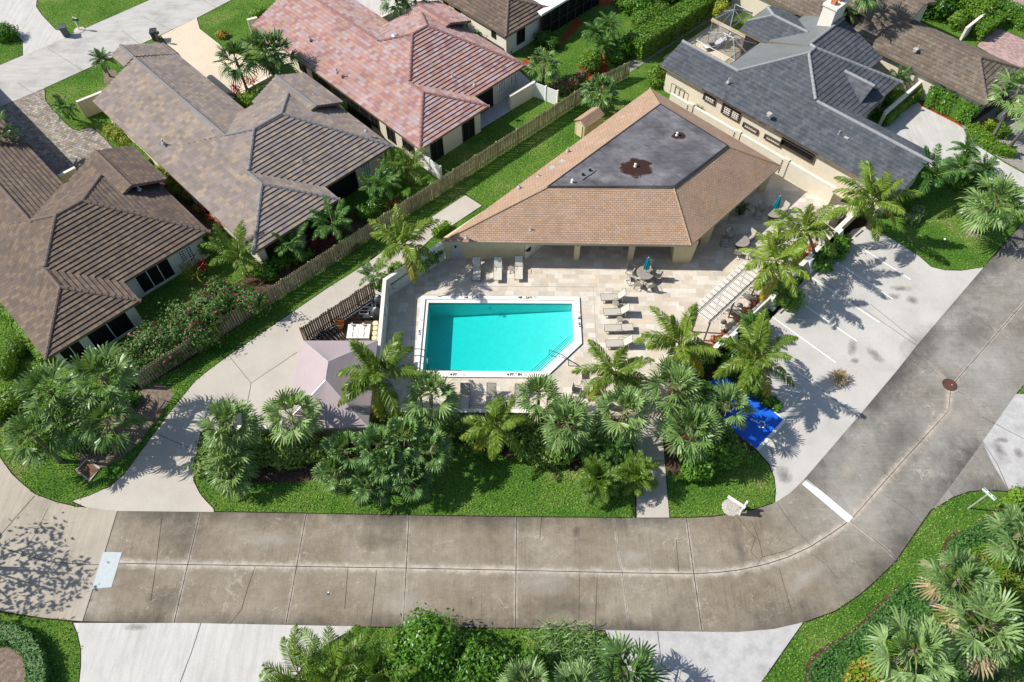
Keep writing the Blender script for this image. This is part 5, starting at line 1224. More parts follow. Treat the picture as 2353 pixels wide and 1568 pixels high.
for (x,lb) in ((811,'left one of two cream pool heater boxes beside the canopy'),(837,'right one of two cream pool heater boxes beside the drums')):
    p=P(x,762,.95); t=thing('pool_heater',(p.x,p.y,.03),lb,'heater','cream heater boxes in the pump yard'); h=.92; m=M(); m.box((0,0,h/2),(.72,1.15,h)); obj('case',m,MT['heater'],t,local=True); m=M(); m.box((0,0,h+.02),(.78,1.22,.05)); tp=obj('lid',m,MT['cap'],t,local=True); m=M()
    m.box((.02,.25,h+.05),(.05,.42,.012)); m.box((.02,-.28,h+.05),(.05,.42,.012)); obj('vent_slot',m,MT['metal'],tp,local=True); m=M(); m.lathe((-.1,.5,h),[(.07,0),(.07,.18),(.1,.2),(.1,.24)],10); obj('flue',m,MT['alu'],t,local=True)
for i,(y,z) in enumerate(((743,.95),(754.5,.95),(766,.95),(777,.95))):
    p=P(862.5-i*.9,y,.8); t=thing('chemical_drum',(p.x,p.y,.03),['cream chemical drum nearest the filter tanks','second cream chemical drum from the filter tanks','third cream chemical drum from the filter tanks','cream chemical drum closest to the canopy edge'][i],'drum','cream chemical drums along the wall'); m=M(); m.lathe((0,0,0),[(.19,0),(.20,.05),(.19,.38),(.20,.42),(.19,.75)],16); obj('body',m,MT['heater'],t,local=True); m=M(); m.lathe((0,0,0),[(.205,.74),(.205,.79),(.17,.80)],16); obj('lid',m,MT['stuccop'],t,local=True)
p=P(781,746,.3); t=thing('flower_pot',(p.x,p.y,.03),'empty terracotta pot by the dark fence of the pump yard','pot'); m=M(); m.lathe((0,0,0),[(.22,0),(.34,.45),(.36,.46),(.36,.56),(.31,.56),(.29,.48)],18); obj('pot',m,MT['clay'],t,local=True); m=M(); m.lathe((0,0,0),[(.30,.46),(.01,.465)],16); obj('soil',m,MT['black'],t,local=True)
rng=random.Random(5)
for i,(u,v,a,l,w_,lb) in enumerate(((735,768,60,1.1,.5,'folded grey frame lying in the pump yard near the fence end'),(758,778,-45,1.3,.55,'grey slatted crate behind the canopy edge'),(768,762,-55,.9,.06,'upright pale frame left of the terracotta pot'),(779,766,-55,1.0,.35,'old grey pallet board right of the crate'),(820,776,10,1.2,.12,'loose board lying in front of the heater boxes'))):
    p=P(u,v,.1); t=thing('stored_frame',(p.x,p.y,.03),lb,'junk','old frames stored in the pump yard',R(a)); m=M()
    for k in range(3): m.box((0,-w_/2+w_*k/2,.10+.1*i%.2),(l,.06,.05))
    obj('board',m,MT['metal'],t,local=True); m=M()
    for x in(-l/2,0,l/2): m.box((x,0,.16+.1*i%.2),(.05,w_+.06,.04))
    obj('crossbar',m,MT['dmetal'] if i%2 else MT['alu'],t,local=True)
# ---------------------------------------------------------------- street furniture
def bin_(u,v,label,mat,rz):
    p=P(u,v); t=thing('trash_bin',(p.x,p.y,.02),label,'trash bin',None,rz); m=M(); m.add([(x*.24,y*.27,.06) for x,y in((-1,-1),(1,-1),(1,1),(-1,1))]+[(x*.30,y*.35,1.0) for x,y in((-1,-1),(1,-1),(1,1),(-1,1))],[(0,3,2,1),(4,5,6,7),(0,1,5,4),(1,2,6,5),(2,3,7,6),(3,0,4,7)]); obj('body',m,MT[mat],t,local=True)
    m=M(); m.box((0,0,1.03),(.66,.78,.06)); m.box((0,.36,1.03),(.5,.1,.1)); obj('lid',m,MT[mat],t,local=True)
    for x in(-.2,.2): m=M(); m.tube([(x,.3,.1),(x+.06,.3,.1)],.1,10); obj('wheel',m,MT['black'],t,local=True)
bin_(154,83,'grey blue wheeled trash bin at the corner of the top left lawn','bin',R(20)); bin_(360,93,'dark round trash bin beside the tan driveway','binb',R(10))
def mailpost(u,v,label,mat,base='walk',br=.55):
    p=P(u,v); t=thing('mailbox',(p.x,p.y,0),label,'mailbox','mailbox posts'); m=M(); m.tube([(0,0,0),(0,0,1.45)],.06,6); obj('post',m,MT[mat],t,local=True); m=M(); m.tube([(-.05,0,1.35),(.35,-.1,1.35)],.045,6); m.tube([(0,0,.95),(.28,-.08,1.33)],.03,5); obj('arm',m,MT[mat],t,local=True)
    m=M(); m.box((.18,-.05,1.22),(.5,.2,.22),-.25); obj('box',m,MT['binb'],t,local=True)
    m=M(); m.lathe((0,0,0),[(br,0),(br*.96,.05),(br*.3,.08)],16); obj('stone_ring',m,MT[base],t,local=True)
mailpost(183,70,'white mailbox post on a pale stone ring at the edge of the top left lawn','white'); mailpost(366,100,'brown mailbox post by the tan driveway and dark bin','wood2','mulchp')
MT['stone']=mott('white_stones',[(.3,(.42,.38,.34)),(.7,(.66,.62,.57))],9,fine=.4,bump=.4)
p=C3(1740,1145); t=thing('sign_stand',(p.x,p.y,0),'cream double post entrance sign on a round stone bed at the right lawn','sign',rz=R(-38))
m=M(); m.lathe((-.15,-.1,0),[(.6,0),(.55,.06),(.3,.09)],18); obj('stone_bed',m,MT['stone'],t,local=True)
for y in(-.0,.42): m=M(); m.box((.45,y-.2,.6),(.13,.13,1.2)); obj('post',m,MT['slatw'],t,local=True)
m=M(); m.box((-.05,-.2,1.18),(1.2,.16,.14)); obj('arm',m,MT['slatw'],t,local=True); m=M(); m.box((.45,.0,.75),(.06,.6,.7)); obj('panel',m,MT['slatw'],t,local=True)
p=C4(1950,1003); t=thing('street_sign',(p.x,p.y,0),'pale green street name blade on a leaning grey post at the right lawn edge','sign')
m=M(); q0=V((p.x,p.y,0)); q1=P(2271,1136,2.35); m.tube([q0,q1],.05,8); obj('post',m,MT['alu'],t)
s0,s1=P(*[1600+.3206*2052,847.1+.3206*862],2.45),P(*[1600+.3206*2140,847.1+.3206*942],2.45); dd=(s1-s0); mm=(s0+s1)/2; ang=math.atan2(dd.y,dd.x)
m=M(); m.box(mm,(dd.length,.03,.20),ang,0); bl=obj('blade',m,flat('pale_green_blade',(.55,.68,.60),.5,.4,var=.03),t); m=M(); m.box(mm,(dd.length+.05,.05,.02),ang); m.box(mm+V((0,0,.10)),(dd.length,.16,.02),ang); obj('blade_cap',m,flat('pale_green_top',(.60,.72,.66),.5,.4,var=.03),bl)
m=M(); dn=dd.normalized()
for f in(-.44,-.30,-.05,.05,.30,.42): c=mm+dn*dd.length*f+V((0,0,.113)); m.box(c,(.09,.07,.006),ang)
obj('lettering',m,MT['text'],bl)
# landscape light, shed, AC units
p=C4(2318,935); t=thing('landscape_light',(p.x,p.y,0),'black landscape light among the plants at the right frame edge','light'); m=M(); m.lathe((0,0,0),[(.22,0),(.3,.25),(.28,.38),(.02,.42)],14); obj('housing',m,MT['binb'],t,local=True); m=M(); m.lathe((0,0,0),[(.305,.2),(.31,.25),(.305,.3)],14); obj('rim',m,MT['alu'],t,local=True)
p=B4(1780,545); t=thing('sprinkler_head',(p.x,p.y,0),'small white sprinkler head on the lawn right of the parking lot','sprinkler'); m=M(); m.lathe((0,0,0),[(.09,0),(.09,.08),(.03,.14)],10); obj('cap',m,MT['white'],t,local=True); m=M(); m.lathe((0,0,0),[(.12,0),(.11,.03)],10); obj('collar',m,MT['dmetal'],t,local=True)
p=C6(1910,1065); t=thing('landscape_light',(p.x,p.y,0),'black landscape light between two round green trees at the bottom','light'); m=M(); m.lathe((0,0,0),[(.2,0),(.28,.25),(.26,.4),(.02,.45)],14); obj('housing',m,MT['binb'],t,local=True); m=M(); m.lathe((0,0,0),[(.285,.2),(.29,.25),(.285,.3)],14); obj('rim',m,MT['alu'],t,local=True)
p=A3(690,935); t=thing('garden_shed',(p.x,p.y,0),'small cream shed with shingle roof behind the pool house corner','shed',rz=AL+R(90)); m=M(); m.box((0,0,.75),(2.3,1.1,1.5)); obj('wall',m,MT['woodt'],t,local=True)
m=M()
for s_ in(-1,1): slope(m,[V((-1.25,s_*.7,1.38)),V((1.25,s_*.7,1.38)),V((1.25,0,1.85)),V((-1.25,0,1.85))],V((1,0,0)),.17,.015)
obj('roof',m,MT['roofS'],t,local=True); m=M(); m.add([(-1.16,-.55,1.5),(-1.16,.55,1.5),(-1.16,0,1.83)],[(0,1,2)]); m.add([(-1.2,y,.05+z) for y,z in((-.3,0),(.3,0),(.3,1.3),(-.3,1.3))],[(0,1,2,3)]); obj('door',m,MT['stuccop'],t,local=True)
for (u,v,lb) in ((855,905,'upper round fan air conditioner unit beside the taupe tile house'),(890,940,'lower round fan air conditioner unit beside the taupe tile house')):
    p=A1(u,v,.6); t=thing('air_conditioner',(p.x,p.y,0),lb,'air conditioner','air conditioners beside the taupe tile house',AL); m=M(); m.box((0,0,.42),(.78,.78,.8)); obj('case',m,MT['bin'],t,local=True); m=M(); m.lathe((0,0,0),[(.36,.83),(.36,.85)],20); fn=obj('fan_ring',m,MT['alu'],t,local=True); m=M(); m.lathe((0,0,0),[(.30,.855),(.29,.86)],20); obj('fan_opening',m,MT['black'],fn,local=True); m=M(); m.box((0,0,.866),(.56,.05,.01)); m.box((0,0,.866),(.05,.56,.01)); m.lathe((0,0,0),[(.07,.86),(.06,.88)],10); obj('fan_blade',m,MT['alu'],fn,local=True)
# white furniture under the screen enclosure
for k,(u,v,r) in enumerate(((200,290,20),(165,310,25),(130,325,20))):
    p=A4(u,v,.3); lounger((p.x,p.y,.03),R(r),['white patio lounger furthest right under the screen enclosure','white patio lounger in the middle under the screen enclosure','white patio lounger at the left under the screen enclosure'][k],'ring',35)
# ---------------------------------------------------------------- palms
def frond(m,base,az,el,L_,droop,nl,ll,lw,hang,rng,mi=0,twist=0.0):
    """feather frond: arched rachis with leaflets on both sides that hang from it"""
    d=V((math.cos(az)*math.cos(el),math.sin(az)*math.cos(el),math.sin(el))); side=V((-math.sin(az),math.cos(az),0))
    pts=[]; n=9; p=V(base); dd=d.copy(); st=L_/n; tw=rng.uniform(-.25,.25)
    for i in range(n+1):
        pts.append(p.copy()); p=p+dd*st; dd=(dd+V((0,0,-droop*(.35+1.3*i/n)/n))+side*tw/n).normalized()
    m.tube(pts,[.035*L_/3*(1-.8*i/n)+.006 for i in range(n+1)],4,1 if mi==0 else mi+1,cap=False)
    for i in range(nl):
        f=.14+.85*(i+rng.uniform(-.3,.3))/nl; f=min(.995,max(.12,f)); x=f*n; k=min(n-1,int(x)); q=pts[k].lerp(pts[k+1],x-k); t=(pts[k+1]-pts[k]).normalized()
        s=t.cross(V((0,0,1))); s=s.normalized() if s.length>.05 else side; u=s.cross(t)
        ln=ll*(math.sin(math.pi*min(1,.16+f*.80))**.6)*rng.uniform(.85,1.1)*(1.0 if f<.85 else .75)
        for sg in(-1,1):
            h=hang*rng.uniform(.6,1.3)
            dr=(s*sg*(1-.25*f)+t*(.45+.6*f)+u*(.15-h*.35)).normalized(); tip=(q+dr*ln*.55); e=(dr+V((0,0,-h*.9))).normalized(); tip2=tip+e*ln*.45
            wv=t.cross(dr).cross(dr).normalized(); ro=rng.uniform(-.9,.9); wv=(wv*math.cos(ro)+dr.cross(wv)*math.sin(ro))*lw*.5
            m.add([q-wv*.6,q+wv*.6,tip+wv,tip-wv,tip2],[(0,1,2,3),(3,2,4)],mi)
def fanleaf(m,base,az,el,pet,rad,seg,w,droop,rng,span=2.5,joined=.35,mi=0):
    d=V((math.cos(az)*math.cos(el),math.sin(az)*math.cos(el),math.sin(el))); side=V((-math.sin(az),math.cos(az),0)); up=side.cross(d)*-1
    if up.z<0: up=-up
    c=V(base)+d*pet-V((0,0,.10*pet)); m.tube([base,V(base)+d*pet*.5+V((0,0,.03)),c],[.018,.014,.010],3,1,cap=False)
    roll=rng.uniform(-.5,.5)
    for i in range(seg):
        a=-span/2+span*(i+.5)/seg; dirv=d*math.cos(a)+side*math.sin(a)*math.cos(roll)+up*(math.sin(a)*math.sin(roll)+.22*abs(math.sin(a))); dirv.normalize()
        ln=rad*(1-.22*(abs(a)/(span/2))**2)*rng.uniform(.88,1.08); nrm=(side*math.cos(a)-d*math.sin(a)).normalized()
        ro=rng.uniform(-.95,.95); nf=nrm; nrm=nrm*math.cos(ro)+dirv.cross(nrm)*math.sin(ro); p1=c+dirv*ln*joined; p2=c+(dirv*ln*.72)-V((0,0,droop*ln*.12)); p3=c+dirv*ln*.92-V((0,0,droop*ln*(.40+rng.uniform(-.1,.15))))
        w1=max(w,2*math.sin(span/seg/2)*ln*joined*.85)*.5
        m.add([c,p1-nrm*w1,p1+nrm*w1,p2+nrm*w*.42+up*.01,p2-nrm*w*.42,p3],[(0,1,2),(1,4,3,2),(4,5,3)],mi)
def coco_crown(seed,L_=2.9,n=19,yellow=2,el_lo=-.45):
    rng=random.Random(seed); m=M(); 
    for i in range(n):
        f=i/n; az=i*2.39996+rng.uniform(-.55,.55); el=1.3-(1.3-el_lo)*f**.9+rng.uniform(-.25,.25)
        frond(m,V((0,0,.0)),az,el,L_*rng.uniform(.85,1.08)*(.75 if f<.12 else 1),(.85+.75*f)*rng.uniform(.8,1.25),34,.84,.088,1.0,rng,2 if i>=n-yellow else 0)
    return m.mesh('crown',[MT['coco'],MT['stalk'],MT['cocoy'],MT['stalk']])
def feather_crown(seed,L_,n,ll,lw,nl,mats,hang=.35,el_hi=1.35,el_lo=-.1,droop=1.1,spread=0.0):
    rng=random.Random(seed); m=M()
    for i in range(n):
        f=i/n; az=i*2.39996+rng.uniform(-.4,.4); el=el_hi-(el_hi-el_lo)*f+rng.uniform(-.12,.12); b=V((math.cos(az)*spread*rng.random(),math.sin(az)*spread*rng.random(),0))
        frond(m,b,az,el,L_*rng.uniform(.8,1.1),droop*(.7+.5*f),nl,ll,lw,hang,rng)
    return m.mesh('crown',[MT[mats],MT['stalk']])
def fan_crown(seed,n,pet,rad,seg,w,droop,mat,joined=.35,span=2.6,el_lo=-.9,dead=0):
    rng=random.Random(seed); m=M()
    for i in range(n):
        f=i/n; az=i*2.39996+rng.uniform(-.35,.35); el=1.45-(1.45-el_lo)*f**.85+rng.uniform(-.15,.15)
        fanleaf(m,V((0,0,-.25*f)),az,el,pet*rng.uniform(.75,1.15)*(.7 if f<.15 else 1),rad*rng.uniform(.85,1.1),seg,w,droop*(.7+.6*f),rng,span,joined,2 if i>=n-dead else 0)
    return m.mesh('crown',[MT[mat],MT['stalk'],MT['dead']])
MT['stalk']=leafm('green_stalk',(.16,.20,.04),(.28,.30,.08),.1,.5)
CROWN={'coco':[coco_crown(s,3.35,n,y) for s,y,n in((1,2,17),(2,4,19),(3,1,17),(4,3,18))],
 'sabal':[fan_crown(s,n,.95,1.15,13,.105,.45,'sabal',.28,2.9,-.75) for s,n in((11,25),(12,23),(13,27))],
 'sabald':[fan_crown(s,21,.95,1.15,13,.105,.55,'sabald',.28,2.9,-.75) for s in(14,15)],
 'sabalg':[fan_crown(s,22,1.0,1.2,15,.10,.4,'livb',.25,3.0,-.7,dead=d) for s,d in((16,0),(17,5))],
 'liv':[fan_crown(s,20,.85,.95,15,.12,.6,'liv',joined=.5,span=3.4,el_lo=-.6) for s in(21,22)],
 'fine':[feather_crown(s,1.15,48,.32,.035,22,'areca',.5,1.35,-.6,1.2) for s in(31,)],
 'rob':[feather_crown(s,1.6,26,.38,.045,26,'adon',.4,1.3,-.5,1.5) for s in(32,33)],
 'areca':[feather_crown(s,2.6,15,.66,.055,30,'areca',.95,1.4,.25,1.5,.4) for s in(34,35)],
 'adon':[feather_crown(s,1.9,16,.55,.055,28,'adon',.7,1.15,-.1,1.3,.4) for s in(36,37,38)]}
_vi={}
def palm(kind,u,v,z,label,cat,group,scale=1.0,base=None,name=None,tr=.14,trunk=True,curve=.3,seed=0,boots=None):
    c=P(u,v,z)
    b=P(*base) if base else V((c.x,c.y,0))
    k=_vi.get(kind,0); _vi[kind]=k+1; vs=CROWN[kind]
    t=thing(name or {'coco':'coconut_palm','sabal':'sabal_palm','sabald':'sabal_palm','sabalg':'sabal_palm','liv':'fan_palm','fine':'pygmy_palm','rob':'pygmy_palm','areca':'areca_palm','adon':'feather_palm'}[kind],(b.x,b.y,0),label,cat,group)
    scale*={'sabal':1.25,'sabald':1.22,'sabalg':1.12,'fine':1.25}.get(kind,1.0)
    o=obj('crown',vs[k%len(vs)],None,t,local=True); o.location=c-b; o.rotation_euler=(0,0,k*1.7+seed); o.scale=(scale,)*3
    if trunk:
        m=M(); n=8; pts=[]; rs=[]
        for i in range(n+1):
            f=i/n; off=math.sin(f*math.pi)*curve*.3; q=b.lerp(c,f); q.z=c.z*f; dxy=V((c.x-b.x,c.y-b.y,0)); 
            q=q-dxy*(f-f*f)*.35; pts.append(q); rs.append(tr*(1.55-.75*min(1,f*3)+(.15 if f>.85 else 0)))
        m.tube(pts,rs,9); m.smooth=True; obj('trunk',m,MT['trunk'],t)
        if boots:
            m=M(); m.tube([c-V((0,0,.9)),c-V((0,0,.05))],[tr*1.5,tr*2.0],9); obj('leaf_bases',m,MT['boot'],t)
    else:
        m=M(); rng=random.Random(int(u+v))
        for i in range(6): a=i*1.05; m.tube([(b.x+.25*math.cos(a),b.y+.25*math.sin(a),0),(c.x+.1*math.cos(a),c.y+.1*math.sin(a),c.z)],.045,5)
        obj('stem',m,MT['stalk'],t)
    return t
GC='coconut palms round the pool area'; GS='sabal palms along the street side'
palm('coco',928,560,3.6,'coconut palm growing out of the planter behind the tall pool wall','palm tree',GC,.92,(941,618),curve=.2)
palm('coco',873,858,4.6,'coconut palm leaning over the right side of the mauve canopy','palm tree',GC,.98,(884,962))
palm('coco',1140,978,3.0,'small coconut palm in the hedge below the pool','palm tree',GC,.74,(1142,1040))
palm('coco',1412,856,3.4,'coconut palm over the lower dining table','palm tree',GC,.84,(1425,925))
palm('coco',1562,788,3.7,'coconut palm at the lower end of the pergola','palm tree',GC,.92,(1562,858))
palm('coco',1736,820,4.3,'coconut palm above the blue accessible bay','palm tree',GC,.98,(1722,888))
palm('coco',1784,600,4.4,'coconut palm at the upper end of the pergola','palm tree',GC,.92,(1796,678))
palm('coco',1850,530,4.3,'coconut palm behind the barbecue grill','palm tree',GC,.90,(1872,600))
palm('coco',2004,462,4.2,'tallest coconut palm in front of the slate house at the top of the parking lot','palm tree',GC,1.05,(1996,524))
for i,(u,v,z,s,bs,lb,kd) in enumerate((
 (230,866,5.2,.98,(318,962),'sabal palm with leaning trunk nearest the fence end at the left','sabal'),(112,900,4.6,1.0,None,'sabal palm at the left edge of the left cluster by the round hedges','sabal'),
 (245,968,3.9,.9,(270,1045),'dark sabal palm at the middle right of the left cluster','sabald'),(76,1000,3.6,.88,None,'low dark sabal palm above the left lawn','sabald'),(165,960,3.6,.85,None,'dark sabal palm in the centre of the left cluster','sabald'),
 (526,972,4.0,.84,(590,1075),'sabal palm left of the mauve canopy at the drive','sabal'),(667,952,4.4,.84,(690,1062),'sabal palm in front of the lower edge of the canopy','sabal'),
 (530,1030,2.4,.80,None,'middle sabal palm of the three stacked at the drive corner','sabal'),(528,1078,1.7,.76,None,'lowest sabal palm of the three stacked at the drive corner','sabal'),
 (990,908,3.8,.84,(994,1010),'sabal palm just below the left corner of the pool','sabal'),(1238,906,3.6,.74,None,'sabal palm below the cut corner of the pool','sabal'),(1303,968,3.6,.82,(1303,1055),'sabal palm standing in front of the hedge right of the small coconut palm','sabal'),
 (1437,942,3.7,.88,(1440,1030),'sabal palm left of the front walkway','sabal'),(1549,888,4.0,.92,(1568,985),'sabal palm with rusty leaf bases right of the walkway gate','sabal'),(1671,930,3.6,.82,None,'grey green sabal palm over the blue accessible bay','sabalg'),(1588,984,3.6,.88,(1600,1070),'sabal palm right of the front walkway above the shrubs','sabal'))):
    palm(kd,u,v,z,lb,'palm tree',GS,s,bs,boots=(i in(13,14)))
for (u,v,z,s,bs,lb,kd) in ((2206,1332,3.4,.98,(2140,1392),'sabal palm with dry brown leaves and short leaning trunk at the lower right','sabalg'),(2106,1494,3.4,1.08,None,'sabal palm nearest the bottom edge at the lower right','sabalg'),(2262,1440,3.6,1.1,None,'largest pale sabal palm at the lower right','sabalg'),(2345,1228,3.4,.92,None,'sabal palm cut by the right edge above the croton bed','sabalg'),
 (1441,1545,3.0,.92,None,'sabal palm at the bottom beside the mottled driveway','sabald'),(1203,1572,2.6,.75,None,'sabal palm at the bottom edge between the trees','sabalg'),(1330,1575,2.4,.7,None,'low sabal palm at the bottom edge left of the mottled driveway','sabalg')):
    palm(kd,u,v,z,lb,'palm tree','sabal palms along the lower edge',s,bs)
for (u,v,z,s,bs,lb,kd) in ((540,134,4.6,.92,(574,224),'sabal palm with bare trunk at the end of the tan driveway','sabald'),(600,112,4.4,.98,(628,173),'left of two crowded sabal palms beside the pink tile house','sabald'),(632,118,4.3,.95,(655,178),'right of two crowded sabal palms beside the pink tile house','sabald'),
 (2292,462,4.0,1.05,(2236,533),'sabal palm on the lawn at the right with a mulch ring','sabal'),(2342,205,5.2,1.0,(2280,318),'leaning palm with long trunk at the right edge by the gravel bed','sabal'),(2400,250,6.5,1.0,(2312,347),'leaning palm trunk running off the right edge above the clipped hedge','sabal'),(1985,-30,7,1.0,(1960,12),'palm whose trunk crosses the top edge at the grey brown house','sabal'),(905,-12,5.0,.85,(926,58),'left palm by the white driveway at the top edge','sabald'),(950,-14,4.4,.8,(962,36),'right palm by the white driveway at the top edge','sabald'),(-12,300,4.2,.9,(20,352),'palm leaning in from the left edge beside the cobbled drive','sabald')):
    palm(kd,u,v,z,lb,'palm tree','sabal palms in the neighbours gardens',s,bs)
m=M(); p=P(2236,534); m.lathe((p.x,p.y,0),[(.62,0),(.58,.05),(.2,.08)],18); one('mulch_ring',m,MT['mulchp'],'pale mulch ring round the sabal trunk on the right lawn','mulch ring')
GF='broad fan palms in the large clump on the front lawn'
for i,(u,v,z,s,lb) in enumerate(((795,1035,2.6,1.0,'broad fan palm at the upper left of the large clump'),(869,1024,3.2,1.0,'broad fan palm at the middle top of the large clump'),(930,1000,3.4,1.05,'broad fan palm at the top of the large clump near the wall'),(986,1028,3.0,1.0,'broad fan palm at the right end of the large clump'),(772,1084,1.9,.95,'broad fan palm at the lower left of the large clump'),(846,1102,1.9,1.0,'broad fan palm at the bottom middle of the large clump'),(938,1096,2.0,1.0,'broad fan palm at the bottom right of the large clump'),(890,1064,2.8,1.0,'broad fan palm in the centre of the large clump'))): palm('liv',u,v,z,lb,'palm tree',GF,s)
palm('liv',1250,148,2.6,'dense fan palm beside the pink house patio and white gate','palm tree','fan palms in gardens',1.15)
palm('liv',1380,206,2.2,'bushy palm by the shed behind the picket fence','palm tree','fan palms in gardens',1.15)
palm('fine',1376,1102,1.6,'left of two round fine leaved palms on the front lawn','palm tree','fine leaved palms by the walkway',1.15)
palm('fine',1463,1090,1.6,'right of two round fine leaved palms at the walkway edge','palm tree','fine leaved palms by the walkway',1.05)
for (u,v,z,s,bs,lb) in ((234,138,2.5,.82,(253,176),'small feather palm with drooping crown on the lawn by the grey street'),(147,248,1.8,.78,(170,275),'small feather palm at the edge of the cobbled drive'),(1366,76,2.4,.95,(1384,140),'left of three pygmy palms by the hedge'),(1399,60,2.8,.95,(1390,138),'upper right of three pygmy palms by the hedge'),(1384,104,1.9,.92,(1392,144),'lowest of three pygmy palms by the hedge'),(1334,1022,2.0,.85,None,'dark pygmy palm right of the hedge mound on the front lawn'),(1408,1022,2.0,.9,None,'dark pygmy palm left of the walkway under the sabal'),(2065,182,1.6,.85,None,'small feather palm in the corner of the slate and grey brown houses'),(2222,345,2.6,.95,None,'top one of three feather palms by the white driveway at the right'),(2206,384,2.0,.95,None,'lower left of three feather palms by the white driveway at the right'),(2262,390,2.0,.92,None,'lower right of three feather palms by the white driveway at the right')):
    palm('rob',u,v,z,lb,'palm tree','small feather palms in beds',s,bs,tr=.07)
for (u,v,z,s,bs,lb) in ((856,632,1.6,.62,None,'small feather palm at the corner of the dark pump yard fence'),(763,510,2.4,.95,None,'dark feather palm by the patio opening of the taupe tile house'),(668,556,2.0,.85,None,'dark feather palm below the lower corner of the taupe tile house'),(880,420,2.0,.85,None,'dark feather palm at the right corner of the taupe tile house'),(1950,20,2.8,.85,(1944,62),'feather palm in the courtyard beside the tall chimney'),(2142,398,3.0,1.15,(2110,460),'dark feather palm at the lower end of the slate house'),(1800,668,2.0,.75,None,'lime feathery shrub palm under the yellowing coconut palm'),(1340,1006,1.6,.6,None,'dark feather palm hidden between sabal palms on the front bed'),(860,432,1.6,.75,None,'feather palm against the picket fence by the taupe tile house'),(1700,474,1.2,.45,(1702,488),'potted feather palm beside the pool house column'),(1732,745,1.6,.66,None,'lime feathery shrub palm beside the pergola post')):
    palm('adon',u,v,z,lb,'palm tree','feather palms in the gardens',s,bs,tr=.07)
p=P(1701,492); t=thing('plant_pot',(p.x,p.y,.03),'dark pot beside the pool house column','pot'); m=M(); m.lathe((0,0,0),[(.2,0),(.28,.5),(.3,.52)],16); obj('body',m,MT['binb'],t,local=True); m=M(); m.lathe((0,0,0),[(.31,.5),(.31,.56),(.27,.56)],16); obj('rim',m,MT['binb'],t,local=True)
for (u,v,z,s,lb) in ((545,588,2.2,1.0,'large areca palm between the two brown roofed houses behind the fence'),(940,386,1.9,.85,'yellow green areca palm by the white fence of the pink house'),(905,395,1.5,.7,'smaller areca palm left of the yellow green one by the white fence'),(770,1540,1.6,1.12,'spreading feather palm at the bottom edge over the white driveway'),(690,1560,1.4,1.0,'feather palm at the bottom left corner of the white driveway bed'),(880,1545,1.5,1.0,'feather palm at the bottom edge left of the round tree')):
    palm('areca',u,v,z,lb,'palm tree','areca palms',s,None,trunk=False)

# ---------------------------------------------------------------- shrubs, hedges, trees
def ico(sub=2):
    b=bmesh.new(); bmesh.ops.create_icosphere(b,subdivisions=sub,radius=1); vs=[v.co.copy() for v in b.verts]; fs=[tuple(x.index for x in f.verts) for f in b.faces]; b.free(); return vs,fs
ICO=ico(2)
def leaf(m,p,n,sz,rng,mi=0,asp=1.7):
    t=V((rng.uniform(-1,1),rng.uniform(-1,1),rng.uniform(-1,1))); x=n.cross(t)
    if x.length<.05: x=n.cross(V((1,0,0)))
    x.normalize(); y=n.cross(x); a=x*sz*.5; b=y*sz*.5*asp; k=n*sz*.12
    m.add([p-b,p+a*.9-b*.1-k,p+b,p-a*.9-b*.1-k],[(0,1,2,3)],mi)
def blob(m,c,r,dens,sz,rng,mi=0,core=True,lump=.22,zmin=.02,fl=None,flp=0.0,spray=0.0):
    """leafy lobe: leaves scattered through the outer shell of a lumpy ellipsoid"""
    c=V(c); rx,ry,rz=r; ph=[rng.uniform(0,6.28) for _ in range(6)]
    def rad(d): return 1+lump*(math.sin(3*d.x+ph[0])*math.sin(2.6*d.y+ph[1])+.6*math.sin(5.5*d.z+ph[2]+2*d.x)*math.sin(6*d.y+ph[3])+.35*math.sin(11*d.x+ph[4])*math.sin(11*d.z+ph[5]))
    area=4*math.pi*((rx*ry+rx*rz+ry*rz)/3); n=int(area*dens)
    for i in range(n):
        d=V((rng.gauss(0,1),rng.gauss(0,1),rng.gauss(0,1))).normalized()
        if d.z<-.55: continue
        k=rad(d)*(1-.30*rng.random()**1.8+ (rng.random()**6)*spray); p=c+V((d.x*rx,d.y*ry,d.z*rz))*k
        if p.z<zmin: continue
        nn=(d+V((rng.uniform(-.8,.8),rng.uniform(-.8,.8),rng.uniform(-.3,.9)))).normalized()
        leaf(m,p,nn,sz*rng.uniform(.7,1.3),rng,fl if fl and rng.random()<flp else mi)
    if core:
        vs=[c+V((v.x*rx,v.y*ry,v.z*rz))*.74*rad(v) for v in ICO[0]]; vs=[V((v.x,v.y,max(zmin*.5,v.z))) for v in vs]; m.add(vs,ICO[1],mi)
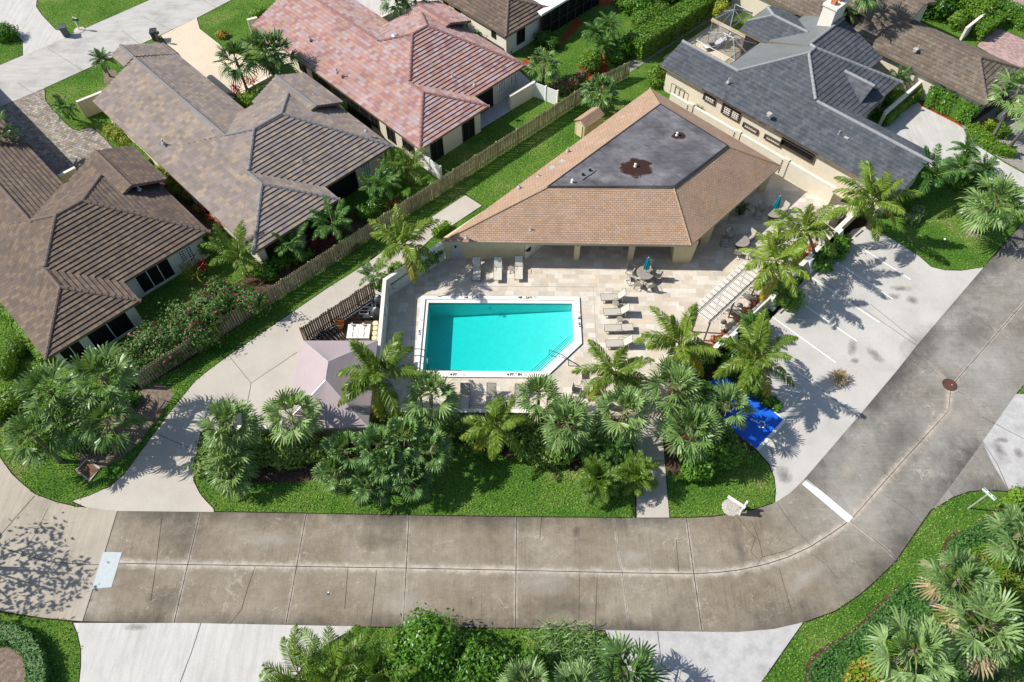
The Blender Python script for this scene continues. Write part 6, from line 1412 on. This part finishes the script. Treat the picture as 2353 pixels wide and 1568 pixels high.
def shrub(label,pts,mat,cat='shrub',name='shrub',dens=60,sz=.15,group=None,seed=None,fl=None,flp=0,zc=None,trunk=False,spray=.3,lump=.22,core=True):
    """pts: list of (u, v, z of lobe centre, rx, ry, rz) in survey pixels and metres"""
    rng=random.Random(seed if seed is not None else int(pts[0][0]*7+pts[0][1])); m=M(); cs=[]
    for (u,v,z,rx,ry,rz) in pts:
        c=P(u,v,z); cs.append(c); blob(m,c,(rx,ry,rz),dens,sz,rng,0,core,lump,fl=1 if fl else None,flp=flp,spray=spray)
    cc=sum(cs,V((0,0,0)))/len(cs); t=thing(name,(cc.x,cc.y,0),label,cat,group)
    o=obj('crown' if trunk else 'foliage',m,[MT[mat]]+([MT[fl]] if fl else []),t)
    s=M(); k=cs[0]
    if trunk:
        s.tube([(cc.x,cc.y,0),(cc.x+.05,cc.y,cc.z*.5),(cc.x,cc.y,cc.z)],[.16,.12,.09],8)
        for c in cs: s.tube([(cc.x,cc.y,cc.z*.45),c],[.08,.04],6)
    else:
        for c in cs: s.tube([(c.x,c.y,0),(c.x,c.y,c.z)],[.06,.04],5)
    obj('trunk' if trunk else 'stem',s,MT['bark'],t)
    return t
def hedge(label,pts,w_,h,mat,dens=75,sz=.12,group=None,name='hedge',step=.8,wob=.06,rough=.10):
    """clipped hedge along a polyline of world points: a box of leaves round a solid core"""
    rng=random.Random(int(pts[0].x*31+pts[0].y*17)); m=M(); c=sum(pts,V((0,0,0)))/len(pts); t=thing(name,(c.x,c.y,0),label,'hedge',group)
    for i in range(len(pts)-1):
        a,b=V(pts[i]),V(pts[i+1]); d=(b-a); l=d.length; d.normalize(); n=V((-d.y,d.x,0))
        m.wall(a,b,w_*.78,.0,h*.93-.004*i)
        for f,ar in (('t',l*w_),('s',l*h),('r',l*h),('e',w_*h),('e2',w_*h)):
            for _ in range(int(ar*dens)):
                x=rng.uniform(-.1,l+.1); y=rng.uniform(-w_/2,w_/2); z=rng.uniform(.05,h); j=rng.uniform(-rough,rough*.6)
                wv=wob*math.sin(x*1.7+i)+wob*math.sin(x*4.1)
                if f=='t': p=a+d*x+n*y; z=h+j+wv; nn=V((0,0,1))
                elif f=='s': p=a+d*x+n*(w_/2+j+wv); nn=n
                elif f=='r': p=a+d*x-n*(w_/2+j+wv); nn=-n
                elif f=='e': p=a-d*(j+.1)+n*y; nn=-d
                else: p=b+d*(j+.1)+n*y; nn=d
                leaf(m,V((p.x,p.y,z)),(nn+V((rng.uniform(-.8,.8),rng.uniform(-.8,.8),rng.uniform(-.2,.9)))).normalized(),sz*rng.uniform(.7,1.3),rng)
    obj('foliage',m,MT[mat],t); s=M()
    for i in range(len(pts)-1): 
        q=V(pts[i]).lerp(V(pts[i+1]),.5); s.tube([(q.x,q.y,0),(q.x,q.y,h*.6)],.06,5)
    obj('stem',s,MT['bark'],t); return t
def W(*pts): return [P(u,v) for u,v in pts]
def tuft(label,u,v,n,l,w_,mat,name='ti_plant',cat='plant',group=None,z=.5,arch=.7,spread=.4):
    """strap leaved rosettes"""
    rng=random.Random(int(u*3+v)); p=P(u,v,z*.4); m=M(); t=thing(name,(p.x,p.y,0),label,cat,group)
    for i in range(n):
        az=rng.uniform(0,6.28); el=rng.uniform(.2,1.4); b=V((p.x+rng.uniform(-spread,spread),p.y+rng.uniform(-spread,spread),z*rng.uniform(.5,1.1))); d=V((math.cos(az)*math.cos(el),math.sin(az)*math.cos(el),math.sin(el))); s=V((-math.sin(az),math.cos(az),0))*w_/2
        q1=b+d*l*.5; q2=b+d*l*.95-V((0,0,arch*l*.35)); m.add([b-s*.4,b+s*.4,q1+s,q1-s,q2],[(0,1,2,3),(3,2,4)])
    obj('foliage',m,MT[mat],t); s=M()
    for i in range(4): a=i*1.6; s.tube([(p.x+spread*.5*math.cos(a),p.y+spread*.5*math.sin(a),0),(p.x+spread*.5*math.cos(a),p.y+spread*.5*math.sin(a),z)],.03,5)
    obj('stem',s,MT['bark'],t)
# front bed hedge behind the palms
shrub('leafy hedge mound at the drive corner under the stacked sabal palms',[(510,1030,.9,1.6,1.1,1.0),(490,1062,.7,1.2,1.0,.8),(560,1045,.9,1.3,1.0,1.0)],'shrub',dens=85,sz=.16)
shrub('leafy hedge below the mauve canopy wall',[(610,1030,.9,1.6,.8,.9),(680,1035,.9,1.7,.8,.9),(650,1052,.7,1.5,.7,.8),(735,1035,.9,1.2,.8,.9),(590,1055,.6,1.0,.7,.7)],'shrub',dens=85,sz=.16)
shrub('leafy hedge behind the large fan palm clump',[(890,975,.9,1.6,.8,.9),(950,980,.8,1.4,.8,.9),(1020,985,.8,1.5,.8,.9)],'shrub',dens=85,sz=.16)
shrub('leafy hedge behind the small coconut palm',[(1085,985,.9,1.7,.8,.9),(1150,995,.8,1.6,.8,.9),(1110,1010,.7,1.4,.8,.7),(1200,1000,.8,1.3,.8,.85)],'shrub',dens=85,sz=.16)
shrub('rounded leafy hedge mound in front of two sabal palms',[(1240,1010,.9,1.5,.9,1.0),(1285,1035,.8,1.2,.8,.9),(1225,1035,.7,1.2,.8,.8),(1260,1052,.6,1.0,.7,.7)],'shrub',dens=85,sz=.16)
shrub('dark shrub left of the front walkway behind two round palms',[(1385,1000,.8,1.3,1.0,.9),(1425,1035,.9,1.0,1.0,1.0),(1385,1050,.7,1.2,.8,.8)],'tree',dens=80,sz=.15)
shrub('glossy green tree shrub between the walkway and the blue bay',[(1640,1020,1.6,1.3,1.1,1.1),(1672,1038,1.3,1.1,1.0,1.0),(1620,1055,1.1,1.2,1.0,1.0),(1600,1082,.7,.9,.7,.7),(1650,1000,1.5,.9,.8,.9)],'tree',dens=80,sz=.17,trunk=True,name='shrub_tree',cat='tree')
shrub('bushy green shrub above the blue bay behind the sabal crown',[(1630,930,1.2,1.2,1.0,1.1),(1610,905,1.2,1.1,.9,1.0),(1580,940,1.0,1.0,.9,1.0)],'tree',dens=75,sz=.16)
shrub('trimmed shrub on the planter island above the blue bay',[(1766,920,.3,.7,.45,.4),(1740,902,.35,.7,.45,.45),(1784,934,.25,.4,.35,.3),(1712,884,.4,.6,.4,.45)],'tree',dens=110,sz=.12,spray=.1)
for (u,v,lb,rx) in ((1580,840,'dense shrub under the coconut palm at the lower end of the pergola',1.3),(1690,838,'dense shrub left of the coconut palm above the blue bay',1.2)): shrub(lb,[(u,v,.7,rx,.9,.8),(u+22,v-22,.7,rx*.8,.8,.8)],'tree',dens=75,sz=.16)
shrub('rust red shrub row at the lower end of the pergola wall',[(1634,800,.35,.5,.4,.4),(1652,782,.35,.5,.4,.4),(1668,768,.3,.4,.4,.35)],'rust_l',dens=100,sz=.13,lump=.3)
shrub('rust red shrub row along the upper pergola wall',[(1708,735,.3,.4,.4,.35),(1722,718,.3,.45,.4,.35),(1738,702,.3,.45,.4,.35),(1752,688,.3,.4,.4,.35)],'rust_l',dens=100,sz=.13,lump=.3)
shrub('rust red shrub under the coconut palm behind the grill',[(1850,592,.4,.6,.5,.45),(1870,572,.4,.5,.5,.4)],'rust_l',dens=100,sz=.13)
shrub('dark green shrub between parking wall and top parking bay',[(1910,580,.6,1.2,.8,.7),(1885,605,.6,.9,.7,.7),(1935,560,.6,.8,.7,.7)],'tree',dens=75,sz=.16)
shrub('bright feathery shrub hanging beside the third parking bay',[(1815,690,.9,.9,.7,.9),(1800,664,1.0,.8,.7,.8)],'hedge',dens=80,sz=.15,spray=.5)
shrub('bright feathery shrub in front of the parking wall by the pergola',[(1728,742,.8,.9,.6,.8),(1742,770,.7,.7,.6,.7)],'hedge',dens=80,sz=.15,spray=.5)
hedge('narrow clipped hedge strip at the left corner of the pool house',W((1030,524),(1000,545)),.55,.7,'hedgel')
shrub('bright planter shrub at the foot of the coconut palm by the pool wall',[(985,592,1.0,.8,.5,.7),(960,606,1.0,.8,.5,.7),(1004,578,1.1,.6,.5,.5)],'hedge',dens=90,sz=.13)
shrub('bright planter shrub between the palm and the pump yard fence',[(915,620,1.0,.8,.5,.7),(895,645,1.0,.7,.5,.7),(880,660,.9,.5,.5,.5)],'hedge',dens=90,sz=.13)
# bougainvillea and bed behind the fence
BG=[(305,815,1.0,1.3,1.1,1.0),(345,785,1.3,1.5,1.2,1.1),(400,770,1.3,1.5,1.2,1.1),(380,810,.9,1.3,1.0,.9),(440,735,1.5,1.5,1.2,1.2),(495,715,1.6,1.4,1.2,1.1),(455,770,1.1,1.4,1.0,1.0),(515,680,1.5,1.4,1.2,1.1),(570,690,1.4,1.3,1.1,1.0),(330,840,.8,1.3,.9,.8),(470,700,1.4,1.2,1.1,1.1)]
shrub('sprawling pink flowered bougainvillea hanging over the picket fence','x' and BG,'boug',name='bougainvillea',dens=80,sz=.13,fl='flower',flp=.055,spray=.45,lump=.3)
shrub('small pink flowered bougainvillea by the white gate of the pink house',[(1310,190,.9,1.0,.7,.8),(1285,200,.8,.8,.6,.7),(1335,178,.8,.7,.6,.7)],'boug',name='bougainvillea',dens=85,sz=.13,fl='flower',flp=.28,spray=.4)
shrub('lime green shrub at the right corner of the dark brown house',[(465,562,1.0,.9,.8,.9),(490,560,1.1,.8,.7,.8)],'hedge',dens=70,sz=.16,spray=.5)
tuft('yellow strap leaved croton between bougainvillea and areca palm',445,632,110,.8,.06,'lime','croton','plant',z=.9,spread=.7)
tuft('red strap leaved plant right of the yellow croton',470,622,45,.6,.07,'red','ti_plant','plant','red ti plants',z=1.2,spread=.3)
for (u,v,n,lb) in ((730,560,45,'pink red ti plant by the picket fence left of the dark feather palm'),(718,577,30,'small red ti plant by the picket fence below the taupe tile house'),(775,552,30,'red ti plant against the picket fence near the pool path'),(498,500,60,'red ti plant row along the lower left eave of the taupe tile house'),(475,478,40,'upper red ti plant beside the taupe tile house eave'),(512,520,40,'lowest red ti plant beside the taupe tile house eave'),(545,215,70,'dark red ti plant at the end of the tan driveway'),(578,195,50,'red ti plant by the bare trunk of the driveway palm'),(632,168,40,'red ti plant at the foot of the two crowded palms'),(440,600,40,'dark red ti plant in the shade of the dark brown house wall'),(912,470,30,'pinkish plant at the fence right of the taupe tile house')): tuft(lb,u,v,n,.65,.08,'red','ti_plant','plant','red ti plants',z=.8,spread=.45)
# beds between the houses
shrub('variegated yellow shrub beside the two air conditioners',[(258,300,.5,.7,.7,.6),(272,312,.5,.6,.6,.6),(288,325,.4,.6,.6,.5)],'lime',dens=90,sz=.13)
hedge('low green hedge under the left eave of the taupe tile house',W((318,340),(352,378)),1.1,.7,'hedge')
shrub('yellow green shrub row below the left eave of the taupe tile house',[(372,392,.5,.8,.7,.6),(395,412,.5,.9,.7,.6),(415,432,.4,.7,.6,.5)],'lime',dens=85,sz=.14)
shrub('dry brown plant row between the two brown roofed houses',[(432,452,.3,.5,.5,.35),(455,478,.3,.5,.4,.3)],'croton',dens=85,sz=.13)
shrub('bright green bed at the end of the tan driveway under the palm',[(580,228,.5,1.1,.8,.6),(605,215,.5,.8,.7,.6),(560,240,.4,.8,.6,.5)],'hedge',dens=80,sz=.15)
shrub('green shrub at the feet of the two crowded palms beside the pink house',[(632,150,.7,.9,.7,.8),(655,165,.6,.8,.6,.7)],'tree',dens=80,sz=.15)
hedge('clipped hedge round the left end of the pink tile house',W((598,72),(582,50),(600,38),(625,30)),.7,.8,'hedge')
shrub('green shrubs behind the pink roof below the white driveway wall',[(930,70,.8,1.0,.8,.9),(960,52,.8,1.0,.8,.9),(905,85,.6,.9,.7,.7)],'tree',dens=70,sz=.15)
shrub('green shrubs along the wall of the dark tile house at the top',[(1085,60,.6,.9,.6,.7),(1112,78,.6,.9,.6,.7),(1135,90,.5,.8,.5,.6),(1060,45,.5,.7,.5,.6),(1165,112,.4,.6,.4,.5)],'tree',dens=75,sz=.14)
shrub('dark shrub by the screened annex',[(1250,88,.6,.9,.8,.7),(1268,102,.5,.7,.6,.6)],'tree',dens=75,sz=.14)
shrub('bed shrubs behind the taupe tile house patio',[(800,560,.4,.7,.5,.5),(870,470,.6,.8,.6,.7),(835,490,.5,.8,.6,.6)],'tree',dens=75,sz=.15)
shrub('dark bed shrubs under the feather palms below the taupe tile house',[(640,600,.5,1.0,.7,.6),(690,585,.5,.9,.7,.6),(610,625,.6,1.0,.8,.7),(590,560,.8,.9,.8,.9)],'tree',dens=75,sz=.15)
shrub('dark shrubs on the bed of the dark brown house by the left sabal palms',[(285,870,.5,1.0,.8,.6),(180,1010,.5,1.2,.9,.6),(130,960,.8,1.2,1.0,.9),(290,920,.4,.9,.7,.5),(230,1015,.4,1.0,.7,.5)],'tree',dens=75,sz=.15)
# left side clipped shapes
hedge('clipped hedge strip along the left wall of the dark brown house',W((-10,690),(35,740),(80,795),(112,835)),.8,.9,'hedge',rough=.06)
shrub('upper round clipped bush left of the dark brown house',[(36,800,.6,.85,.85,.75)],'hedge',name='round_bush',dens=170,sz=.09,lump=.03,spray=0)
shrub('lower round clipped bush at the left edge',[(8,842,.6,.9,.9,.75)],'hedge',name='round_bush',dens=170,sz=.09,lump=.03,spray=0)
shrub('large round clipped hedge at the left edge beside the left lawn',[(20,915,.6,1.2,1.2,.8),(-20,935,.6,1.2,1.2,.8)],'hedge',name='round_bush',dens=150,sz=.09,lump=.04,spray=0)
shrub('round clipped hedge under the left sabal cluster',[(55,985,.6,1.2,1.0,.8),(90,1005,.5,1.0,.9,.7)],'hedge',name='round_bush',dens=150,sz=.09,lump=.04,spray=0)
# top: long hedge and neighbours
hq0,hq1=P(1456,132),P(1650,8)
hedge('long trimmed bright green hedge at the top centre',[hq0,hq0.lerp(hq1,.5),hq1,hq1+(hq1-hq0)*.25],2.0,2.1,'hedge',dens=70,sz=.16,wob=.04)
shrub('round clipped shrub behind the picket fence end',[(1356,142,.9,1.15,1.1,1.0)],'hedge',name='round_bush',dens=120,sz=.12,lump=.06,spray=.05)
shrub('oval clipped shrub beside the long trimmed hedge',[(1478,48,.9,1.3,1.2,1.0),(1500,40,.9,1.3,1.2,1.0),(1520,28,.9,1.2,1.1,1.0)],'hedge',name='round_bush',dens=90,sz=.13,lump=.08,spray=.1)
shrub('bushy shrubs at the top edge above the red mulch strip',[(1470,6,1.2,1.6,1.4,1.2),(1510,-12,1.4,2.0,1.6,1.4),(1440,-14,1.2,1.6,1.4,1.2),(1560,-16,1.3,1.9,1.5,1.3)],'tree',dens=60,sz=.18)
shrub('dark shrub between the pygmy palms and the long hedge',[(1425,110,.9,1.2,.9,.9),(1455,88,.9,1.1,.9,.9),(1410,130,.7,.9,.7,.7)],'tree',dens=75,sz=.15)
shrub('small lime leaved tree beside the screen enclosure',[(1656,22,1.6,.7,.6,.7),(1662,16,2.1,.6,.5,.5),(1650,32,1.2,.5,.5,.5)],'lime',name='small_tree',cat='tree',dens=55,sz=.16,trunk=True,spray=.5)
shrub('leafy bush at the left corner of the slate house',[(1512,168,.8,.9,.8,.9),(1508,188,.5,.7,.6,.6)],'hedge',dens=90,sz=.13)
shrub('fern like shrub against the boundary wall',[(1745,290,.4,.8,.4,.5),(1722,272,.4,.6,.4,.45),(1598,252,.4,.6,.4,.45)],'shrub',dens=75,sz=.14,spray=.5)
vp=[A4(1640,735),A4(1950,895)]
hedge('climbing vine hedge covering the wall of the grey brown house',vp,.9,1.9,'tree',dens=80,sz=.16,wob=.12,rough=.2)
hedge('vine strip on the pale wall beside the white driveway',[A4(1345,905),A4(1590,695)],.4,1.1,'hedge',dens=90,sz=.13,wob=.06)
shrub('dark shrubs in the corner below the slate house dormer',[(1995,255,.5,1.0,.9,.6),(2030,225,.5,1.0,.8,.6)],'tree',dens=70,sz=.15)
hedge('curving clipped hedge along the white driveway at the right',W((2228,300),(2250,322),(2268,338),(2295,352),(2325,358)),1.0,.75,'hedge',dens=90)
hedge('inner loop of the clipped hedge at the right among palm trunks',W((2262,298),(2285,300),(2312,318)),.9,.75,'hedge',dens=90)
hedge('dark clipped hedge along the pale wall at the top right',[A4(1990,275),A4(2150,165)],1.4,1.2,'hedge',dens=70,sz=.15)
hedge('clipped hedge along the pink paved driveway at the top right',[A4(2110,80),A4(2230,130),A4(2400,240)],1.5,1.3,'tree',dens=65,sz=.16)
shrub('bright bushes at the top right beside a palm trunk',[(2225,18,1.0,1.4,1.2,1.1),(2250,30,1.0,1.3,1.1,1.0),(2205,45,.8,1.1,.9,.8),(2270,5,.9,1.4,1.1,1.0)],'hedge',dens=65,sz=.16)
shrub('dark trees at the top edge behind the grey brown house',[(2130,-8,1.5,2.0,1.6,1.5),(2170,10,1.2,1.8,1.4,1.2),(2090,-25,1.5,2.0,1.6,1.5)],'tree',name='tree_row',cat='tree',dens=55,sz=.18,trunk=True)
shrub('dark shrub and lime tufts under the leaning palms at the right edge',[(2310,260,.5,.7,.5,.6),(2272,285,.4,.6,.5,.5),(2330,240,.5,.8,.5,.6)],'lime',dens=80,sz=.14)
shrub('green bush at the foot of the three feather palms on the right',[(2235,410,.6,1.0,.8,.7),(2200,420,.5,.9,.7,.6)],'tree',dens=75,sz=.15)
shrub('grey leaved low shrub under the dark feather palm on the right lawn',[(2095,500,.4,.7,.5,.4),(2110,485,.4,.6,.5,.4)],'livb',dens=80,sz=.14)
shrub('dark round bush at the left edge by the grey street',[(8,74,.7,1.3,1.0,.8)],'tree',name='round_bush',dens=80,sz=.14,lump=.05)
shrub('dry brown shrub on the lawn by the tan driveway',[(510,80,.3,.6,.5,.4)],'croton',dens=90,sz=.13)
shrub('small plant at the left edge beside the cobbled drive',[(22,352,.3,.8,.6,.4),(40,340,.3,.5,.5,.35)],'hedge',dens=80,sz=.14)
# bottom edge
shrub('large round leafy tree at the bottom centre',[(975,1475,2.0,1.7,1.5,1.5),(1010,1500,1.6,1.3,1.2,1.2),(935,1505,1.5,1.3,1.2,1.2),(970,1525,1.2,1.6,1.2,1.2),(985,1445,2.4,.9,.8,.8)],'tree',name='round_tree',cat='tree',dens=85,sz=.15,trunk=True,group='round leafy trees on the lower lawn',spray=.35)
shrub('smaller round leafy tree right of the large one at the bottom',[(1105,1510,1.5,1.2,1.1,1.1),(1135,1525,1.3,1.1,1.0,1.0),(1080,1535,1.2,1.1,1.0,1.0),(1160,1535,1.0,1.0,.9,.9),(1215,1525,.9,1.1,.8,.8)],'tree',name='round_tree',cat='tree',dens=85,sz=.15,trunk=True,group='round leafy trees on the lower lawn',spray=.35)
tuft('grassy grey green strap leaved clump at the bottom centre',1290,1500,300,1.0,.06,'livb','spider_lily','plant',z=.5,spread=1.5)
tuft('second strap leaved clump right of the grassy grey green one',1345,1515,160,1.0,.06,'livb','spider_lily','plant',z=.4,spread=.9)
hedge('curved clipped hedge round a mulch bed at the lower left corner',W((-10,1458),(35,1462),(70,1480),(92,1510),(100,1545),(98,1600)),1.0,.9,'cover',dens=110,sz=.09,rough=.05)
shrub('dark shrub under the palms at the bottom left of the round tree',[(820,1560,.6,1.4,.9,.7),(900,1560,.6,1.3,.9,.7),(1040,1560,.6,1.5,.9,.7),(1260,1570,.6,1.6,.9,.7)],'tree',dens=70,sz=.15)
# large tree standing out of frame at the left whose shade falls on the apron
shrub('tall shade tree just outside the left edge beside the old concrete apron',[(-330,1200,6.0,1.5,1.4,1.0),(-290,1250,6.3,1.4,1.2,1.0),(-350,1290,5.6,1.5,1.4,1.0),(-270,1140,5.8,1.3,1.2,.9),(-400,1180,5.2,1.6,1.5,1.0),(-240,1210,6.2,1.1,1.0,.8)],'tree',name='shade_tree',cat='tree',dens=13,sz=.2,trunk=True,spray=.8,core=False)
# lower right planting
def cover(label,pts,mat,h,dens,sz,fl=None,flp=0):
    pl=poly(pts); xs=[p.x for p in pl]; ys=[p.y for p in pl]; rng=random.Random(int(pts[0][0])); m=M()
    def ins(x,y):
        c=False
        for i in range(len(pl)):
            a,b=pl[i],pl[i-1]
            if (a.y>y)!=(b.y>y) and x<(b.x-a.x)*(y-a.y)/(b.y-a.y)+a.x: c=not c
        return c
    ar=(max(xs)-min(xs))*(max(ys)-min(ys))
    for _ in range(int(ar*dens)):
        x,y=rng.uniform(min(xs),max(xs)),rng.uniform(min(ys),max(ys))
        if not ins(x,y): continue
        hh=h*(.55+.35*math.sin(x*1.9+y)*math.sin(y*2.3)+.25*rng.random()); leaf(m,V((x,y,max(.05,hh*rng.uniform(.55,1)))),V((rng.uniform(-.8,.8),rng.uniform(-.8,.8),1)).normalized(),sz*rng.uniform(.7,1.4),rng,1 if fl and rng.random()<flp else 0)
    m.sheet(pl,h*.18)
    return obj('ground_cover',m,[MT[mat]]+([MT[fl]] if fl else []),None,label,None,None,'stuff')
cover('dark green ground cover bed along the lower right lawn',[(2075,1345),(2150,1330),(2175,1370),(2130,1420),(2060,1450),(2010,1480),(1960,1530),(1930,1600),(1850,1600),(1862,1530),(1910,1485),(1960,1456),(1995,1425),(2032,1386)],'cover',.35,170,.11)
cover('dark green ground cover bed in the curve under the street sign',[(2172,1278),(2175,1250),(2192,1232),(2216,1220),(2250,1204),(2270,1192),(2292,1180),(2312,1152),(2353,1120),(2440,1120),(2440,1260),(2300,1260),(2220,1290),(2195,1300)],'cover',.35,150,.11)
cover('yellow and red croton bed at the bottom right',[(1930,1560),(1960,1520),(2010,1500),(2060,1520),(2090,1560),(2080,1640),(1930,1640)],'hedgel',.7,150,.15,'croton',.45)
cover('yellow and red croton bed at the right edge',[(2200,1275),(2250,1258),(2320,1255),(2400,1270),(2440,1390),(2350,1400),(2290,1370),(2230,1310)],'hedgel',.7,150,.15,'croton',.45)
cover('bright croton bed under the middle sabal palms at the lower right',[(2140,1425),(2200,1410),(2230,1440),(2180,1470),(2130,1460)],'hedgel',.5,150,.14)
cover('dark ground cover behind the two lower right sabal palms',[(2060,1540),(2200,1480),(2300,1500),(2300,1620),(2060,1620)],'cover',.3,90,.12)
cover('green ground cover at the foot of the planter above the bay',[(1655,856),(1690,860),(1750,893),(1720,905)],'hedge',.3,120,.12)
shrub('lime bush at the right edge below the landscape light',[(2345,1148,.5,.8,.7,.6),(2325,1160,.4,.6,.5,.5)],'hedge',dens=90,sz=.14)

# dry debris clump on the parking lot
tuft('dry brown clump of palm debris lying in the middle of the parking lot',1927,872,160,.75,.05,'dead','palm_debris','debris',z=.35,arch=.9,spread=.35)
# ---------------------------------------------------------------- turf: blades over every open piece of lawn
rng=random.Random(99); CS=.25; GX0,GX1,GY0,GY1=-52,54,6,76
nx,ny=int((GX1-GX0)/CS),int((GY1-GY0)/CS); grid=bytearray(nx*ny)
for pl in MASK+[pd]:
    ys=[p[1] for p in pl]
    for j in range(max(0,int((min(ys)-GY0)/CS)),min(ny,int((max(ys)-GY0)/CS)+1)):
        y=GY0+(j+.5)*CS; xs=[]
        for i in range(len(pl)):
            a,b=pl[i],pl[i-1]
            if (a[1]>y)!=(b[1]>y): xs.append((b[0]-a[0])*(y-a[1])/(b[1]-a[1])+a[0])
        xs.sort()
        for k in range(0,len(xs)-1,2):
            for i in range(max(0,int((xs[k]-GX0)/CS+.5)),min(nx,int((xs[k+1]-GX0)/CS+.5))): grid[j*nx+i]=1
vs=[];fs=[]
for j in range(ny):
    for i in range(nx):
        if grid[j*nx+i]: continue
        x0,y0=GX0+i*CS,GY0+j*CS; u,v=PR((x0,y0,0))
        if not(-40<u<2400 and -40<v<1620): continue
        n=4 if y0<34 else (2 if y0<55 else 1)
        for _ in range(n):
            x,y=x0+rng.random()*CS,y0+rng.random()*CS; a=rng.uniform(0,6.28); w_=rng.uniform(.025,.045); h=rng.uniform(.05,.10); l=rng.uniform(.02,.09); c,s_=math.cos(a),math.sin(a); k=len(vs)
            vs+=[(x-s_*w_,y+c*w_,0),(x+s_*w_,y-c*w_,0),(x+c*l+s_*w_*.3,y+s_*l-c*w_*.3,h),(x+c*l-s_*w_*.3,y+s_*l+c*w_*.3,h)]; fs.append((k,k+1,k+2,k+3))
me=bpy.data.meshes.new('turf'); me.from_pydata(vs,[],fs); me.materials.append(MT['blade']); me.update()
obj('turf',me,None,None,'short green turf blades over the lawns',None,None,'stuff')
